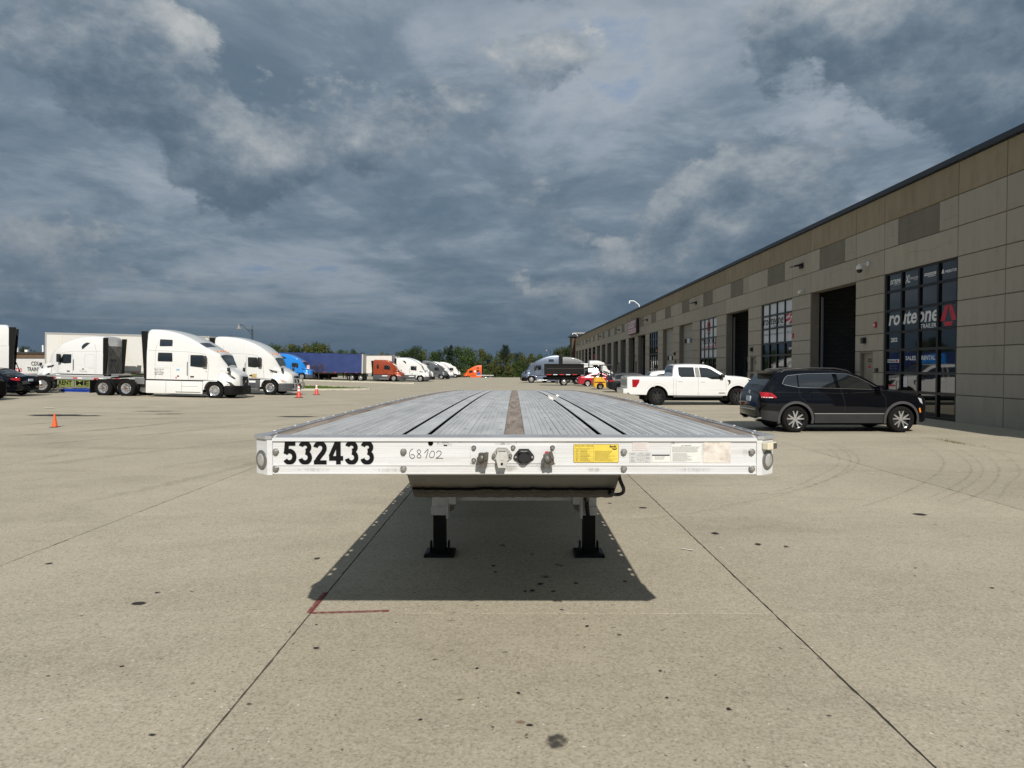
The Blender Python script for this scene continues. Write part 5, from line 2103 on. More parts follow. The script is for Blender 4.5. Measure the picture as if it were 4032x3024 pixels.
    def cap(s, name, xa, xb, f0, f1, m, parent, off=0.006, nx=10, ny=10):
        """patch of the upper surface between two stations; f0..f1 as fractions of the half width"""
        vs, fs = [], []
        for i in range(nx + 1):
            x = xa + (xb - xa) * i / nx
            yw = s.y0(x) + s.rad(x) * 0.75
            for j in range(ny + 1):
                y = yw * (f0 + (f1 - f0) * j / ny)
                e = 0.004
                dzx = (s.Zs(x + e, y) - s.Zs(x - e, y)) / (2 * e)
                dzy = (s.Zs(x, y + e) - s.Zs(x, y - e)) / (2 * e)
                n = Vector((-dzx, -dzy, 1)).normalized()
                vs.append(Vector((x, y, s.Zs(x, y))) + n * off)
        for i in range(nx):
            for j in range(ny):
                a = i * (ny + 1) + j
                fs.append((a, a + 1, a + ny + 2, a + ny + 1))
        return MB().add(vs, fs).build(name, m, parent, 40)


# ------------------------------------------------------------------ wheels
WHEEL_CACHE = {}


def wheel_meshes(Rt, wd, rim, style):
    key = (Rt, wd, rim, style)
    if key in WHEEL_CACHE:
        return WHEEL_CACHE[key]
    t = MB()
    h = wd / 2
    t.lathe([(rim, -h * 0.80), (rim + 0.012, -h * 0.93), (rim + (Rt - rim) * 0.5, -h), (Rt - 0.03, -h * 0.90), (Rt - 0.008, -h * 0.72), (Rt, -h * 0.4), (Rt, h * 0.4),
             (Rt - 0.008, h * 0.72), (Rt - 0.03, h * 0.90), (rim + (Rt - rim) * 0.5, h), (rim + 0.012, h * 0.93), (rim, h * 0.80)], 'y', n=36, closed=True)
    tyre = t.build('wheel', M_TYREM, None, 40)
    r = MB()
    if style == 'truck':
        prof = [(0.0, -h * 0.80), (0.055, -h * 0.80), (0.065, -h * 0.62), (0.11, -h * 0.55), (0.125, -h * 0.40), (rim * 0.72, -h * 0.42), (rim * 0.80, -h * 0.60), (rim * 0.90, -h * 0.80), (rim, -h * 0.90), (rim + 0.006, -h * 0.86), (rim, h * 0.6), (0.0, h * 0.6)]
    elif style == 'dual':
        prof = [(0.0, -h * 0.86), (0.09, -h * 0.86), (0.10, -h * 0.55), (0.12, -h * 0.50), (0.13, -h * 0.30), (rim * 0.66, -h * 0.28), (rim * 0.80, -h * 0.50), (rim * 0.92, -h * 0.90), (rim, -h * 0.93), (rim + 0.004, -h * 0.88), (rim, h * 0.6), (0.0, h * 0.6)]
    else:
        prof = [(0.0, -h * 0.42), (rim * 0.86, -h * 0.28), (rim * 0.92, -h * 0.80), (rim, -h * 0.88), (rim + 0.004, -h * 0.82), (rim, h * 0.6), (0.0, h * 0.6)]
    r.lathe(prof, 'y', n=36)
    mt = {'truck': M_POLISH, 'dual': M_POLISH, 'steel': M_SATIN_AL, 'alloy': M_BLKRIM, 'alloy5': M_SATIN_AL, 'black': M_BLKRIM}[style]
    rm = r.build('rim', mt, None, 35)
    ex = []
    if style in ('truck', 'dual'):
        q = MB()
        for i in range(10):
            a = 2 * math.pi * i / 10
            rr = rim * 0.58
            yb = -h * (0.43 if style == 'truck' else 0.32)
            q.lathe([(0.0, 0.0), (0.026, 0.0), (0.026, -0.006), (0.0, -0.006)], 'y', (rr * math.cos(a), yb, rr * math.sin(a)), 10)
        for i in range(10):
            a = 2 * math.pi * (i + 0.5) / 10
            q.lathe([(0.0, 0.0), (0.014, 0.0), (0.012, -0.03), (0.0, -0.03)], 'y', (0.142 * math.cos(a), -h * 0.42, 0.142 * math.sin(a)), 6)
        ex.append(('hand_hole', q.build('hand_hole', M_STEEL_D, None)))
        if style == 'dual':
            q = MB()
            q.lathe([(0.0, -h * 0.90), (0.075, -h * 0.90), (0.085, -h * 0.70), (0.085, -h * 0.5)], 'y', n=16)
            ex.append(('hub', q.build('hub', mat('rusty_hub', (0.10, 0.06, 0.035), 0.7, var=0.4, vscale=20), None, 40)))
    if style in ('alloy', 'alloy5', 'black', 'steel'):
        q = MB()
        ns = 5 if style != 'black' else 6
        y1, y2 = -h * 0.80, -h * 0.52
        for i in range(ns):
            a0 = 2 * math.pi * i / ns + math.pi / 2
            spread = ((-0.17, 0.17) if style == 'alloy' else ((-0.10, 0.10) if style == 'black' else (0.0,)))
            for sp in spread:
                w0, w1 = (0.040, 0.026) if style != 'alloy5' else (0.062, 0.050)
                ra, rb2 = 0.045, rim * 0.955
                aa, ab = a0 + sp * 0.25, a0 + sp * 1.55
                pa = Vector((ra * math.cos(aa), 0, ra * math.sin(aa)))
                pb = Vector((rb2 * math.cos(ab), 0, rb2 * math.sin(ab)))
                d = (pb - pa).normalized()
                nn = Vector((-d.z, 0, d.x))
                vs = []
                for p, w, yf in ((pa, w0, y1 + 0.012), (pb, w1, y1)):
                    vs += [p - nn * w / 2 + Vector((0, yf, 0)), p + nn * w / 2 + Vector((0, yf, 0)), p + nn * w * 0.75 + Vector((0, yf + 0.03, 0)), p - nn * w * 0.75 + Vector((0, yf + 0.03, 0))]
                q.add(vs, [(0, 1, 5, 4), (1, 2, 6, 5), (2, 3, 7, 6), (3, 0, 4, 7), (0, 3, 2, 1), (4, 5, 6, 7)])
        q.lathe([(0.0, y1 + 0.0), (0.035, y1 + 0.002), (0.055, y1 + 0.02), (0.055, y1 + 0.05)], 'y', n=18)
        if style == 'alloy':
            q.lathe([(rim * 0.93, y1 + 0.012), (rim * 0.985, y1 - 0.004), (rim + 0.004, y1 + 0.004), (rim * 0.98, y1 + 0.03), (rim * 0.93, y1 + 0.03)], 'y', n=36, closed=True)
        ex.append(('spokes', q.build('spokes', {'alloy': M_SATIN_AL, 'alloy5': M_SATIN_AL, 'black': mat('machined_black', (0.05, 0.05, 0.052), 0.2, metal=0.5), 'steel': M_STEEL_D}[style], None, 30)))
        if style in ('black',):
            q = MB()
            for i in range(6):
                a = 2 * math.pi * i / 6 + 0.3
                q.lathe([(0.0, 0.0), (0.013, 0.0), (0.011, -0.02), (0.0, -0.02)], 'y', (0.09 * math.cos(a), y1 + 0.02, 0.09 * math.sin(a)), 6)
            ex.append(('lug_nuts', q.build('lug_nuts', M_CHROME, None)))
    res = (tyre.data, rm.data, [(n_, o_.data) for n_, o_ in ex])
    for o_ in [tyre, rm] + [o for _, o in ex]:
        bpy.data.objects.remove(o_)
    WHEEL_CACHE[key] = res
    return res


def wheel(parent, x, y, Rt, wd, rim, style, z=None):
    """outer face looks away from the centre line"""
    td, rd, ex = wheel_meshes(Rt, wd, rim, style)
    w = link('wheel', td, parent)
    w.location = (x, y, Rt if z is None else z)
    w.rotation_euler = (0, rng.uniform(0, 6) * 0, math.pi if y > 0 else 0)
    r = link('rim', rd, w)
    for n_, d_ in ex:
        link(n_, d_, w)
    return w


# ------------------------------------------------------------------ passenger cars
def car(name, label, cat, loc, rotz, P, tilt=0.0):
    """P: profile dictionary in metres, x forward from the middle of the wheelbase."""
    t = thing(name, label, cat, loc, rotz, P.get('group'), tilt)
    wb = P['wb'] / 2
    Rt = P['Rt']
    ar = [(-wb, Rt, Rt + P.get('gap', 0.06)), (wb, Rt, Rt + P.get('gap', 0.06))]
    lf = Loft(P['top'], P['bot'], P['wid'], P['lean'], P.get('r', 0.09), P.get('crown', 0.035), ar)
    lf.build('body', P['paint'], t)
    hw = max(p[1] for p in P['wid'])
    # dark pan between the wheels
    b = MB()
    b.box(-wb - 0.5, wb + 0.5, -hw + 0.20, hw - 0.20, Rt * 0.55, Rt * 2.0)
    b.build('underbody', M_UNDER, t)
    for sx in (-wb, wb):
        for sy in (-1, 1):
            wheel(t, sx, sy * (hw - P['tw'] / 2 - P.get('inset', 0.015)), Rt, P['tw'], P['rim'], P['style'])
    for poly in P['win']:
        lf.side('side_window', poly, P.get('glass', M_GLASS), t)
    if 'dlo' in P:
        lf.side_line('window_trim', P['dlo'], 0.009, P.get('trimmat', M_CHROME), t, closed=True, off=0.006)
    a, b_ = P['ws']
    lf.cap('windshield', a, b_, -0.94, 0.94, P.get('wsglass', M_GLASS), t)
    if P.get('rw'):
        lf.cap('rear_window', P['rw'][0], P['rw'][1], -0.9, 0.9, M_GLASS, t)
    for line in P.get('seams', ()):
        lf.side_line('door_seam', line, 0.0035, M_SEAM, t, off=0.0)
    for x, z in P.get('handles', ()):
        for sd in (-1, 1):
            q = MB()
            y = sd * (lf.W(x, z) + 0.012)
            q.box(x - 0.10, x + 0.10, y - 0.014, y + 0.014, z - 0.018, z + 0.018, 0.008)
            q.build('door_handle', P.get('handlemat', P['paint']), t, 40)
    for nm, poly, m in P.get('lamps', ()):
        lf.side(nm, poly, m, t, off=0.008, cell=0.06)
    for nm, poly, m in P.get('patches', ()):
        lf.side(nm, poly, m, t, off=0.010, cell=0.1)
    if P.get('mirror'):
        x, z, m = P['mirror']
        for sd in (-1, 1):
            q = MB()
            y = sd * (lf.W(x, z) + 0.13)
            q.box(x - 0.07, x + 0.09, y - 0.10, y + 0.10, z - 0.075, z + 0.085, 0.03)
            q.build('mirror', m, t, 40)
    if P.get('arch'):
        m, w = P['arch']
        for xc, zc, Rr in ar:
            for sd in (-1, 1):
                vs, fs = [], []
                n = 22
                for i in range(n + 1):
                    a_ = R(-14) + (math.pi + R(28)) * i / n
                    for rr, oo in ((Rr - 0.012, -0.02), (Rr - 0.012, 0.016), (Rr + w * 0.8, 0.016), (Rr + w, 0.002)):
                        x, z = xc + rr * math.cos(a_), zc + rr * math.sin(a_)
                        vs.append((x, sd * (lf.W(min(max(x, lf.x0), lf.x1), max(z, 0.2)) + oo), z))
                for i in range(n):
                    for k in range(3):
                        fs.append((i * 4 + k, i * 4 + k + 1, i * 4 + 5 + k, i * 4 + 4 + k))
                MB().add(vs, fs).build('wheel_arch', m, t, 40)
    return t, lf


def lerp_pts(k, x0, y0, wb, pts):
    return [((p[0] - x0) * k - wb / 2, (y0 - p[1]) * k) for p in pts]


# ---- sport utility, black
def make_suv(loc, rotz):
    k, wb = 2.79 / 1070, 2.79
    C = lambda *p: lerp_pts(k, 760, 788, wb, p)
    dlo = C((632, 292), (660, 240), (692, 212), (850, 195), (1150, 188), (1290, 194), (1400, 228), (1500, 282), (1612, 350), (1545, 351), (1210, 342), (790, 331), (655, 305))
    P = dict(wb=wb, Rt=0.352, tw=0.235, rim=0.245, style='alloy', gap=0.075, inset=0.02, paint=M_BLACKCAR,
             top=[(-2.36, 0.62), (-2.34, 0.80), (-2.30, 1.02), (-2.22, 1.14), (-2.08, 1.32), (-1.93, 1.50), (-1.84, 1.585), (-1.60, 1.630), (-1.1, 1.655), (-0.5, 1.655), (-0.05, 1.62), (0.25, 1.54),
                  (0.60, 1.37), (0.96, 1.145), (1.03, 1.115), (1.45, 1.07), (1.85, 1.00), (2.10, 0.90), (2.20, 0.78), (2.24, 0.62)],
             bot=[(-2.36, 0.42), (-2.2, 0.33), (-1.9, 0.27), (1.9, 0.25), (2.15, 0.30), (2.24, 0.40)],
             wid=[(-2.36, 0.66), (-2.28, 0.80), (-2.1, 0.89), (-1.8, 0.915), (0.0, 0.92), (1.5, 0.915), (1.9, 0.86), (2.12, 0.72), (2.24, 0.52)],
             lean=[(0.2, 0.955), (0.5, 0.99), (0.75, 1.0), (0.95, 0.985), (1.10, 0.95), (1.35, 0.865), (1.65, 0.74)], r=0.085,
             win=[C((640, 290), (662, 246), (694, 218), (785, 205), (785, 327), (660, 302)), C((800, 204), (1145, 194), (1172, 336), (800, 329)),
                  C((1195, 194), (1290, 200), (1398, 234), (1500, 288), (1535, 345), (1212, 338))],
             dlo=dlo, ws=(0.22, 0.98), rw=(-2.16, -1.90),
             seams=[C((795, 333), (800, 420), (850, 470), (925, 560), (945, 600), (945, 670)), C((1190, 200), (1215, 345), (1250, 480), (1255, 672)), C((1600, 350), (1662, 430), (1668, 560), (1650, 670)),
                    C((430, 378), (850, 380), (1250, 392), (1640, 370))],
             handles=[((870 - 760) * k - wb / 2, (788 - 374) * k), ((1290 - 760) * k - wb / 2, (788 - 384) * k)],
             lamps=[('headlight', C((1995, 432), (2035, 445), (2052, 500), (2020, 478)), M_HEADL), ('side_reflector', C((2006, 540), (2022, 536), (2034, 582), (2018, 585)), M_AMBER),
                    ('tail_light', [(-2.30, 1.075), (-2.02, 1.045), (-1.90, 0.935), (-1.92, 0.915), (-2.28, 0.925)], M_REDL), ('reverse_light', [(-2.27, 0.945), (-1.99, 0.935), (-2.01, 0.917), (-2.27, 0.922)], M_REFL_W)],
             patches=[('sill_cladding', [(-0.90, 0.255), (0.90, 0.255), (0.90, 0.50), (-0.90, 0.50)], M_SILL), ('rear_bumper', [(-2.33, 0.36), (-1.90, 0.29), (-1.84, 0.34), (-1.86, 0.56), (-2.345, 0.60)], M_SILL)],
             mirror=(0.78, 1.17, M_BLACKCAR), arch=(M_TRIM, 0.055), handlemat=M_BLACKCAR)
    t, lf = car('suv', 'black sport utility car with roof rails parked nose towards the dark storefront', 'suv', loc, rotz, P)
    # chrome strips, roof rails, spoiler, plate
    lf.side_line('chrome_strip', [(-0.92, 0.505), (0.92, 0.505)], 0.010, M_SATIN_AL, t, off=0.012)
    for sd in (-1, 1):
        q = MB()
        q.tube([(x, sd * (lf.W(x, 1.55) - 0.03), lf.top(x) + dz_) for x, dz_ in ((-1.72, -0.03), (-1.6, 0.035), (-1.0, 0.05), (-0.3, 0.05), (0.05, 0.03), (0.16, -0.04))], 0.018, 8)
        q.build('roof_rail', M_SATINB, t, 60)
    q = MB()
    q.prism([(-1.86, 1.55), (-2.08, 1.555), (-2.10, 1.575), (-1.9, 1.625), (-1.75, 1.635)], -0.60, 0.60, 'xz')
    q.build('spoiler', M_BLACKCAR, t)
    rear = Loft.W
    q = MB()
    q.tube([(-2.375, y, 0.60 - 0.0 * abs(y)) for y in np.linspace(-0.56, 0.56, 9)], 0.012, 6)
    q.build('bumper_trim', M_SATIN_AL, t)
    q = MB()
    q.box(-2.352, -2.325, -0.16, 0.16, 0.80, 0.94)
    q.build('licence_plate', M_PLATE, t)
    q = MB()
    q.lathe([(0.03, -0.008), (0.055, -0.006), (0.055, 0.01), (0.03, 0.01)], 'x', (-2.31, 0, 1.06), 20)
    q.tube([(-2.315, -0.03, 1.09), (-2.32, 0.0, 1.03), (-2.315, 0.03, 1.09)], 0.008, 5)
    q.build('badge', M_CHROME, t, 50)
    q = MB()
    q.tube([(-2.20, 0.12, 1.205), (-2.16, -0.12, 1.235)], 0.016, 6)
    q.build('rear_wiper', M_SATINB, t)
    for sd in (-1, 1):
        q = MB()
        q.prism([(sd * 0.80, 0.40), (sd * 0.42, 0.33), (sd * 0.48, 0.30), (sd * 0.80, 0.37)], -2.33, -2.20, 'yz')
        q.build('exhaust_trim', M_CHROME, t)
    return t


# ---- crew-cab pickup
def make_pickup(name, label, loc, rotz, pm, tilt=0.0):
    k, wb = 3.69 / 1170, 3.69
    C = lambda *p: lerp_pts(k, 690, 866, wb, p)
    P = dict(wb=wb, Rt=0.405, tw=0.275, rim=0.26, style='black', gap=0.095, inset=0.01, paint=pm,
             top=[(-3.21, 1.29), (-3.19, 1.32), (-3.0, 1.333), (-1.17, 1.333), (-1.15, 1.34), (-1.10, 1.66), (-1.03, 1.83), (-0.95, 1.865), (-0.3, 1.885), (0.35, 1.868), (0.62, 1.80), (0.95, 1.60), (1.32, 1.385),
                  (1.40, 1.36), (1.9, 1.325), (2.30, 1.27), (2.50, 1.19), (2.60, 1.06), (2.64, 0.85)],
             bot=[(-3.21, 0.62), (-3.05, 0.50), (2.3, 0.44), (2.5, 0.46), (2.64, 0.52)],
             wid=[(-3.21, 0.97), (-3.0, 1.0), (0, 1.005), (1.9, 1.0), (2.35, 0.96), (2.56, 0.84), (2.64, 0.70)],
             lean=[(0.4, 0.96), (0.55, 1.0), (0.75, 0.985), (1.1, 0.985), (1.30, 0.965), (1.55, 0.875), (1.88, 0.755)], r=0.07,
             win=[C((1000, 315), (1010, 306), (1228, 308), (1236, 452), (1035, 452), (1000, 420)), C((1305, 310), (1420, 318), (1480, 340), (1600, 415), (1640, 478), (1590, 484), (1480, 484), (1410, 458), (1318, 455))],
             ws=(0.55, 1.34), wsglass=M_GLASS, glass=M_GLASS,
             seams=[C((965, 300), (962, 640), (968, 735)), C((1270, 320), (1283, 455), (1283, 738)), C((1680, 480), (1690, 600), (1676, 735)), C((925, 450), (925, 735)), C((965, 640), (1676, 640))],
             handles=[((1028 - 690) * k - wb / 2, (866 - 512) * k), ((1352 - 690) * k - wb / 2, (866 - 517) * k)],
             lamps=[('tail_light', C((325, 487), (432, 487), (428, 530), (385, 598), (330, 598)), M_REDL), ('headlight', [(2.30, 1.20), (2.58, 1.14), (2.615, 0.98), (2.50, 0.93), (2.40, 1.04)], M_SATINB)],
             patches=[('fender_vent', C((1705, 495), (1748, 495), (1750, 540), (1710, 575), (1730, 535)), M_SATINB), ('door_badge', C((1580, 678), (1668, 678), (1668, 688), (1580, 688)), M_SATINB)],
             mirror=(1.10, 1.36, M_SATINB), arch=None)
    t, lf = car(name, label, 'pickup', loc, rotz, P, tilt)
    lf.side('pillar_trim', C((1238, 310), (1298, 310), (1312, 455), (1246, 453)), M_SATINB, t, off=0.007)
    q = MB()
    q.box(-3.17, -1.19, -0.88, 0.88, 1.337, 1.352, 0.004)
    q.build('bed_cover', M_SATINB, t)
    lf.cap('cab_rear_window', -1.125, -1.05, -0.8, 0.8, M_GLASS, t)
    q = MB()
    q.box(-3.40, -3.19, -0.98, 0.98, 0.55, 0.78, 0.03)
    q.build('rear_bumper', pm, t, 40)
    q = MB()
    q.box(-3.225, -3.20, -0.80, 0.80, 0.82, 1.28, 0.01)
    o = q.build('tailgate', pm, t)
    q = MB()
    q.box(-3.235, -3.222, -0.74, 0.74, 0.90, 1.20, 0.004)
    q.build('tailgate_panel', mat('primer_grey', (0.36, 0.36, 0.36), 0.6, var=0.15, vscale=6), o)
    for sd in (-1, 1):
        q = MB()
        q.tube([(-1.1, sd * 0.93, 0.40), (1.15, sd * 0.93, 0.40)], 0.045, 8)
        q.build('running_board', M_SATINB, t, 50)
    q = MB()
    q.box(2.60, 2.68, -0.70, 0.70, 0.80, 1.12, 0.02)
    q.build('grille', M_SATINB, t)
    q = MB()
    q.box(2.50, 2.74, -0.86, 0.86, 0.50, 0.76, 0.04)
    q.build('front_bumper', pm, t, 40)
    lf.side_line('arch_crease', [(-wb / 2 + 0.62 * math.cos(a), 0.42 + 0.62 * math.sin(a)) for a in np.linspace(0.35, math.pi - 0.35, 14)], 0.012, pm, t, off=0.0)
    lf.side_line('arch_crease', [(wb / 2 + 0.60 * math.cos(a), 0.42 + 0.60 * math.sin(a)) for a in np.linspace(0.55, math.pi - 0.35, 14)], 0.012, pm, t, off=0.0)
    return t


# ---- other cars by proportions
def make_car(name, label, loc, rotz, pm, body, cat='car', style='alloy5', tilt=0.0, wsglass=None, trim=None):
    B = {
        'wagon': dict(wb=2.81, L=(-2.35, 2.25), h=1.46, belt=0.93, nose=0.70, cowl=(0.78, 1.0), roof=((-2.05, 1.22), (-1.85, 1.40), (-1.2, 1.455), (-0.3, 1.46), (0.05, 1.42)), Rt=0.33, dlo=[(-1.95, 0.97), (-1.72, 1.26), (-1.2, 1.335), (-0.3, 1.35), (0.05, 1.32), (0.70, 0.99)]),
        'sedan': dict(wb=2.80, L=(-2.45, 2.35), h=1.47, belt=0.93, nose=0.70, cowl=(0.92, 1.0), roof=((-2.35, 1.03), (-1.75, 1.08), (-1.55, 1.13), (-1.05, 1.36), (-0.6, 1.46), (0.0, 1.465), (0.22, 1.42)), Rt=0.33, dlo=[(-1.35, 1.0), (-0.95, 1.28), (-0.55, 1.36), (0.0, 1.365), (0.25, 1.32), (0.80, 0.99)]),
        'crossover': dict(wb=2.70, L=(-2.2, 2.2), h=1.62, belt=1.05, nose=0.8, cowl=(0.80, 1.12), roof=((-2.05, 1.25), (-1.85, 1.50), (-1.5, 1.58), (-0.8, 1.62), (-0.2, 1.615), (0.05, 1.56)), Rt=0.35, dlo=[(-1.8, 1.1), (-1.6, 1.40), (-1.0, 1.48), (-0.2, 1.49), (0.08, 1.44), (0.72, 1.10)]),
        'offroad': dict(wb=2.95, L=(-1.95, 1.90), h=1.84, belt=1.2, nose=1.0, cowl=(0.72, 1.24), roof=((-1.93, 1.70), (-1.85, 1.80), (-1.2, 1.84), (0.3, 1.83), (0.42, 1.78)), Rt=0.42, dlo=[(-1.7, 1.25), (-1.7, 1.68), (0.3, 1.68), (0.62, 1.28)]),
    }[body]
    x0, x1 = B['L']
    h = B['h']
    top = [(x0, 0.62), (x0 + 0.03, 0.80), (x0 + 0.09, B['roof'][0][1] - 0.12 if body != 'sedan' else 0.98)] + [tuple(p) for p in B['roof']] + [B['cowl'], (B['cowl'][0] + 0.12, B['cowl'][1] - 0.03), (x1 - 0.45, B['belt'] - 0.08 if body != 'offroad' else 1.16), (x1 - 0.14, B['nose'] + 0.06 if body != 'offroad' else 1.10), (x1 - 0.03, B['nose'] - 0.08), (x1, 0.55)]
    top = sorted(dict(top).items())
    hw = 0.92 if body != 'offroad' else 0.90
    dl = B['dlo']
    bz = dl[0][1]
    mid = -0.35 if body != 'crossover' else -0.25
    upx = [p[0] for p in dl]
    upz = [p[1] for p in dl]

    def zup(x):
        return float(np.interp(x, upx, upz)) - 0.025
    rearp = [(dl[0][0] + 0.05, bz + 0.02)] + [p for p in [(x, zup(x)) for x in np.linspace(dl[0][0] + 0.12, mid - 0.03, 7)]] + [(mid - 0.03, bz + 0.02)]
    frontp = [(mid + 0.03, bz + 0.02)] + [(x, zup(x)) for x in np.linspace(mid + 0.03, dl[-1][0] - 0.12, 7)] + [(dl[-1][0] - 0.05, bz + 0.02)]
    P = dict(wb=B['wb'], Rt=B['Rt'], tw=0.225, rim=B['Rt'] * 0.68, style=style, gap=0.05, paint=pm, top=top,
             bot=[(x0, 0.40), (x0 + 0.2, 0.28), (0, 0.22), (x1 - 0.25, 0.24), (x1, 0.36)],
             wid=[(x0, hw * 0.70), (x0 + 0.10, hw * 0.86), (x0 + 0.35, hw * 0.97), (0, hw), (x1 - 0.55, hw * 0.97), (x1 - 0.15, hw * 0.78), (x1, hw * 0.55)] if body != 'offroad' else [(x0, hw * 0.95), (0, hw), (0.75, hw), (1.1, hw * 0.82), (x1, hw * 0.78)],
             lean=[(0.2, 0.95), (0.5, 0.99), (0.75, 1.0), (B['belt'], 0.975), (B['belt'] + 0.15, 0.92), (h, {'offroad': 0.86, 'wagon': 0.62}.get(body, 0.72))], r=0.08,
             win=[rearp, frontp], ws=(B['roof'][-1][0] + 0.02, B['cowl'][0] - 0.02), rw=((B['roof'][0][0] + 0.02, B['roof'][1][0] - 0.02) if body != 'sedan' else (-1.50, -0.98)),
             wsglass=wsglass or M_GLASS,
             seams=[[(mid, bz), (mid + 0.02, 0.55), (mid, 0.27)], [(0.80, bz), (0.86, 0.6), (0.80, 0.28)], [(-1.0, 0.72), (-0.95, bz)]],
             handles=[(-0.60, bz - 0.13), (0.35 if body != 'crossover' else 0.45, bz - 0.13)],
             lamps=[('headlight', [(x1 - 0.48, B['nose'] + 0.04), (x1 - 0.12, B['nose'] - 0.02), (x1 - 0.09, B['nose'] - 0.11), (x1 - 0.40, B['nose'] - 0.06)], M_HEADL),
                    ('tail_light', [(x0 + 0.06, bz - 0.02), (x0 + 0.45, bz - 0.04), (x0 + 0.38, bz - 0.13), (x0 + 0.05, bz - 0.18)], M_REDL)],
             mirror=(0.62, bz + 0.06, pm), arch=(M_TRIM, 0.05) if body in ('crossover', 'offroad') else None)
    if trim:
        P['dlo'] = [(dl[0][0], bz)] + dl[1:-1] + [(dl[-1][0], bz)]
        P['trimmat'] = trim
    t, lf = car(name, label, cat, loc, rotz, P, tilt)
    q = MB()
    zc = 0.80 if body != 'offroad' else 1.0
    q.box(x0 - 0.012, x0 + 0.02, -0.16, 0.16, zc, zc + 0.12)
    q.build('licence_plate', M_PLATE, t)
    return t, lf


# ------------------------------------------------------------------ lorries
STY = {
    'volvo': dict(cab=[(-3.86, 3.70), (-3.82, 3.84), (-3.72, 3.90), (-3.1, 3.885), (-2.4, 3.77), (-1.7, 3.55), (-1.0, 3.21), (-0.45, 2.90), (0.0, 2.66), (0.16, 2.58), (0.19, 2.50), (0.50, 1.98), (0.56, 1.86)],
                  wid=[(-3.86, 1.21), (-2.0, 1.225), (-0.75, 1.215), (-0.35, 1.13), (0.0, 1.01), (0.30, 0.86), (0.56, 0.66)],
                  hood=[(-0.66, 1.04), (0.15, 1.05), (0.22, 1.80), (0.55, 1.80), (1.0, 1.66), (1.38, 1.48), (1.52, 1.36), (1.58, 1.18), (1.60, 0.80)],
                  hwid=[(-0.66, 1.20), (0.0, 1.225), (0.5, 1.215), (0.95, 1.13), (1.3, 0.98), (1.5, 0.80), (1.60, 0.66)],
                  hlean=[(0.3, 1.0), (0.98, 1.0), (1.15, 0.94), (1.35, 0.84), (1.55, 0.80), (1.8, 0.86)],
                  win=[[(-3.20, 2.57), (-2.42, 2.57), (-2.40, 2.10), (-3.22, 2.10)], [(-3.13, 3.33), (-2.43, 3.31), (-2.43, 2.98), (-3.13, 2.96)]],
                  door=[(-1.36, 2.48), (-0.66, 2.48), (-0.50, 1.88), (-0.70, 1.80), (-1.36, 1.86)], ws=(0.19, 0.53), sky=(-0.93, -0.52), bar=M_BLACKP),
    'casc': dict(cab=[(-3.68, 3.62), (-3.64, 3.72), (-3.5, 3.76), (-3.1, 3.76), (-2.3, 3.70), (-1.5, 3.50), (-0.8, 3.20), (-0.25, 2.82), (0.05, 2.56), (0.16, 2.44), (0.40, 1.98), (0.48, 1.84)],
                 wid=[(-3.68, 1.20), (-2.0, 1.215), (-0.80, 1.205), (-0.45, 1.13), (-0.05, 1.00), (0.25, 0.84), (0.48, 0.66)],
                 hood=[(-0.66, 1.02), (0.05, 1.03), (0.12, 1.78), (0.50, 1.76), (1.10, 1.60), (1.48, 1.44), (1.62, 1.32), (1.70, 1.10), (1.72, 0.80)],
                 hwid=[(-0.66, 1.19), (0.0, 1.215), (0.5, 1.205), (1.0, 1.13), (1.4, 0.98), (1.62, 0.80), (1.72, 0.66)],
                 hlean=[(0.3, 1.0), (0.96, 1.0), (1.12, 0.94), (1.32, 0.84), (1.5, 0.80), (1.8, 0.86)],
                 win=[], door=[(-1.46, 2.44), (-0.90, 2.44), (-0.62, 1.92), (-0.66, 1.86), (-1.00, 1.80), (-1.44, 1.84)], ws=(0.17, 0.45), sky=None, bar=M_TRIM_D),
}
STY['mid'] = dict(STY['casc'])
STY['mid'].update(cab=[(-3.1, 3.10), (-3.06, 3.20), (-2.9, 3.27), (-1.5, 3.27), (-0.9, 3.18), (-0.45, 2.96), (-0.1, 2.66), (0.12, 2.44), (0.40, 1.98), (0.48, 1.84)], win=[[(-2.55, 2.55), (-2.28, 2.55), (-2.28, 1.95), (-2.55, 1.95)]])
STY['day'] = dict(STY['casc'])
STY['day'].update(cab=[(-1.9, 2.80), (-1.87, 2.90), (-1.75, 2.95), (-0.9, 2.95), (-0.45, 2.86), (-0.1, 2.66), (0.12, 2.44), (0.40, 1.98), (0.48, 1.84)], wid=[(-1.9, 1.05), (-0.9, 1.06), (-0.45, 1.02), (-0.05, 0.95), (0.25, 0.82), (0.48, 0.66)], win=[])
STY['pete'] = dict(STY['casc'])
STY['pete'].update(win=[[(-3.0, 3.42), (-2.35, 3.22), (-2.35, 3.05), (-3.0, 3.05)], [(-3.1, 2.5), (-2.4, 2.5), (-2.4, 2.05), (-3.1, 2.05)]])



KH = 0.78                                        # bonnet length factor ahead of the front axle
for _k, _v in STY.items():
    for _c in ('hood', 'hwid'):
        _v[_c] = [(x * KH if x > 0.5 else x, z) for x, z in _v[_c]] if not _v.get('short_' + _c) else _v[_c]
        _v['short_' + _c] = True


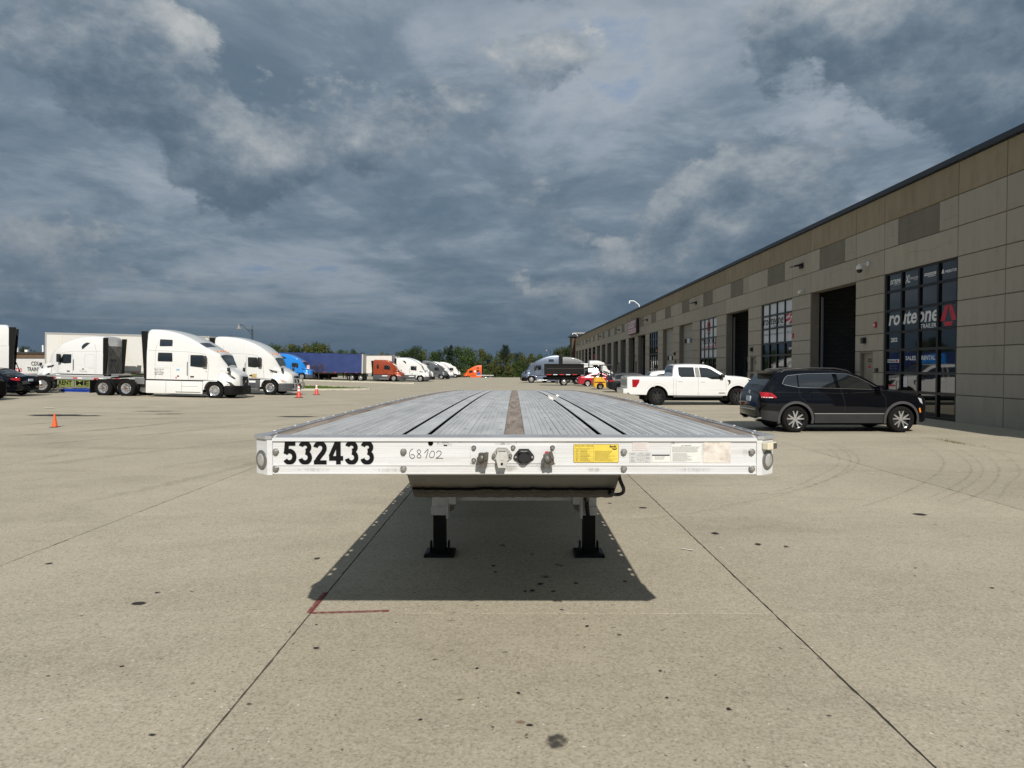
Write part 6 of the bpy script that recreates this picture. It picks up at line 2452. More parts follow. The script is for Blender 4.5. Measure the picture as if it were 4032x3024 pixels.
def truck(label, loc, rotz, style, pm, lower=None, tilt=0.0, chassis=True, duals=(-5.03, -6.34), bull=None, far=False, visor=False, halfmoon=False, name='semi_truck', fifth=True, detail=None, rimstyle='truck',
          pm_roof=None, tail=-7.1):
    """Conventional lorry tractor: x forward, front axle at x = 0."""
    Y = STY[style]
    lower = lower or pm
    t = thing(name, label, 'truck', loc, rotz, None, tilt)
    back = Y['cab'][0][0]
    cabz = 1.06
    cab = Loft(Y['cab'], [(back, cabz), (0.6, cabz)], Y['wid'], [(1.0, 1.0), (2.2, 1.0), (2.7, 0.985), (3.3, 0.94), (3.9, 0.84)], 0.16, 0.05, step=0.12 if far else 0.08)
    cab.build('cab', pm, t)
    hood = Loft(Y['hood'], [(-0.66, 0.52), (0.6, 0.52), (1.72, 0.74)], Y['hwid'], Y['hlean'], 0.10, 0.06, arches=[(0.0, 0.50, 0.60)], step=0.12 if far else 0.08)
    hood.build('hood', pm, t)
    xf = Y['hood'][-1][0]
    bp = Loft([(0.56, 0.80), (xf - 0.3, 0.80), (xf + 0.06, 0.78), (xf + 0.12, 0.68)], [(0.56, 0.26), (xf, 0.26), (xf + 0.12, 0.32)], [(0.56, 1.21), (0.80, 1.18), (1.05, 1.06), (xf, 0.84), (xf + 0.12, 0.66)], [(0.2, 0.97), (0.5, 1.0), (0.8, 1.0)], 0.05, 0.0, step=0.12)
    bp.build('bumper', Y['bar'] if style != 'casc' else M_TRIM_D, t)
    # glass
    cab.cap('windshield', Y['ws'][0], Y['ws'][1], -0.97, 0.97, M_GLASS_G, t, 0.008, 6, 12)
    cab.side('door_window', Y['door'], M_GLASS, t, off=0.008)
    for w in Y['win']:
        cab.side('sleeper_window', w, M_GLASS, t, off=0.008)
    if halfmoon:
        cab.side('sleeper_window', [(-2.75, 3.28), (-2.50, 3.30), (-2.30, 3.20), (-2.16, 3.02), (-2.20, 2.82), (-2.28, 2.84), (-2.5, 3.05)], M_GLASS, t, off=0.008)
    if Y['sky']:
        cab.cap('skylight', Y['sky'][0], Y['sky'][1], -0.95, 0.2, M_GLASS, t, 0.006, 5, 6)
    # doors, seams, handles
    dd = Y['door']
    cab.side_line('door_seam', [(dd[0][0] - 0.10, dd[0][1] + 0.10), (dd[0][0] - 0.10, 1.10)], 0.006, M_SEAM, t, off=-0.001)
    cab.side_line('door_seam', [(dd[1][0] + 0.08, dd[1][1] + 0.10), (dd[2][0] + 0.12, 1.9), (-0.42, 1.10)], 0.006, M_SEAM, t, off=-0.001)
    cab.side_line('roof_seam', [(back + 0.1, 2.70), (dd[0][0] - 0.1, 2.66), (dd[1][0] + 0.08, 2.56)], 0.005, M_SEAM, t, off=-0.001)
    if back < -2.5:
        cab.side_line('roof_seam', [(back + 0.48, 1.12), (back + 0.48, 2.7), (back + 0.62, 3.2)], 0.005, M_SEAM, t, off=-0.001)
    for sd in (-1, 1):
        q = MB()
        y = sd * (cab.W(-1.2, 1.3) + 0.012)
        q.box(-1.36, -1.16, y - 0.012, y + 0.012, 1.22, 1.30, 0.006)
        q.build('door_handle', M_SATINB, t)
    # lower fairings, gap strip, steps
    for sd in (-1, 1):
        ya, yb = (sd * 1.10, sd * 1.205)
        q = MB()
        q.box(back - 0.05, -0.68, min(ya, yb), max(ya, yb), 0.28, 1.00, 0.03)
        o = q.build('side_fairing', lower, t, 40)
        q = MB()
        q.box(-2.2, -0.78, min(sd * 1.13, sd * 1.235), max(sd * 1.13, sd * 1.235), 0.36, 0.41, 0.01)
        q.build('step', M_SATIN_AL, o)
        if style != 'volvo':
            q = MB()
            q.box(-1.75, -0.95, min(sd * 1.15, sd * 1.215), max(sd * 1.15, sd * 1.215), 0.80, 0.93, 0.01)
            q.build('tank_step', M_REFL_W, o)
        q = MB()
        q.box(back + 0.02, -0.66, min(sd * 0.9, sd * 1.17), max(sd * 0.9, sd * 1.17), 0.99, 1.075)
        q.build('gap_strip', M_BLACKP, t)
        # black roof-to-trailer side extender
        if back < -2.5:
            q = MB()
            zt = Y['cab'][1][1] - 0.06
            q.prism([(back + 0.01, 1.1), (back - 0.16, 1.1), (back - 0.34, zt), (back + 0.01, zt)], min(sd * 1.12, sd * 1.19), max(sd * 1.12, sd * 1.19), 'xz')
            q.build('side_extender', M_BLACKP, t)
    # grimy back wall with air lines, and locker outlines on the sleeper
    if back < -2.5:
        q = MB()
        q.box(back - 0.03, back - 0.002, -1.02, 1.02, 1.14, 3.1, 0.01)
        bw = q.build('cab_back', mat('grimy_back_wall', (0.17, 0.165, 0.15), 0.8, var=0.45, vscale=2.5, dirt=(0.04, 0.035, 0.03), dirt_amt=0.8, dirt_scale=1.6), t)
        q = MB()
        for y_, c_ in ((0.25, 0.0), (0.0, 0.05), (-0.25, 0.1)):
            q.tube([(back - 0.04, y_, 2.15), (back - 0.30, y_ + 0.05, 1.75 - c_), (back - 0.45, y_, 1.25), (back - 0.30, y_ - 0.1, 1.12)], 0.022, 6)
        q.build('air_line', M_RUBBER, bw, 60)
        q = MB()
        q.tube([(back - 0.16, 0.92, 1.0), (back - 0.16, 0.92, 3.3)], 0.07, 10)
        q.build('exhaust_stack', M_STEEL_D, bw, 60)
        lx0, lx1 = back + 0.62, back + 1.42
        if style == 'volvo':
            cab.side_line('locker_seam', [(lx0 - 0.1, 1.12), (lx0 - 0.1, 1.72), (lx1 - 0.05, 1.72), (lx1 - 0.05, 1.12)], 0.004, M_SEAM, t, off=-0.001)
        else:
            cab.side_line('locker_seam', [(lx0, 1.62), (lx0 + 0.05, 1.57), (lx1 - 0.2, 1.57), (lx1 - 0.15, 1.62), (lx1 - 0.15, 2.42), (lx1 - 0.2, 2.47), (lx0 + 0.05, 2.47), (lx0, 2.42)], 0.005, M_SEAM, t, off=-0.002, closed=True)
            cab.side_line('locker_seam', [(lx0 - 0.05, 1.12), (lx0 - 0.05, 1.48), (lx1, 1.48), (lx1, 1.12)], 0.004, M_SEAM, t, off=-0.001)
    cab.side_line('belt_crease', [(back + 0.1, 1.90 if style == 'volvo' else 1.78), (dd[0][0] - 0.1, 1.86 if style == 'volvo' else 1.74)], 0.010, pm, t, off=-0.004)
    cab.side_line('door_seam', [(dd[0][0] - 0.10, 1.12), (-0.42, 1.12)], 0.005, M_SEAM, t, off=-0.001)
    for sd in (-1, 1):
        q = MB()
        for xs_ in (back + 1.1, back + 2.0):
            if xs_ < -0.9:
                q.box(xs_ - 0.006, xs_ + 0.006, sd * 1.2055 - 0.002, sd * 1.2055 + 0.002, 0.30, 0.98)
        q.box(-1.9, -0.95, sd * 1.2055 - 0.002, sd * 1.2055 + 0.002, 0.70, 0.712)
        q.build('fairing_seam', M_SEAM, t)
        q = MB()
        hx = dd[0][0] - 0.17
        q.tube([(hx, sd * (cab.W(hx, 1.5) + 0.0), 1.30), (hx, sd * (cab.W(hx, 1.5) + 0.05), 1.36), (hx, sd * (cab.W(hx, 1.5) + 0.05), 2.04), (hx, sd * cab.W(hx, 1.5), 2.10)], 0.016, 6)
        q.build('grab_handle', M_SATINB, t, 60)
        if not far:
            cab.side_line('window_seal', dd, 0.014, M_SATINB, t, sides=(sd,), closed=True, off=0.006)
            for w_ in Y['win']:
                cab.side_line('window_seal', w_, 0.016, M_SATINB, t, sides=(sd,), closed=True, off=0.006)
    # headlights and hood vents
    if style == 'volvo':
        hood.side('headlight', [(0.62, 1.06), (0.88, 0.98), (1.06, 0.80), (0.86, 0.78), (0.80, 0.92)], M_GLASS, t, off=0.012)
        hood.side('hood_vent', [(0.52, 1.55), (0.72, 1.49), (1.06, 1.22), (1.04, 1.15), (0.72, 1.33)], M_SATINB, t, off=0.012)
        hood.side('hood_badge', [(0.68, 0.86), (0.80, 0.86), (0.80, 0.89), (0.68, 0.89)], M_CHROME, t, off=0.01)
    else:
        hood.side('headlight', [(0.60, 1.10), (0.78, 1.06), (1.06, 0.90), (1.06, 0.82), (0.82, 0.86), (0.68, 0.96)], M_HEADL, t, off=0.012)
        hood.side('turn_lamp', [(0.68, 0.96), (0.82, 0.88), (0.93, 0.88), (0.80, 0.97)], M_AMBER, t, off=0.016)
        hood.side('hood_vent', [(-0.25, 1.72), (0.40, 1.55), (0.36, 1.46), (-0.25, 1.62)], M_SATINB, t, off=0.03)
    # grille with bars
    q = MB()
    gz0, gz1 = 0.72, Y['hood'][-3][1] - 0.04
    q.prism([(-0.36, gz0), (0.36, gz0), (0.44, gz1 - 0.12), (0.36, gz1), (-0.36, gz1), (-0.44, gz1 - 0.12)], xf - 0.06, xf + 0.035, 'yz')
    g = q.build('grille', M_BLACKP, t)
    if not far:
        q = MB()
        for i in range(7):
            z = gz0 + 0.06 + i * (gz1 - gz0 - 0.12) / 6
            q.box(xf + 0.035, xf + 0.045, -0.34, 0.34, z - 0.01, z + 0.01)
        q.build('grille_bars', M_SATINB, g)
        q = MB()
        q.tube([(xf + 0.03, p[0], p[1]) for p in ((-0.36, gz0), (0.36, gz0), (0.44, gz1 - 0.12), (0.36, gz1), (-0.36, gz1), (-0.44, gz1 - 0.12))], 0.018, 6, closed=True)
        if style == 'volvo':
            q.tube([(xf + 0.05, -0.30, gz0 + 0.08), (xf + 0.05, 0.30, gz1 - 0.08)], 0.012, 5)
            q.lathe([(0.05, 0.0), (0.07, 0.0), (0.07, 0.02), (0.05, 0.02)], 'x', (xf + 0.04, 0, (gz0 + gz1) / 2), 16)
        q.build('grille_trim', M_CHROME, g, 50)
    # mirrors
    for sd in (-1, 1):
        q = MB()
        mx = dd[2][0] + 0.02
        q.box(mx - 0.16, mx + 0.06, sd * 1.36 - 0.09, sd * 1.36 + 0.09, 1.88, 2.46, 0.04)
        q.tube([(mx - 0.02, sd * 1.10, 1.98), (mx - 0.04, sd * 1.34, 1.94)], 0.025, 6)
        q.tube([(mx - 0.02, sd * 1.12, 2.42), (mx - 0.04, sd * 1.34, 2.42)], 0.025, 6)
        q.build('mirror', M_SATINB, t, 40)
        q = MB()
        q.tube([(0.78, sd * 0.92, 1.40), (0.82, sd * 1.08, 1.56), (0.76, sd * 1.12, 1.66)], 0.022, 6)
        q.box(0.69, 0.83, sd * 1.12 - 0.07, sd * 1.12 + 0.07, 1.60, 1.82, 0.035)
        q.build('hood_mirror', M_SATINB, t, 40)
    if visor:
        cab.cap('visor', 0.02, 0.19, -1.0, 1.0, M_SATINB, t, 0.03, 3, 8)
    q = MB()
    for y in (-0.75, -0.3, 0.0, 0.3, 0.75):
        x = -0.08
        q.box(x - 0.06, x + 0.06, y - 0.05, y + 0.05, cab.Zs(x, y) - 0.01, cab.Zs(x, y) + 0.035, 0.01)
    q.build('roof_marker', M_AMBER, t)
    # frame
    if chassis:
        for sd in (-1, 1):
            q = MB()
            q.box(tail, 0.9, sd * 0.43 - 0.05, sd * 0.43 + 0.05, 0.72, 0.98)
            q.build('frame_rail', M_BLACKP, t)
        q = MB()
        q.box(back - 0.9, back - 0.35, -0.8, 0.8, 0.75, 1.12, 0.02)
        q.build('deck_plate', M_SATIN_AL, t)
        if fifth:
            q = MB()
            q.prism([(-6.4, 1.02), (-5.2, 1.16), (-5.1, 1.20), (-5.3, 1.22), (-6.3, 1.10)], -0.45, 0.45, 'xz')
            q.build('fifth_wheel', M_BLACKP, t)
        for ax in duals:
            for sd in (-1, 1):
                wheel(t, ax, sd * 1.075, 0.50, 0.27, 0.29, 'dual')
                wheel(t, ax, sd * 0.75, 0.50, 0.27, 0.29, 'dual')
        for sd in (-1, 1):
            q = MB()
            q.box(tail + 0.03, tail + 0.06, sd * 0.95 - 0.30, sd * 0.95 + 0.30, 0.20, 0.92)
            q.build('mud_flap', M_RUBBER, t)
            q = MB()
            q.box(tail - 0.02, tail + 0.03, sd * 0.72 - 0.13, sd * 0.72 + 0.13, 0.84, 0.98, 0.01)
            q.build('tail_light', M_REDL, t)
        q = MB()
        q.box(tail - 0.01, tail + 0.07, -0.5, 0.5, 0.70, 0.86, 0.01)
        q.build('rear_member', M_BLACKP, t)
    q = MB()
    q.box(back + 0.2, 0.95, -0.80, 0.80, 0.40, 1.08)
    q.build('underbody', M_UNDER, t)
    for sd in (-1, 1):
        wheel(t, 0.0, sd * 1.06, 0.50, 0.29, 0.29, rimstyle)
    if bull is not None:
        q = MB()
        x = xf + 0.24
        for y in (-0.62, 0.62):
            q.tube([(xf + 0.05, y, 0.45), (x, y, 0.42), (x + 0.03, y, 0.70), (x - 0.02, y, 1.12)], 0.040, 8)
        for z, w in ((0.42, 0.98), (0.80, 0.98), (1.10, 0.62)):
            q.tube([(x - 0.16, -w - 0.06, z), (x - 0.02, -w, z), (x, -w + 0.1, z), (x, w - 0.1, z), (x - 0.02, w, z), (x - 0.16, w + 0.06, z)], 0.038, 8)
        for s2 in (-1, 1):
            q.tube([(x - 0.02, s2 * 0.98, 0.42), (x - 0.02, s2 * 0.98, 0.80)], 0.038, 8)
        q.build('bull_bar', bull, t, 50)
    return t, cab, hood


def box_trailer(label, loc, rotz, L_, m, frame_m, h0=1.15, h1=4.1, panels=1.22, tilt=0.0, axles=True, name='box_trailer', rail=True):
    """Van trailer, front at x = 0, body running to -L_."""
    t = thing(name, label, 'trailer', loc, rotz, None, tilt)
    b = MB()
    b.box(-L_, 0, -1.29, 1.29, h0, h1, 0.03)
    b.build('body', m, t)
    if panels:
        n = int(L_ / panels)
        for sd in (-1, 1):
            b = MB()
            for i in range(1, n):
                x = -L_ * i / n
                b.box(x - 0.045, x + 0.045, sd * 1.296 - 0.006, sd * 1.296 + 0.006, h0 + 0.12, h1 - 0.14)
            b.build('side_post', mat('trailer_post', (0.60, 0.55, 0.47), 0.5), t)
    if rail:
        for sd in (-1, 1):
            b = MB()
            b.box(-L_ + 0.01, -0.01, sd * 1.30 - 0.015, sd * 1.30 + 0.015, h1 - 0.13, h1 + 0.012)
            b.box(-L_ + 0.01, -0.01, sd * 1.30 - 0.015, sd * 1.30 + 0.015, h0 - 0.05, h0 + 0.10)
            b.build('rail', frame_m, t)
        for x in (-L_, 0.0):
            b = MB()
            for sd in (-1, 1):
                b.box(x - 0.05, x + 0.05, sd * 1.285 - 0.04, sd * 1.285 + 0.04, h0 - 0.02, h1 + 0.02)
            b.build('corner_post', frame_m, t)
    b = MB()
    for sd in (-1, 1):
        for i in range(int(L_ / 1.6)):
            x = -0.8 - i * 1.6
            b.box(x - 0.30, x, sd * 1.32 - 0.004, sd * 1.32 + 0.004, h0 - 0.02, h0 + 0.05)
    b.build('reflector_tape', M_REFL_R, t)
    if axles:
        b = MB()
        b.box(-L_ + 0.6, -L_ + 4.4, -0.5, 0.5, 0.55, h0 - 0.05)
        b.build('bogie', M_BLACKP, t)
        for x in (-L_ + 1.4, -L_ + 2.7):
            for sd in (-1, 1):
                wheel(t, x, sd * 1.09, 0.50, 0.27, 0.29, 'dual')
                wheel(t, x, sd * 0.77, 0.50, 0.27, 0.29, 'dual')
        for sd in (-1, 1):
            b = MB()
            b.box(-3.1, -2.95, sd * 0.85 - 0.07, sd * 0.85 + 0.07, 0.35, h0)
            b.build('landing_leg', M_BLACKP, t)
    return t


def at(u, y):
    """x on the sight line through image pixel column u, at depth y"""
    return (u - 1111.0) * y / 1475.0


def ontext(parent, body, x0, x1, z0, z1, ypos, m, flip=False, bold=0.01, shear=0.0):
    """lettering on the flank of a vehicle (local axes); flip for a vehicle that faces the other way"""
    if flip:
        return text_box(body, (0, ypos, 0), (-1, 0, 0), (0, 0, 1), -x1, -x0, z0, z1, m, parent, bold, shear)
    return text_box(body, (0, ypos, 0), (1, 0, 0), (0, 0, 1), x0, x1, z0, z1, m, parent, bold, shear)


# rear bogie of the subject trailer
for y_ in (TL - 3.3, TL - 1.2):
    for s in (-1, 1):
        for xx in (0.80, 1.10):
            w = wheel(tr, s * xx, y_, 0.50, 0.27, 0.29, 'dual', 0.5 + zg(0, 3.4 + y_))
            w.rotation_euler = (0, 0, R(90) if s > 0 else R(-90))
    b = MB()
    b.tube([(-1.0, y_, 0.5), (1.0, y_, 0.5)], 0.07, 10)
    b.build('axle', M_BLACKP, tr)
    for s in (-1, 1):
        b = MB()
        b.box(s * 0.47 - 0.05, s * 0.47 + 0.05, y_ - 0.6, y_ + 0.3, 0.52, 0.95)
        b.build('suspension_hanger', M_BLACKP, tr)
# ================================================================== VEHICLES IN PLACE
def spot(x, y):
    return (x, y, zg(x, y))


make_suv((8.82, 18.9, 0.008), 0.0)
make_pickup('pickup_truck', 'white crew-cab pickup with black wheels parked facing the workshop', spot(8.38, 32.2), 0.0, M_PW)
M_ANTHR = mat('anthracite_paint', (0.010, 0.011, 0.013), 0.38, spec=0.25)
make_car('estate_car', 'dark grey estate car beside the yellow forklift', spot(9.40, 51.9), 0.0, M_ANTHR, 'wagon', 'car', 'black')
M_REDCAR = paint('red_car_paint', (0.36, 0.010, 0.022), 0.15, 0.22, 0.8)
make_car('sedan_car', 'red sedan parked behind the black dump truck', spot(9.20, 73.4), 0.0, M_REDCAR, 'sedan', 'car', 'alloy5')
make_car('crossover_car', 'white compact crossover half hidden behind the white pickup bed', spot(10.35, 43.0), 0.0, M_PW, 'crossover', 'car', 'alloy5')
make_car('black_sedan', 'black sedan seen from behind at the edge of the picture beside trucks', spot(-28.1, 36.1), math.pi, M_BLACKCAR, 'sedan', 'car', 'alloy', tilt=-R(1.36))
make_car('offroad_car', 'black off-road car of which only a knobbly front tyre shows', spot(-26.1, 31.6), 0.0, M_BLACKCAR, 'offroad', 'car', 'black')

TILT = R(1.36)
# -- white Volvo-style sleeper tractor
t, cab, hood = truck('tall white sleeper truck with two dark sleeper windows and black bumper', (-17.05, 39.9, zg(-17, 39.9) - 0.06), 0.0, 'volvo', M_PW2, tilt=TILT)
for i, (tx, za, zb_) in enumerate((('Good Trip Inc', 1.60, 1.68), ('Romeoville, IL', 1.51, 1.57), ('USDOT 3920803', 1.41, 1.47), ('MC 1464362', 1.32, 1.38))):
    ontext(t, tx, -3.42 + 0.06 * (i % 2), -2.86 - 0.06 * (i % 2), za, zb_, -1.236, M_GREY_T)
ontext(t, '770 - 8980', -0.64, -0.44, 1.55, 1.59, -1.19, M_GREY_T)
q = MB()
q.box(-2.16, -1.98, -1.236, -1.226, 1.60, 1.67)
q.build('blue_sticker', mat('blue_sticker', (0.12, 0.32, 0.62), 0.5), t)
q = MB()
q.box(-2.12, -2.0, -1.236, -1.226, 1.24, 1.31)
q.build('vent_plate', M_SATINB, t)
q = MB()
q.lathe([(0, 0), (0.045, 0), (0.045, 0.008), (0, 0.008)], 'y', (-2.17, -1.234, 1.18), 12)
q.build('red_sticker', M_RED_T, t)
# -- white raised-roof tractor with grey skirts and bull bar
t, cab, hood = truck('white raised-roof truck with grey lower fairing and chrome bull bar', spot(-16.0, 45.8), 0.0, 'casc', M_PW2, M_TRIM_D, tilt=TILT, bull=M_SATIN_AL)
ontext(t, '3238', -0.05, 0.26, 1.50, 1.60, -1.03, M_GREY_T)
q = MB()
q.box(-1.25, -0.88, -1.225, -1.21, 1.12, 1.38)
q.build('gold_placard', mat('gold_placard', (0.45, 0.33, 0.14), 0.5), t)
ontext(t, 'LOGISTICS', -1.2, -0.93, 1.15, 1.2, -1.228, M_GREY_T)
# -- white tractor facing the other way behind the flat trailer
t, cab, hood = truck('white rounded truck facing left behind the RENT ME flat trailer', spot(-32.7, 49.2), math.pi, 'casc', M_PW2, tilt=-TILT, halfmoon=True)
q = MB()
q.prism([(-2.62, 1.16), (-1.98, 1.16), (-1.94, 1.20), (-1.94, 1.50), (-1.98, 1.54), (-2.62, 1.54), (-2.66, 1.50), (-2.66, 1.20)], 1.214, 1.224, 'xz')
q.build('locker_door', M_PW2, t)
ontext(t, 'TRANSAM', -2.55, -2.05, 1.24, 1.31, 1.226, M_GREY_T, True)
q = MB()
q.prism([(-2.30, 1.52), (-2.20, 1.36), (-2.25, 1.36), (-2.30, 1.44), (-2.35, 1.36), (-2.40, 1.36)], 1.224, 1.228, 'xz')
q.build('emblem', M_BLACK_T, t)
ontext(t, '344', 0.05, 0.25, 1.55, 1.63, 1.06, M_GREY_T, True)
# -- far-left white tractor, cut by the frame
truck('white sleeper truck with black side fairing cut off by the picture edge', spot(-32.65, 37.6), R(213), 'volvo', M_PW2, tilt=-TILT * 0.87, fifth=False, tail=-6.0, duals=(-4.2, -5.4))
# -- blue
M_BLUE = paint('bright_blue_paint', (0.010, 0.20, 0.62), 0.1, 0.25, 0.8)
truck('bright blue sleeper truck in front of the blue curtain trailer', spot(-31.0, 100.6), 0.0, 'pete', M_BLUE, tilt=TILT, chassis=True, visor=True)
# -- copper-orange mid roof and its curtain-side trailer
M_COPPER = paint('copper_paint', (0.30, 0.052, 0.018), 0.25, 0.25, 0.8)
truck('copper orange mid-roof truck coupled to the blue curtain trailer', spot(-18.3, 104.6), 0.0, 'mid', M_COPPER, M_TRIM_D, tilt=R(0.8))
bt = box_trailer('long blue curtain-sided trailer behind the copper truck', (-23.0, 104.6, zg(-24, 104)), 0.0, 15.6, M_BLUECURT, mat('curtain_frame', (0.42, 0.41, 0.38), 0.5), 1.15, 4.0, 0, tilt=TILT, name='curtain_trailer', rail=False)
b = MB()
for i in range(14):
    x = -0.5 - i * 1.1
    b.tube([(x, -1.25, 3.98), (x - 0.5, -1.285, 4.03), (x - 1.0, -1.25, 3.98)], 0.05, 6)
b.build('curtain_buckle', M_BLUECURT, bt, 60)
b = MB()
b.box(-0.16, 0.04, -1.30, 1.30, 1.1, 4.02, 0.02)
b.build('headboard', mat('curtain_frame', (0.42, 0.41, 0.38), 0.5), bt)
# -- the row of parked lorries beyond
truck('white half-moon-window truck with grey skirts next to the copper truck', spot(-14.6, 107.0), 0.0, 'casc', M_PW2, M_TRIM_D, halfmoon=True, bull=M_SATINB)
box_trailer('white van trailer coupled behind the half-moon-window truck', (-18.9, 107.0, zg(-19, 107)), 0.0, 14.6, M_BOX_W, M_STEEL_D, 1.15, 4.1)
truck('white truck parked just beyond the half-moon-window truck, dark hood vents', spot(-14.6, 113.2), 0.0, 'volvo', M_PW2)
box_trailer('white van trailer coupled to the truck beyond the half-moon-window truck', (-19.2, 113.2, zg(-19, 113)), 0.0, 14.6, M_BOX_W, M_STEEL_D, 1.15, 4.1)
M_GREYT = paint('mid_grey_paint', (0.085, 0.092, 0.10), 0.25, 0.3, 0.6)
truck('dark grey sleeper truck in the row of parked white trucks', spot(-15.0, 141.2), 0.0, 'volvo', M_GREYT, far=True, bull=M_SATINB)
truck('white truck almost hidden behind the dark grey truck', spot(-14.4, 147.5), 0.0, 'casc', M_PW2, M_TRIM_D, far=True)
truck('white truck at the far end of the parked row', spot(-14.4, 167.2), 0.0, 'volvo', M_PW2, M_TRIM_D, far=True)
M_ORANGE = paint('safety_orange_paint', (0.72, 0.11, 0.012), 0.0, 0.3, 0.6)
t, cab, hood = truck('vivid orange sleeper truck facing left below the tree line', spot(-12.9, 190.5), math.pi, 'volvo', M_ORANGE, far=True, fifth=False)
q = MB()
q.box(-2.25, -1.75, 1.228, 1.236, 1.95, 2.45)
q.build('white_placard', M_PLASTIC_W, t)
# -- right of the picture
M_SLATE = paint('slate_blue_paint', (0.125, 0.155, 0.215), 0.35, 0.28, 0.7)
truck('slate blue sleeper truck with black bull bar facing left', spot(2.4, 97.2), math.pi, 'volvo', M_SLATE, bull=M_SATINB, tilt=0)
M_SATGREY = paint('satin_grey_paint', (0.115, 0.12, 0.125), 0.1, 0.4, 0.3)
truck('matt grey raised-roof truck behind the black dump truck', spot(10.8, 101.8), 0.0, 'casc', M_SATGREY, far=True, halfmoon=False)
t, cab, hood = truck('white short-cab truck by the workshop wall behind the forklift', spot(11.3, 86.4), 0.0, 'day', M_PW2, M_TRIM_D, tail=-4.6, duals=(-3.4,), fifth=False)
q = MB()
q.box(-3.0, -2.05, -0.9, 0.9, 1.1, 2.62, 0.06)
q.build('air_tank_box', M_PW2, t, 40)
box_trailer('small white van trailer far away beyond the slate blue truck', (4.2, 205, zg(4, 205)), R(90), 6.0, M_BOX_W, M_STEEL_D, 0.9, 3.4, 0, axles=False)
box_trailer('second small white van trailer far away beyond the slate blue truck', (7.2, 205, zg(7, 205)), R(90), 6.0, M_BOX_W, M_STEEL_D, 0.9, 3.5, 0, axles=False)
box_trailer('long white van trailer behind the rounded truck facing left', (-23.8, 54.3, zg(-24, 54)), 0.0, 12.7, M_BOX_W, mat('grey_steel_rail', (0.30, 0.30, 0.29), 0.5), 1.15, 4.1, 1.22, tilt=TILT)

# -- flat trailer with RENT ME boxes
ft = thing('flat_trailer', 'grey flat trailer with red and white tape and RENT ME boxes', 'trailer', spot(-24.0, 44.8), 0.0, None, TILT)
M_FLAT = mat('worn_flat_deck', (0.26, 0.26, 0.25), 0.6, var=0.2, vscale=2)
b = MB()
b.box(-14.0, 0, -1.28, 1.28, 0.80, 0.93, 0.01)
b.build('deck', M_FLAT, ft)
for sd in (-1, 1):
    b = MB()
    b.box(-14.0, 0, sd * 1.30 - 0.02, sd * 1.30 + 0.02, 0.76, 0.94)
    b.build('side_rail', mat('side_rail_grey', (0.36, 0.36, 0.35), 0.5), ft)
    for i in range(9):
        x = -0.9 - i * 1.35
        for j in range(2):
            b = MB()
            b.box(x - 0.30 * (j + 1), x - 0.30 * j, sd * 1.325 - 0.003, sd * 1.325 + 0.003, 0.81, 0.89)
            b.build('reflector_tape', M_REFL_R if j else M_REFL_W, ft)
    b = MB()
    b.box(-13.5, -0.8, sd * 0.5 - 0.07, sd * 0.5 + 0.07, 0.52, 0.80)
    b.build('main_beam', M_TRIM_D, ft)
for x0_, tx in ((-5.25, 'RENT'), (-4.15, 'ME')):
    b = MB()
    b.box(x0_, x0_ + 1.05, -1.24, -0.70, 0.24, 0.75, 0.02)
    o = b.build('tool_box', mat('tool_box_grey', (0.24, 0.24, 0.22), 0.5), ft)
    b = MB()
    b.box(x0_ + 0.05, x0_ + 1.0, -1.25, -1.242, 0.27, 0.72)
    b.build('sign_face', mat('lime_sign', (0.17, 0.20, 0.045), 0.6), o)
    text_box(tx, (0, -1.254, 0), (1, 0, 0), (0, 0, 1), x0_ + 0.10, x0_ + 0.94, 0.39, 0.68, M_BLACK_T, o, 0.035)
    text_box('708 365 1240', (0, -1.254, 0), (1, 0, 0), (0, 0, 1), x0_ + 0.14, x0_ + 0.90, 0.30, 0.36, M_BLACK_T, o, 0.0)
b = MB()
for x in (-2.75, -2.45, -1.7):
    b.box(x, x + 0.10, -1.15, -1.05, 0.25, 0.78)
b.box(-2.75, -1.6, -1.16, -1.06, 0.36, 0.46)
b.build('spare_rack', M_GALV, ft)
for x in (-12.6, -11.3):
    for sd in (-1, 1):
        wheel(ft, x, sd * 1.09, 0.38, 0.25, 0.22, 'dual')
b = MB()
for sd in (-1, 1):
    b.box(-3.1, -2.95, sd * 0.8 - 0.07, sd * 0.8 + 0.07, 0.02, 0.78)
b.build('landing_leg', M_TRIM_D, ft)

# -- folded blue tarpaulin lying on the ground
tp = thing('folded_tarpaulin', 'folded blue tarpaulin lying on the ground under the RENT ME trailer', 'tarpaulin', spot(-26.9, 42.9))
rp = random.Random(4)
for k, (w, h, col_) in enumerate(((3.0, 0.12, (0.012, 0.05, 0.30)), (2.7, 0.10, (0.015, 0.06, 0.36)), (2.3, 0.06, (0.17, 0.16, 0.18)))):
    b = MB()
    n = 26
    vs, fs = [], []
    z0 = sum((0.12, 0.10, 0.06)[:k])
    for i in range(n + 1):
        x = -w / 2 + w * i / n
        for y, z in ((-0.5, z0), (-0.52, z0 + h * 0.6), (-0.40, z0 + h), (0.0, z0 + h * 1.05), (0.40, z0 + h), (0.5, z0)):
            vs.append((x, y + rp.uniform(-.03, .03), z + rp.uniform(-.012, .012)))
    for i in range(n):
        for q_ in range(5):
            fs.append((i * 6 + q_, i * 6 + q_ + 1, i * 6 + 7 + q_, i * 6 + 6 + q_))
    fs += [tuple(range(6)), tuple(n * 6 + q_ for q_ in reversed(range(6)))]
    b.add(vs, fs)
    b.build('fold', mat('tarp_%d' % k, col_, 0.55), tp, 50)

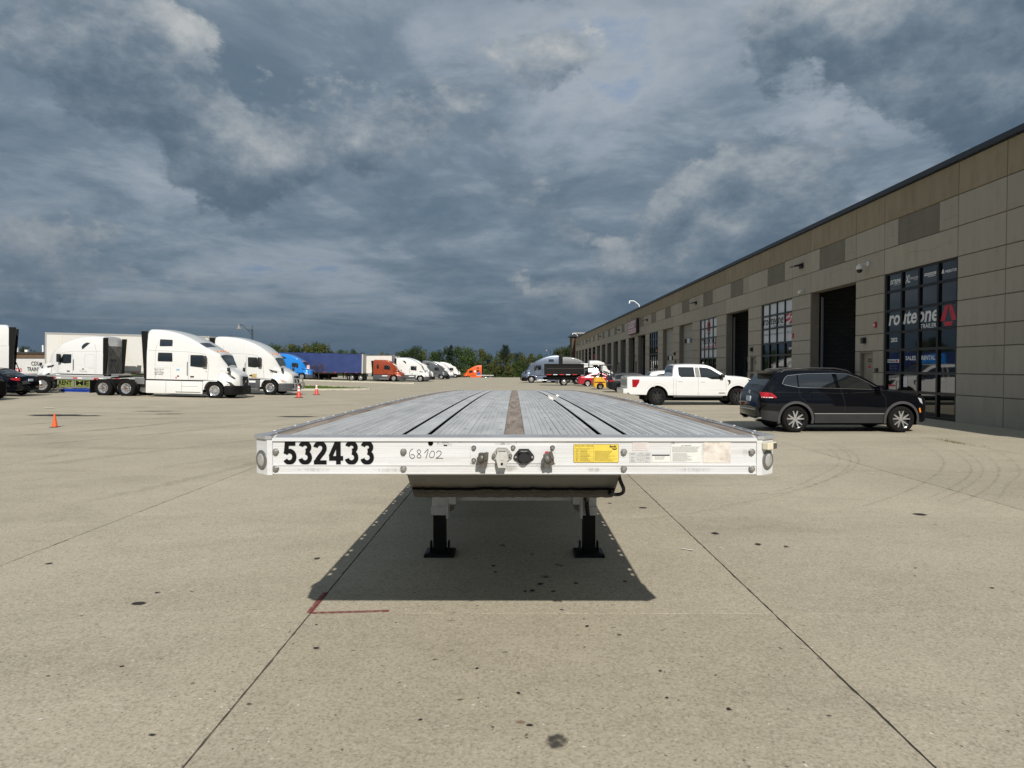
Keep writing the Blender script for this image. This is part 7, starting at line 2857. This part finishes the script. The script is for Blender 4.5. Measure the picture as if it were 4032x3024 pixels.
# -- training trailer and brick building at the far left
ct = box_trailer('white training trailer with red phone number before a brick building', (-61.5, 91.5, zg(-62, 91)), 0.0, 13.0, mat('cdl_white', (0.50, 0.50, 0.49), 0.5, var=0.06), M_STEEL_D, 0.85, 3.05, 0)
ontext(ct, 'CDL', -2.45, -1.35, 2.0, 2.55, -1.31, M_BLACK_T, bold=0.02)
ontext(ct, 'TRAINING', -3.0, -0.8, 1.25, 1.8, -1.31, M_BLACK_T, bold=0.02)
ontext(ct, '708 301 7720', -7.2, -3.7, 1.15, 1.70, -1.31, M_RED_T, bold=0.02)
ontext(ct, 'getCDL.com', -7.4, -4.3, 2.05, 2.45, -1.31, M_GREY_T, bold=0.02)
bb_ = thing('brick_building', 'low brown brick building behind the training trailer', 'building', (-94, 122, zg(-90, 122) - 0.3))
b = MB()
b.box(-14, 13.5, -4, 8, 0, 4.6)
b.build('wall', mat('brown_brick', (0.12, 0.075, 0.045), 0.9, var=0.25, vscale=3), bb_)
b = MB()
b.box(-14.2, 13.7, -4.2, 8.2, 4.6, 4.95)
b.build('roof_edge', mat('dark_roof_edge', (0.03, 0.026, 0.022), 0.7), bb_)
b = MB()
b.box(-14, 13.5, -4.06, -4.0, 0, 1.0)
b.build('plinth', M_CORE, bb_)
for x, h, w in ((3.5, 0.9, 0.12), (5.0, 0.9, 0.14), (9.6, 1.3, 0.12), (6.6, 0.5, 0.25)):
    b = MB()
    b.box(x - w, x + w, 0, 2 * w, 4.95, 4.95 + h)
    b.build('roof_vent', M_PLASTIC_W, bb_)

# -- small equipment trailer with a blue drum, far away
et = thing('equipment_trailer', 'small grey flat trailer with a blue drum beside the orange truck', 'trailer', (-5.6, 184.5, zg(-6, 184)))
b = MB()
b.box(-4.6, 0, -1.1, 1.1, 0.95, 1.2)
b.build('deck', mat('pale_deck', (0.42, 0.40, 0.36), 0.6), et)
b = MB()
b.lathe([(0, 0), (0.42, 0), (0.45, 0.1), (0.45, 0.7), (0, 0.75)], 'z', (-4.0, 0, 1.2), 16)
b.build('drum', mat('blue_drum', (0.03, 0.12, 0.40), 0.4), et, 40)
for x in (-3.2, -2.4):
    for sd in (-1, 1):
        wheel(et, x, sd * 1.1, 0.36, 0.22, 0.2, 'steel')
b = MB()
b.box(-0.25, -0.1, -0.1, 0.1, 0, 1.0)
b.build('jack_leg', M_STEEL_D, et)

# -- black dump truck
du = thing('dump_truck', 'black dump truck with tall tipper body beside the red sedan', 'truck', spot(5.6, 78.0))
b = MB()
b.box(-2.15, 2.25, -1.15, 1.15, 1.20, 2.40, 0.03)
body_ = b.build('tipper_body', M_BLACKP, du)
for sd in (-1, 1):
    b = MB()
    for x in (-2.1, -0.7, 0.75, 2.15):
        b.box(x - 0.05, x + 0.05, sd * 1.18 - 0.03, sd * 1.18 + 0.03, 1.2, 2.42)
    b.box(-2.15, 2.25, sd * 1.19 - 0.03, sd * 1.19 + 0.03, 2.34, 2.44)
    b.build('body_rib', M_BLACKP, body_)
    b = MB()
    b.box(-2.0, 2.2, sd * 1.205 - 0.008, sd * 1.205 + 0.008, 1.90, 1.93)
    b.build('trim_line', M_STEEL_D, body_)
    for i in range(5):
        b = MB()
        x = -1.95 + i * 0.72
        b.box(x, x + 0.52, sd * 1.185 - 0.006, sd * 1.185 + 0.006, 1.215, 1.285)
        b.build('reflector_tape', M_REFL_W if i % 2 else M_REFL_R, du)
b = MB()
b.box(-2.1, 2.2, -0.9, 0.9, 2.405, 2.47)
b.build('tarp_roll', M_RUBBER, body_)
b = MB()
b.box(2.25, 3.3, -1.0, 1.0, 2.30, 2.36)
b.build('cab_shield', M_BLACKP, body_)
for sd in (-1, 1):
    b = MB()
    b.box(-2.3, 5.6, sd * 0.42 - 0.05, sd * 0.42 + 0.05, 0.65, 0.95)
    b.build('frame_rail', M_UNDER, du)
    for yy_ in (1.0, 0.74):
        wheel(du, 0.0, sd * yy_, 0.42, 0.24, 0.26, 'dual')
    wheel(du, 4.9, sd * 0.98, 0.42, 0.26, 0.26, 'truck')
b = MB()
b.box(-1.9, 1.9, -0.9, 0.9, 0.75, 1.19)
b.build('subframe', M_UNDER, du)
for sd in (-1, 1):
    b = MB()
    b.box(-0.72, -0.69, sd * 0.87 - 0.28, sd * 0.87 + 0.28, 0.18, 0.9)
    b.build('mud_flap', M_RUBBER, du)
dc = Loft([(2.42, 1.90), (2.46, 2.02), (2.6, 2.06), (3.5, 2.06), (3.75, 1.98), (4.30, 1.56), (4.4, 1.50), (5.2, 1.42), (5.6, 1.30), (5.72, 1.0)], [(2.42, 0.62), (5.72, 0.60)],
          [(2.42, 0.98), (3.5, 1.0), (5.2, 0.98), (5.72, 0.80)], [(0.5, 0.97), (1.4, 1.0), (1.6, 0.95), (2.06, 0.80)], 0.09, 0.03, arches=[(4.9, 0.42, 0.52)])
dc.build('cab', M_BLACKCAR, du)
dc.side('door_window', [(2.75, 1.52), (2.75, 1.93), (3.55, 1.93), (3.95, 1.60), (3.95, 1.52)], mat('pale_see_through_glass', (0.30, 0.42, 0.38), 0.1), du, off=0.008)
dc.cap('windshield', 3.72, 4.30, -0.94, 0.94, M_GLASS, du)
ontext(du, '124', 4.62, 5.22, 1.16, 1.36, -0.992, M_WHITE_T, bold=0.03)

# -- forklift
fk = thing('forklift', 'yellow and black counterbalance forklift with overhead guard', 'forklift', spot(7.7, 60.4))
M_YEL = mat('forklift_yellow', (0.58, 0.31, 0.018), 0.4, var=0.06, vscale=3)
lf = Loft([(-0.72, 0.75), (-0.70, 1.0), (-0.62, 1.10), (0.0, 1.08), (0.40, 0.72), (1.2, 0.60)], [(-0.72, 0.28), (-0.5, 0.16), (1.2, 0.16)], [(-0.72, 0.40), (-0.55, 0.50), (1.2, 0.50)], [(0.1, 1.0), (1.2, 0.97)], 0.06, 0.01, arches=[(-0.15, 0.27, 0.32), (0.95, 0.34, 0.40)])
lf.build('chassis', M_YEL, fk)
lf.side('dark_band', [(-0.66, 0.60), (0.3, 0.60), (0.3, 0.68), (-0.66, 0.68)], M_BLACKP, fk, off=0.008)
for sd in (-1, 1):
    wheel(fk, -0.15, sd * 0.42, 0.25, 0.18, 0.14, 'steel')
    wheel(fk, 0.95, sd * 0.44, 0.32, 0.22, 0.18, 'steel')
for sd in (-1, 1):
    b = MB()
    b.tube([(0.10, sd * 0.44, 0.62), (0.0, sd * 0.45, 0.95), (-0.03, sd * 0.46, 1.6), (0.0, sd * 0.46, 2.10), (0.08, sd * 0.46, 2.15), (0.80, sd * 0.46, 2.15), (0.98, sd * 0.46, 2.05), (1.20, sd * 0.46, 1.30), (1.30, sd * 0.46, 0.60)], 0.045, 8)
    b.build('guard_post', M_SATINB, fk, 60)
b = MB()
for i in range(6):
    x = 0.05 + i * 0.15
    b.box(x, x + 0.03, -0.45, 0.45, 2.13, 2.17)
b.build('guard_roof', M_SATINB, fk)
for sd in (-1, 1):
    b = MB()
    b.box(1.36, 1.46, sd * 0.32 - 0.05, sd * 0.32 + 0.05, 0.10, 2.12)
    b.build('mast_rail', M_SATINB, fk)
b = MB()
b.box(1.34, 1.48, -0.40, 0.40, 2.06, 2.16)
b.box(1.36, 1.46, -0.36, 0.36, 1.15, 1.25)
b.box(1.48, 1.53, -0.5, 0.5, 0.15, 0.55)
b.build('carriage', M_SATINB, fk)
for sd in (-1, 1):
    b = MB()
    b.box(1.53, 2.55, sd * 0.25 - 0.05, sd * 0.25 + 0.05, 0.06, 0.11)
    b.build('fork', M_STEEL_D, fk)
b = MB()
b.box(-0.05, 0.40, -0.25, 0.25, 1.08, 1.18, 0.03)
b.box(-0.10, 0.02, -0.25, 0.25, 1.15, 1.55, 0.03)
b.build('seat', M_RUBBER, fk)
b = MB()
b.lathe([(0.0, 0.0), (0.14, 0.02), (0.15, 0.34), (0.08, 0.40), (0.0, 0.40)], 'y', (-0.25, -0.20, 1.30), 18)
b.build('gas_bottle', M_CHROME, fk, 40)
b = MB()
b.tube([(0.62, 0.0, 0.8), (0.55, 0.0, 1.25)], 0.03, 6)
b.lathe([(0.15, -0.015), (0.165, 0.0), (0.15, 0.015)], 'z', (0.53, 0, 1.27), 16, closed=True)
b.build('steering_wheel', M_SATINB, fk)

# ------------------------------------------------------------------ cones
M_ORC = mat('cone_orange', (0.72, 0.105, 0.018), 0.5, var=0.1, vscale=6)
M_ORC2 = mat('cone_red_orange', (0.62, 0.05, 0.03), 0.5, var=0.1, vscale=6)


def cone(label, x, y, h, bands, m, lean=0.0):
    t = thing('traffic_cone', label, 'traffic cone', spot(x, y), 0, 'traffic cones in the yard')
    k = h / 0.75
    b = MB()
    b.lathe([(0.155 * k, 0.03), (0.135 * k, 0.06 * k), (0.035 * k, h), (0.025 * k, h), (0.0, h - 0.01)], 'z', n=24)
    b.build('body', m, t, 40)
    b = MB()
    s_ = 0.20 * k
    b.box(-s_, s_, -s_, s_, 0.0, 0.035 * k, 0.012)
    b.build('base', M_RUBBER, t)
    for z0, z1 in bands:
        r0 = 0.135 * k + (0.035 - 0.135) * k * (z0 * h - 0.06 * k) / (h - 0.06 * k)
        r1 = 0.135 * k + (0.035 - 0.135) * k * (z1 * h - 0.06 * k) / (h - 0.06 * k)
        b = MB()
        b.lathe([(r0 + 0.001, z0 * h), (r0 + 0.004, z0 * h), (r1 + 0.004, z1 * h), (r1 + 0.001, z1 * h)], 'z', n=24)
        b.build('reflective_band', M_REFL_W, t, 40)


cone('plain orange traffic cone standing alone nearest the camera', at(114, 19.55), 19.55, 0.40, [], M_ORC)
cone('striped traffic cone beside the chrome bull bar', at(644.7, 40.6), 40.6, 0.76, [(0.52, 0.66), (0.74, 0.90)], M_ORC2)
cone('striped traffic cone in front of the grass island', at(683, 45.8), 45.8, 0.74, [(0.52, 0.66), (0.74, 0.90)], M_ORC2)

# ------------------------------------------------------------------ street furniture
M_POLE = mat('dark_green_pole', (0.020, 0.032, 0.035), 0.5)


def street_lamp(label, x, y, h, arm):
    t = thing('street_lamp', label, 'street lamp', spot(x, y))
    b = MB()
    b.lathe([(0.16, 0), (0.16, 0.5), (0.10, 0.6), (0.085, h - 0.6), (0.07, h - 0.5), (0.10, h - 0.42), (0.06, h - 0.35), (0.045, h), (0.0, h + 0.12)], 'z', n=14)
    b.build('pole', M_POLE, t, 40)
    b = MB()
    z = h - 0.45
    b.tube([(0, 0, z), (-0.30 * arm, 0, z + 0.02), (-0.48 * arm, 0, z + 0.12), (-0.75 * arm, 0, z + 0.50), (-0.88 * arm, 0, z + 0.60), (-1.0 * arm, 0, z + 0.58)], 0.045, 8)
    b.tube([(0, 0, z - 0.62), (-0.20 * arm, 0, z - 0.30), (-0.40 * arm, 0, z + 0.06)], 0.022, 6)
    b.build('arm', M_POLE, t, 60)
    b = MB()
    b.lathe([(0.0, 0.12), (0.05, 0.10), (0.06, 0.0), (0.11, -0.04), (0.12, -0.2), (0.20, -0.32), (0.31, -0.40), (0.31, -0.43), (0.0, -0.40)], 'z', (-1.08 * arm, 0, z + 0.56), 18)
    b.build('lamp_shade', mat('lamp_grey', (0.22, 0.21, 0.19), 0.5), t, 40)


street_lamp('dark street lamp with bell shade rising behind the white trucks', at(545, 75), 75, 6.25, 1.35)
street_lamp('far thin lamp post behind the slate blue truck', at(1189, 172), 172, 7.0, 0.9)
sp = thing('road_sign', 'small red and white sign on a dark post by the bare tree', 'sign', (at(665.5, 96.0), 96.0, zg(-29, 96) + 0.1))
b = MB()
b.tube([(0, 0, 0), (0, 0, 2.05)], 0.035, 8)
b.build('post', M_POLE, sp)
b = MB()
b.box(-0.20, 0.20, -0.05, -0.035, 1.50, 2.06, 0.01)
pl_ = b.build('plate', M_PLASTIC_W, sp)
b = MB()
b.tube([(x, -0.055, z) for x, z in ((-.17, 1.53), (.17, 1.53), (.17, 2.03), (-.17, 2.03))], 0.018, 5, closed=True)
b.build('border', M_RED_T, pl_)
text_box('NO', (0, -0.056, 0), (1, 0, 0), (0, 0, 1), -0.12, 0.12, 1.84, 1.98, M_RED_T, pl_, 0.03)
text_box('PARKING', (0, -0.056, 0), (1, 0, 0), (0, 0, 1), -0.14, 0.14, 1.70, 1.78, M_RED_T, pl_, 0.03)

# ================================================================== TREES
M_BARK = mat('bark', (0.055, 0.043, 0.032), 0.9, var=0.3, vscale=6)
LEAF = [mat('leaf_dark', (0.021, 0.038, 0.009), 0.6, spec=0.25, var=0.35, vscale=0.8, rand=0.25),
        mat('leaf_mid', (0.036, 0.060, 0.012), 0.6, spec=0.25, var=0.35, vscale=0.8, rand=0.25),
        mat('leaf_olive', (0.062, 0.070, 0.014), 0.6, spec=0.25, var=0.35, vscale=0.8, rand=0.25),
        mat('needle', (0.020, 0.034, 0.020), 0.7, spec=0.2, var=0.3, vscale=1.0, rand=0.2)]


def crown_mesh(seed, nl, nleaf, sx, sz, leaf, tall=False):
    """leaf-sized faces through the volume of many lobes; unit tree about 1 high"""
    q = random.Random(seed)
    lobes = []
    for i in range(nl):
        a = q.uniform(0, 2 * math.pi)
        rr = sx * math.sqrt(q.random()) * 0.75
        z = q.uniform(0.12, 0.86)
        taper = 1.0 - 0.55 * max(0, (z - 0.45) / 0.45)
        lobes.append((rr * math.cos(a) * taper, rr * math.sin(a) * taper, z, q.uniform(0.10, 0.19) * (1 if not tall else 0.8)))
    vs, fs = [], []
    for i in range(nleaf):
        lx, ly, lz, lr = q.choice(lobes)
        d = Vector((q.gauss(0, 1), q.gauss(0, 1), q.gauss(0, 1))).normalized()
        rad = lr * (0.55 + 0.5 * q.random() ** 0.6)
        p = Vector((lx, ly, lz)) + Vector((d.x, d.y, d.z * 0.8)) * rad
        n = (d + Vector((q.gauss(0, .5), q.gauss(0, .5), q.gauss(0, .5) + 0.3))).normalized()
        u = n.orthogonal().normalized()
        w = n.cross(u)
        a = q.uniform(0, 6.28)
        u, w = u * math.cos(a) + w * math.sin(a), w * math.cos(a) - u * math.sin(a)
        s = leaf * q.uniform(0.6, 1.3)
        k = len(vs)
        vs += [p + u * s, p + w * s * 0.6, p - u * s, p - w * s * 0.6]
        fs.append((k, k + 1, k + 2, k + 3))
    me = bpy.data.meshes.new('crown')
    me.from_pydata([v[:] for v in vs], [], fs)
    return me


def trunk_mesh(seed, limbs=6):
    q = random.Random(seed)
    b = MB()
    b.tube([(0, 0, 0), (q.uniform(-.01, .01), 0, 0.25), (q.uniform(-.02, .02), q.uniform(-.02, .02), 0.5), (0, 0, 0.8)], 0.02, 7, radii=[0.030, 0.022, 0.016, 0.006])
    for i in range(limbs):
        a = q.uniform(0, 6.28)
        z = q.uniform(0.18, 0.6)
        r1 = q.uniform(0.12, 0.26)
        b.tube([(0, 0, z), (r1 * 0.5 * math.cos(a), r1 * 0.5 * math.sin(a), z + 0.08), (r1 * math.cos(a), r1 * math.sin(a), z + 0.22)], 0.01, 5, radii=[0.012, 0.008, 0.003])
    o = b.build('trunk', M_BARK, None, 60)
    me = o.data
    bpy.data.objects.remove(o)
    return me


CROWNS = [crown_mesh(20 + i, 22 + 3 * (i % 3), 3800, 0.40 + 0.05 * (i % 2), 1, 0.021) for i in range(6)]
TRUNKS = [trunk_mesh(40 + i) for i in range(3)]
CR_MAT = {}


def tree(label, x, y, h, wfac, kind, seed, group, z=None, name='tree'):
    t = thing(name, label, 'tree', (x, y, zg(x, y) if z is None else z), rng.uniform(0, 6.28), group)
    t.scale = (h * wfac, h * wfac, h)
    link('trunk', TRUNKS[seed % 3], t)
    key = (seed % 6, kind)
    if key not in CR_MAT:
        me = CROWNS[seed % 6].copy()
        me.materials.clear()
        me.materials.append(LEAF[kind])
        CR_MAT[key] = me
    link('crown', CR_MAT[key], t)
    return t


KL = ['dark green broadleaf tree in the tree line behind the yard', 'mid green broadleaf tree in the tree line behind the yard', 'olive and yellow-green tree in the tree line behind the yard']
rtree = random.Random(77)
# skyline of the wood: image pixel columns and rows of the treetops
SKY_X = [560, 585, 620, 650, 680, 700, 726, 745, 780, 800, 840, 860, 885, 905, 925, 945, 965, 985, 1005, 1030, 1050, 1075, 1120, 1140, 1165, 1185, 1205, 1225, 1245, 1270]
SKY_Y = [752, 744, 740, 742, 733, 742, 748, 753, 757, 762, 757, 752, 755, 745, 752, 752, 744, 744, 745, 750, 754, 757, 760, 763, 755, 762, 748, 744, 746, 748]
u = 556.0
i = 0
BACK, SCRUB = [], []
while u < 1262:
    y = rtree.uniform(206, 222)
    top_y = float(np.interp(u, SKY_X, SKY_Y)) + rtree.uniform(-4, 4)
    x = at(u, y)
    zb_ = zg(x, y)
    h = 1.75 + (792 - top_y) * y / 1475 - zb_
    kind = rtree.choice([0, 0, 1, 1, 2])
    BACK.append((x, kind, tree(KL[kind], x, y, h, rtree.uniform(0.62, 0.80), kind, i, 'broadleaf trees of the tree line')))
    u += rtree.uniform(14, 20)
    i += 1
# lower, nearer screen of scrub trees
u = 760.0
while u < 1250:
    y = rtree.uniform(196, 202)
    x = at(u, y)
    h = rtree.uniform(4.2, 6.2)
    kind = rtree.choice([0, 1, 2, 1])
    if not (at(985, 196) < x < at(1060, 196)):
        SCRUB.append((x, kind, tree('low scrub tree', x, y, h, rtree.uniform(0.8, 1.05), kind, i, 'scrub trees at the foot of the tree line')))
    u += rtree.uniform(15, 22)
    i += 1
NTH = ['first', 'second', 'third', 'fourth', 'fifth', 'sixth', 'seventh', 'eighth', 'ninth', 'tenth', 'eleventh', 'twelfth', 'thirteenth', 'fourteenth',
       'fifteenth', 'sixteenth', 'seventeenth', 'eighteenth', 'nineteenth', 'twentieth'] + ['twenty-' + w for w in ('first', 'second', 'third', 'fourth', 'fifth', 'sixth', 'seventh', 'eighth', 'ninth')] + ['thirtieth', 'thirty-first']
for lst, noun in ((BACK, 'tall %s tree in the wood'), (SCRUB, 'low %s scrub tree')):
    lst.sort(key=lambda q_: q_[0])
    for mark, xm, cond in (('the thin pointed conifer', at(974, 204), lambda x_: x_ < at(1030, 204)), ('the spiky pine', at(1091, 200), lambda x_: x_ >= at(1030, 204))):
        le = [q_ for q_ in lst if cond(q_[0]) and q_[0] <= xm][::-1]
        ri = [q_ for q_ in lst if cond(q_[0]) and q_[0] > xm]
        for side_, seq in (('left', le), ('right', ri)):
            for n_, (x_, k_, o_) in enumerate(seq):
                o_['label'] = (noun % ('dark green', 'mid green', 'olive')[k_]) + ', %s %s of %s' % (NTH[n_], side_, mark)
# trees behind the far-left building and lorries
for k, (u_, y, h, kind) in enumerate(((20, 150, 6.6, 0), (52, 152, 7.2, 0), (78, 155, 6.4, 1), (100, 150, 6.0, 0), (118, 150, 6.4, 1), (455, 150, 7.4, 0), (500, 140, 8.6, 0), (528, 140, 8.3, 2), (560, 150, 7.0, 1))):
    x = at(u_, y)
    tree(['dark green tree at the picture edge behind the brick building', 'dark green tree over the middle of the brick building roof', 'mid green tree over the brick building roof', 'dark green tree at the corner of the long white van trailer',
          'mid green tree hidden behind the long white van trailer', 'dark green tree between the two white sleeper trucks', 'dark green tree above the raised-roof truck', 'yellow-green tree peeping over the raised-roof truck',
          'mid green sparse tree beside the street lamp'][k], x, y, h, 0.72, kind, i + k, 'trees behind the left trucks')

# ---- conifers
def conifer(label, x, y, h, seed, spiky):
    q = random.Random(seed)
    t = thing('conifer_tree', label, 'tree', spot(x, y))
    b = MB()
    b.tube([(0, 0, 0), (0.05, 0, h * 0.5), (0, 0, h * 0.98)], 0.1, 7, radii=[0.20, 0.13, 0.03])
    b.build('trunk', M_BARK, t, 60)
    vs, fs = [], []
    if spiky:
        for n_ in range(150):
            z = h * q.uniform(0.40, 0.97)
            a = q.uniform(0, 6.28)
            ln = (1.0 + 3.0 * (1 - (z / h - 0.4) / 0.6)) * q.uniform(0.8, 1.15)
            el = R(q.uniform(28, 55)) * (0.6 + 0.7 * (z / h))
            d = Vector((math.cos(a) * math.cos(el), math.sin(a) * math.cos(el), math.sin(el)))
            for m_ in range(34):
                p = Vector((0, 0, z)) + d * ln * (0.15 + 0.85 * m_ / 34)
                o = Vector((q.gauss(0, 1), q.gauss(0, 1), q.gauss(0, 1))).normalized()
                tip = p + (d * 0.8 + o * 0.9).normalized() * 0.30
                s = d.cross(o).normalized() * 0.05
                k = len(vs)
                vs += [p - s, p + s, tip]
                fs.append((k, k + 1, k + 2))
    else:
        for n_ in range(120):
            z = h * q.uniform(0.35, 0.98)
            a = q.uniform(0, 6.28)
            ln = 2.1 * (1 - z / h) * q.uniform(0.6, 1.15) + 0.30
            d = Vector((math.cos(a), math.sin(a), -0.15))
            for m_ in range(18):
                p = Vector((0, 0, z)) + d * ln * (0.1 + 0.9 * m_ / 18)
                o = Vector((q.gauss(0, 1), q.gauss(0, 1), q.gauss(0, .6))).normalized()
                tip = p + (d * 0.5 + o).normalized() * 0.34
                s = d.cross(o).normalized() * 0.09
                k = len(vs)
                vs += [p - s, p + s, tip]
                fs.append((k, k + 1, k + 2))
    me = bpy.data.meshes.new('crown')
    me.from_pydata([v[:] for v in vs], [], fs)
    me.materials.append(LEAF[3])
    link('crown', me, t)


conifer('spiky dark pine with upswept branches above the tree line', at(1091, 200), 200, 9.3, 1, True)
conifer('thin pointed conifer rising above the tree line', at(974, 204), 204, 10.2, 2, False)

# ---- bare crab-apple on the verge
bt_ = thing('bare_tree', 'small bare purplish tree on the grass verge before the blue trailer', 'tree', (at(688, 95.4), 95.4, zg(-27, 95) + 0.1))
q = random.Random(12)
b = MB()
b.tube([(0, 0, 0), (0.02, 0, 0.5), (-0.03, 0, 0.9)], 0.05, 7, radii=[0.09, 0.06, 0.05])
M_TWIG = mat('purple_twig', (0.045, 0.030, 0.028), 0.8)


def branch(p, d, ln, r, depth):
    mid_ = p + d * ln * 0.5 + Vector((q.gauss(0, .04), q.gauss(0, .04), q.gauss(0, .03)))
    e = p + d * ln
    b.tube([p, mid_, e], r, 4, radii=[r, r * 0.8, r * 0.55])
    if depth == 0:
        return
    for _ in range(3 if depth > 1 else 4):
        nd = (d + Vector((q.gauss(0, .55), q.gauss(0, .55), q.gauss(0.12, .35)))).normalized()
        branch(p + d * ln * q.uniform(0.55, 1.0), nd, ln * q.uniform(0.62, 0.82), r * 0.6, depth - 1)


for k in range(7):
    a = 2 * math.pi * k / 7 + q.uniform(-.3, .3)
    branch(Vector((-0.03, 0, 0.8 + 0.04 * k)), Vector((math.cos(a) * 0.8, math.sin(a) * 0.8, q.uniform(.5, 1.2))).normalized(), 0.72, 0.028, 3)
b.build('trunk', M_TWIG, bt_)
vs, fs = [], []
for _ in range(900):
    d = Vector((q.gauss(0, 1), q.gauss(0, 1), q.gauss(0, .8))).normalized() * (q.random() ** 0.45)
    p = Vector((d.x * 1.55, d.y * 1.55, 1.85 + d.z * 0.95))
    o = Vector((q.gauss(0, 1), q.gauss(0, 1), q.gauss(0, 1))).normalized()
    u2 = o.orthogonal().normalized()
    k = len(vs)
    s = q.uniform(0.02, 0.045)
    vs += [p + u2 * s, p + o.cross(u2) * s * .6, p - u2 * s, p - o.cross(u2) * s * .6]
    fs.append((k, k + 1, k + 2, k + 3))
me = bpy.data.meshes.new('crown')
me.from_pydata([v[:] for v in vs], [], fs)
me.materials.append(mat('dead_leaf', (0.06, 0.035, 0.032), 0.8))
link('crown', me, bt_)

# ---- undergrowth along the wood edge
q = random.Random(31)
vs, fs = [], []
for _ in range(26000):
    x = q.uniform(-85, 26)
    y = q.uniform(193, 226)
    z = zg(x, y) + abs(q.gauss(0, 1.0)) * (1.1 if y > 198 else 0.5)
    n = Vector((q.gauss(0, 1), q.gauss(0, 1) - 0.4, q.gauss(0, 1) + 0.4)).normalized()
    u2 = n.orthogonal().normalized()
    w2 = n.cross(u2)
    s = q.uniform(0.15, 0.36)
    p = Vector((x, y, z))
    k = len(vs)
    vs += [p + u2 * s, p + w2 * s * .7, p - u2 * s, p - w2 * s * .7]
    fs.append((k, k + 1, k + 2, k + 3))
me = bpy.data.meshes.new('undergrowth')
me.from_pydata([v[:] for v in vs], [], fs)
me.materials.append(mat('undergrowth_leaf', (0.042, 0.058, 0.018), 0.7, spec=0.2, var=0.45, vscale=0.3))
tag(link('undergrowth', me), 'dense undergrowth along the foot of the tree line', 'undergrowth', kind='stuff')
# weeds growing in a slab joint
vs, fs = [], []
for _ in range(160):
    x = 10.1 + q.gauss(0, 0.05)
    y = 15.7 + q.gauss(0, 0.35)
    k = len(vs)
    h = q.uniform(0.02, 0.07)
    a = q.uniform(0, 6.28)
    vs += [(x, y, 0.0), (x + 0.012 * math.cos(a), y + 0.012 * math.sin(a), 0.0), (x + q.gauss(0, .04), y + q.gauss(0, .04), h)]
    fs.append((k, k + 1, k + 2))
me = bpy.data.meshes.new('weeds')
me.from_pydata(vs, [], fs)
me.materials.append(mat('dry_weed', (0.12, 0.11, 0.03), 0.8))
tag(link('weeds', me), 'dry weeds growing in the slab joint beside the workshop', 'weeds', kind='stuff')
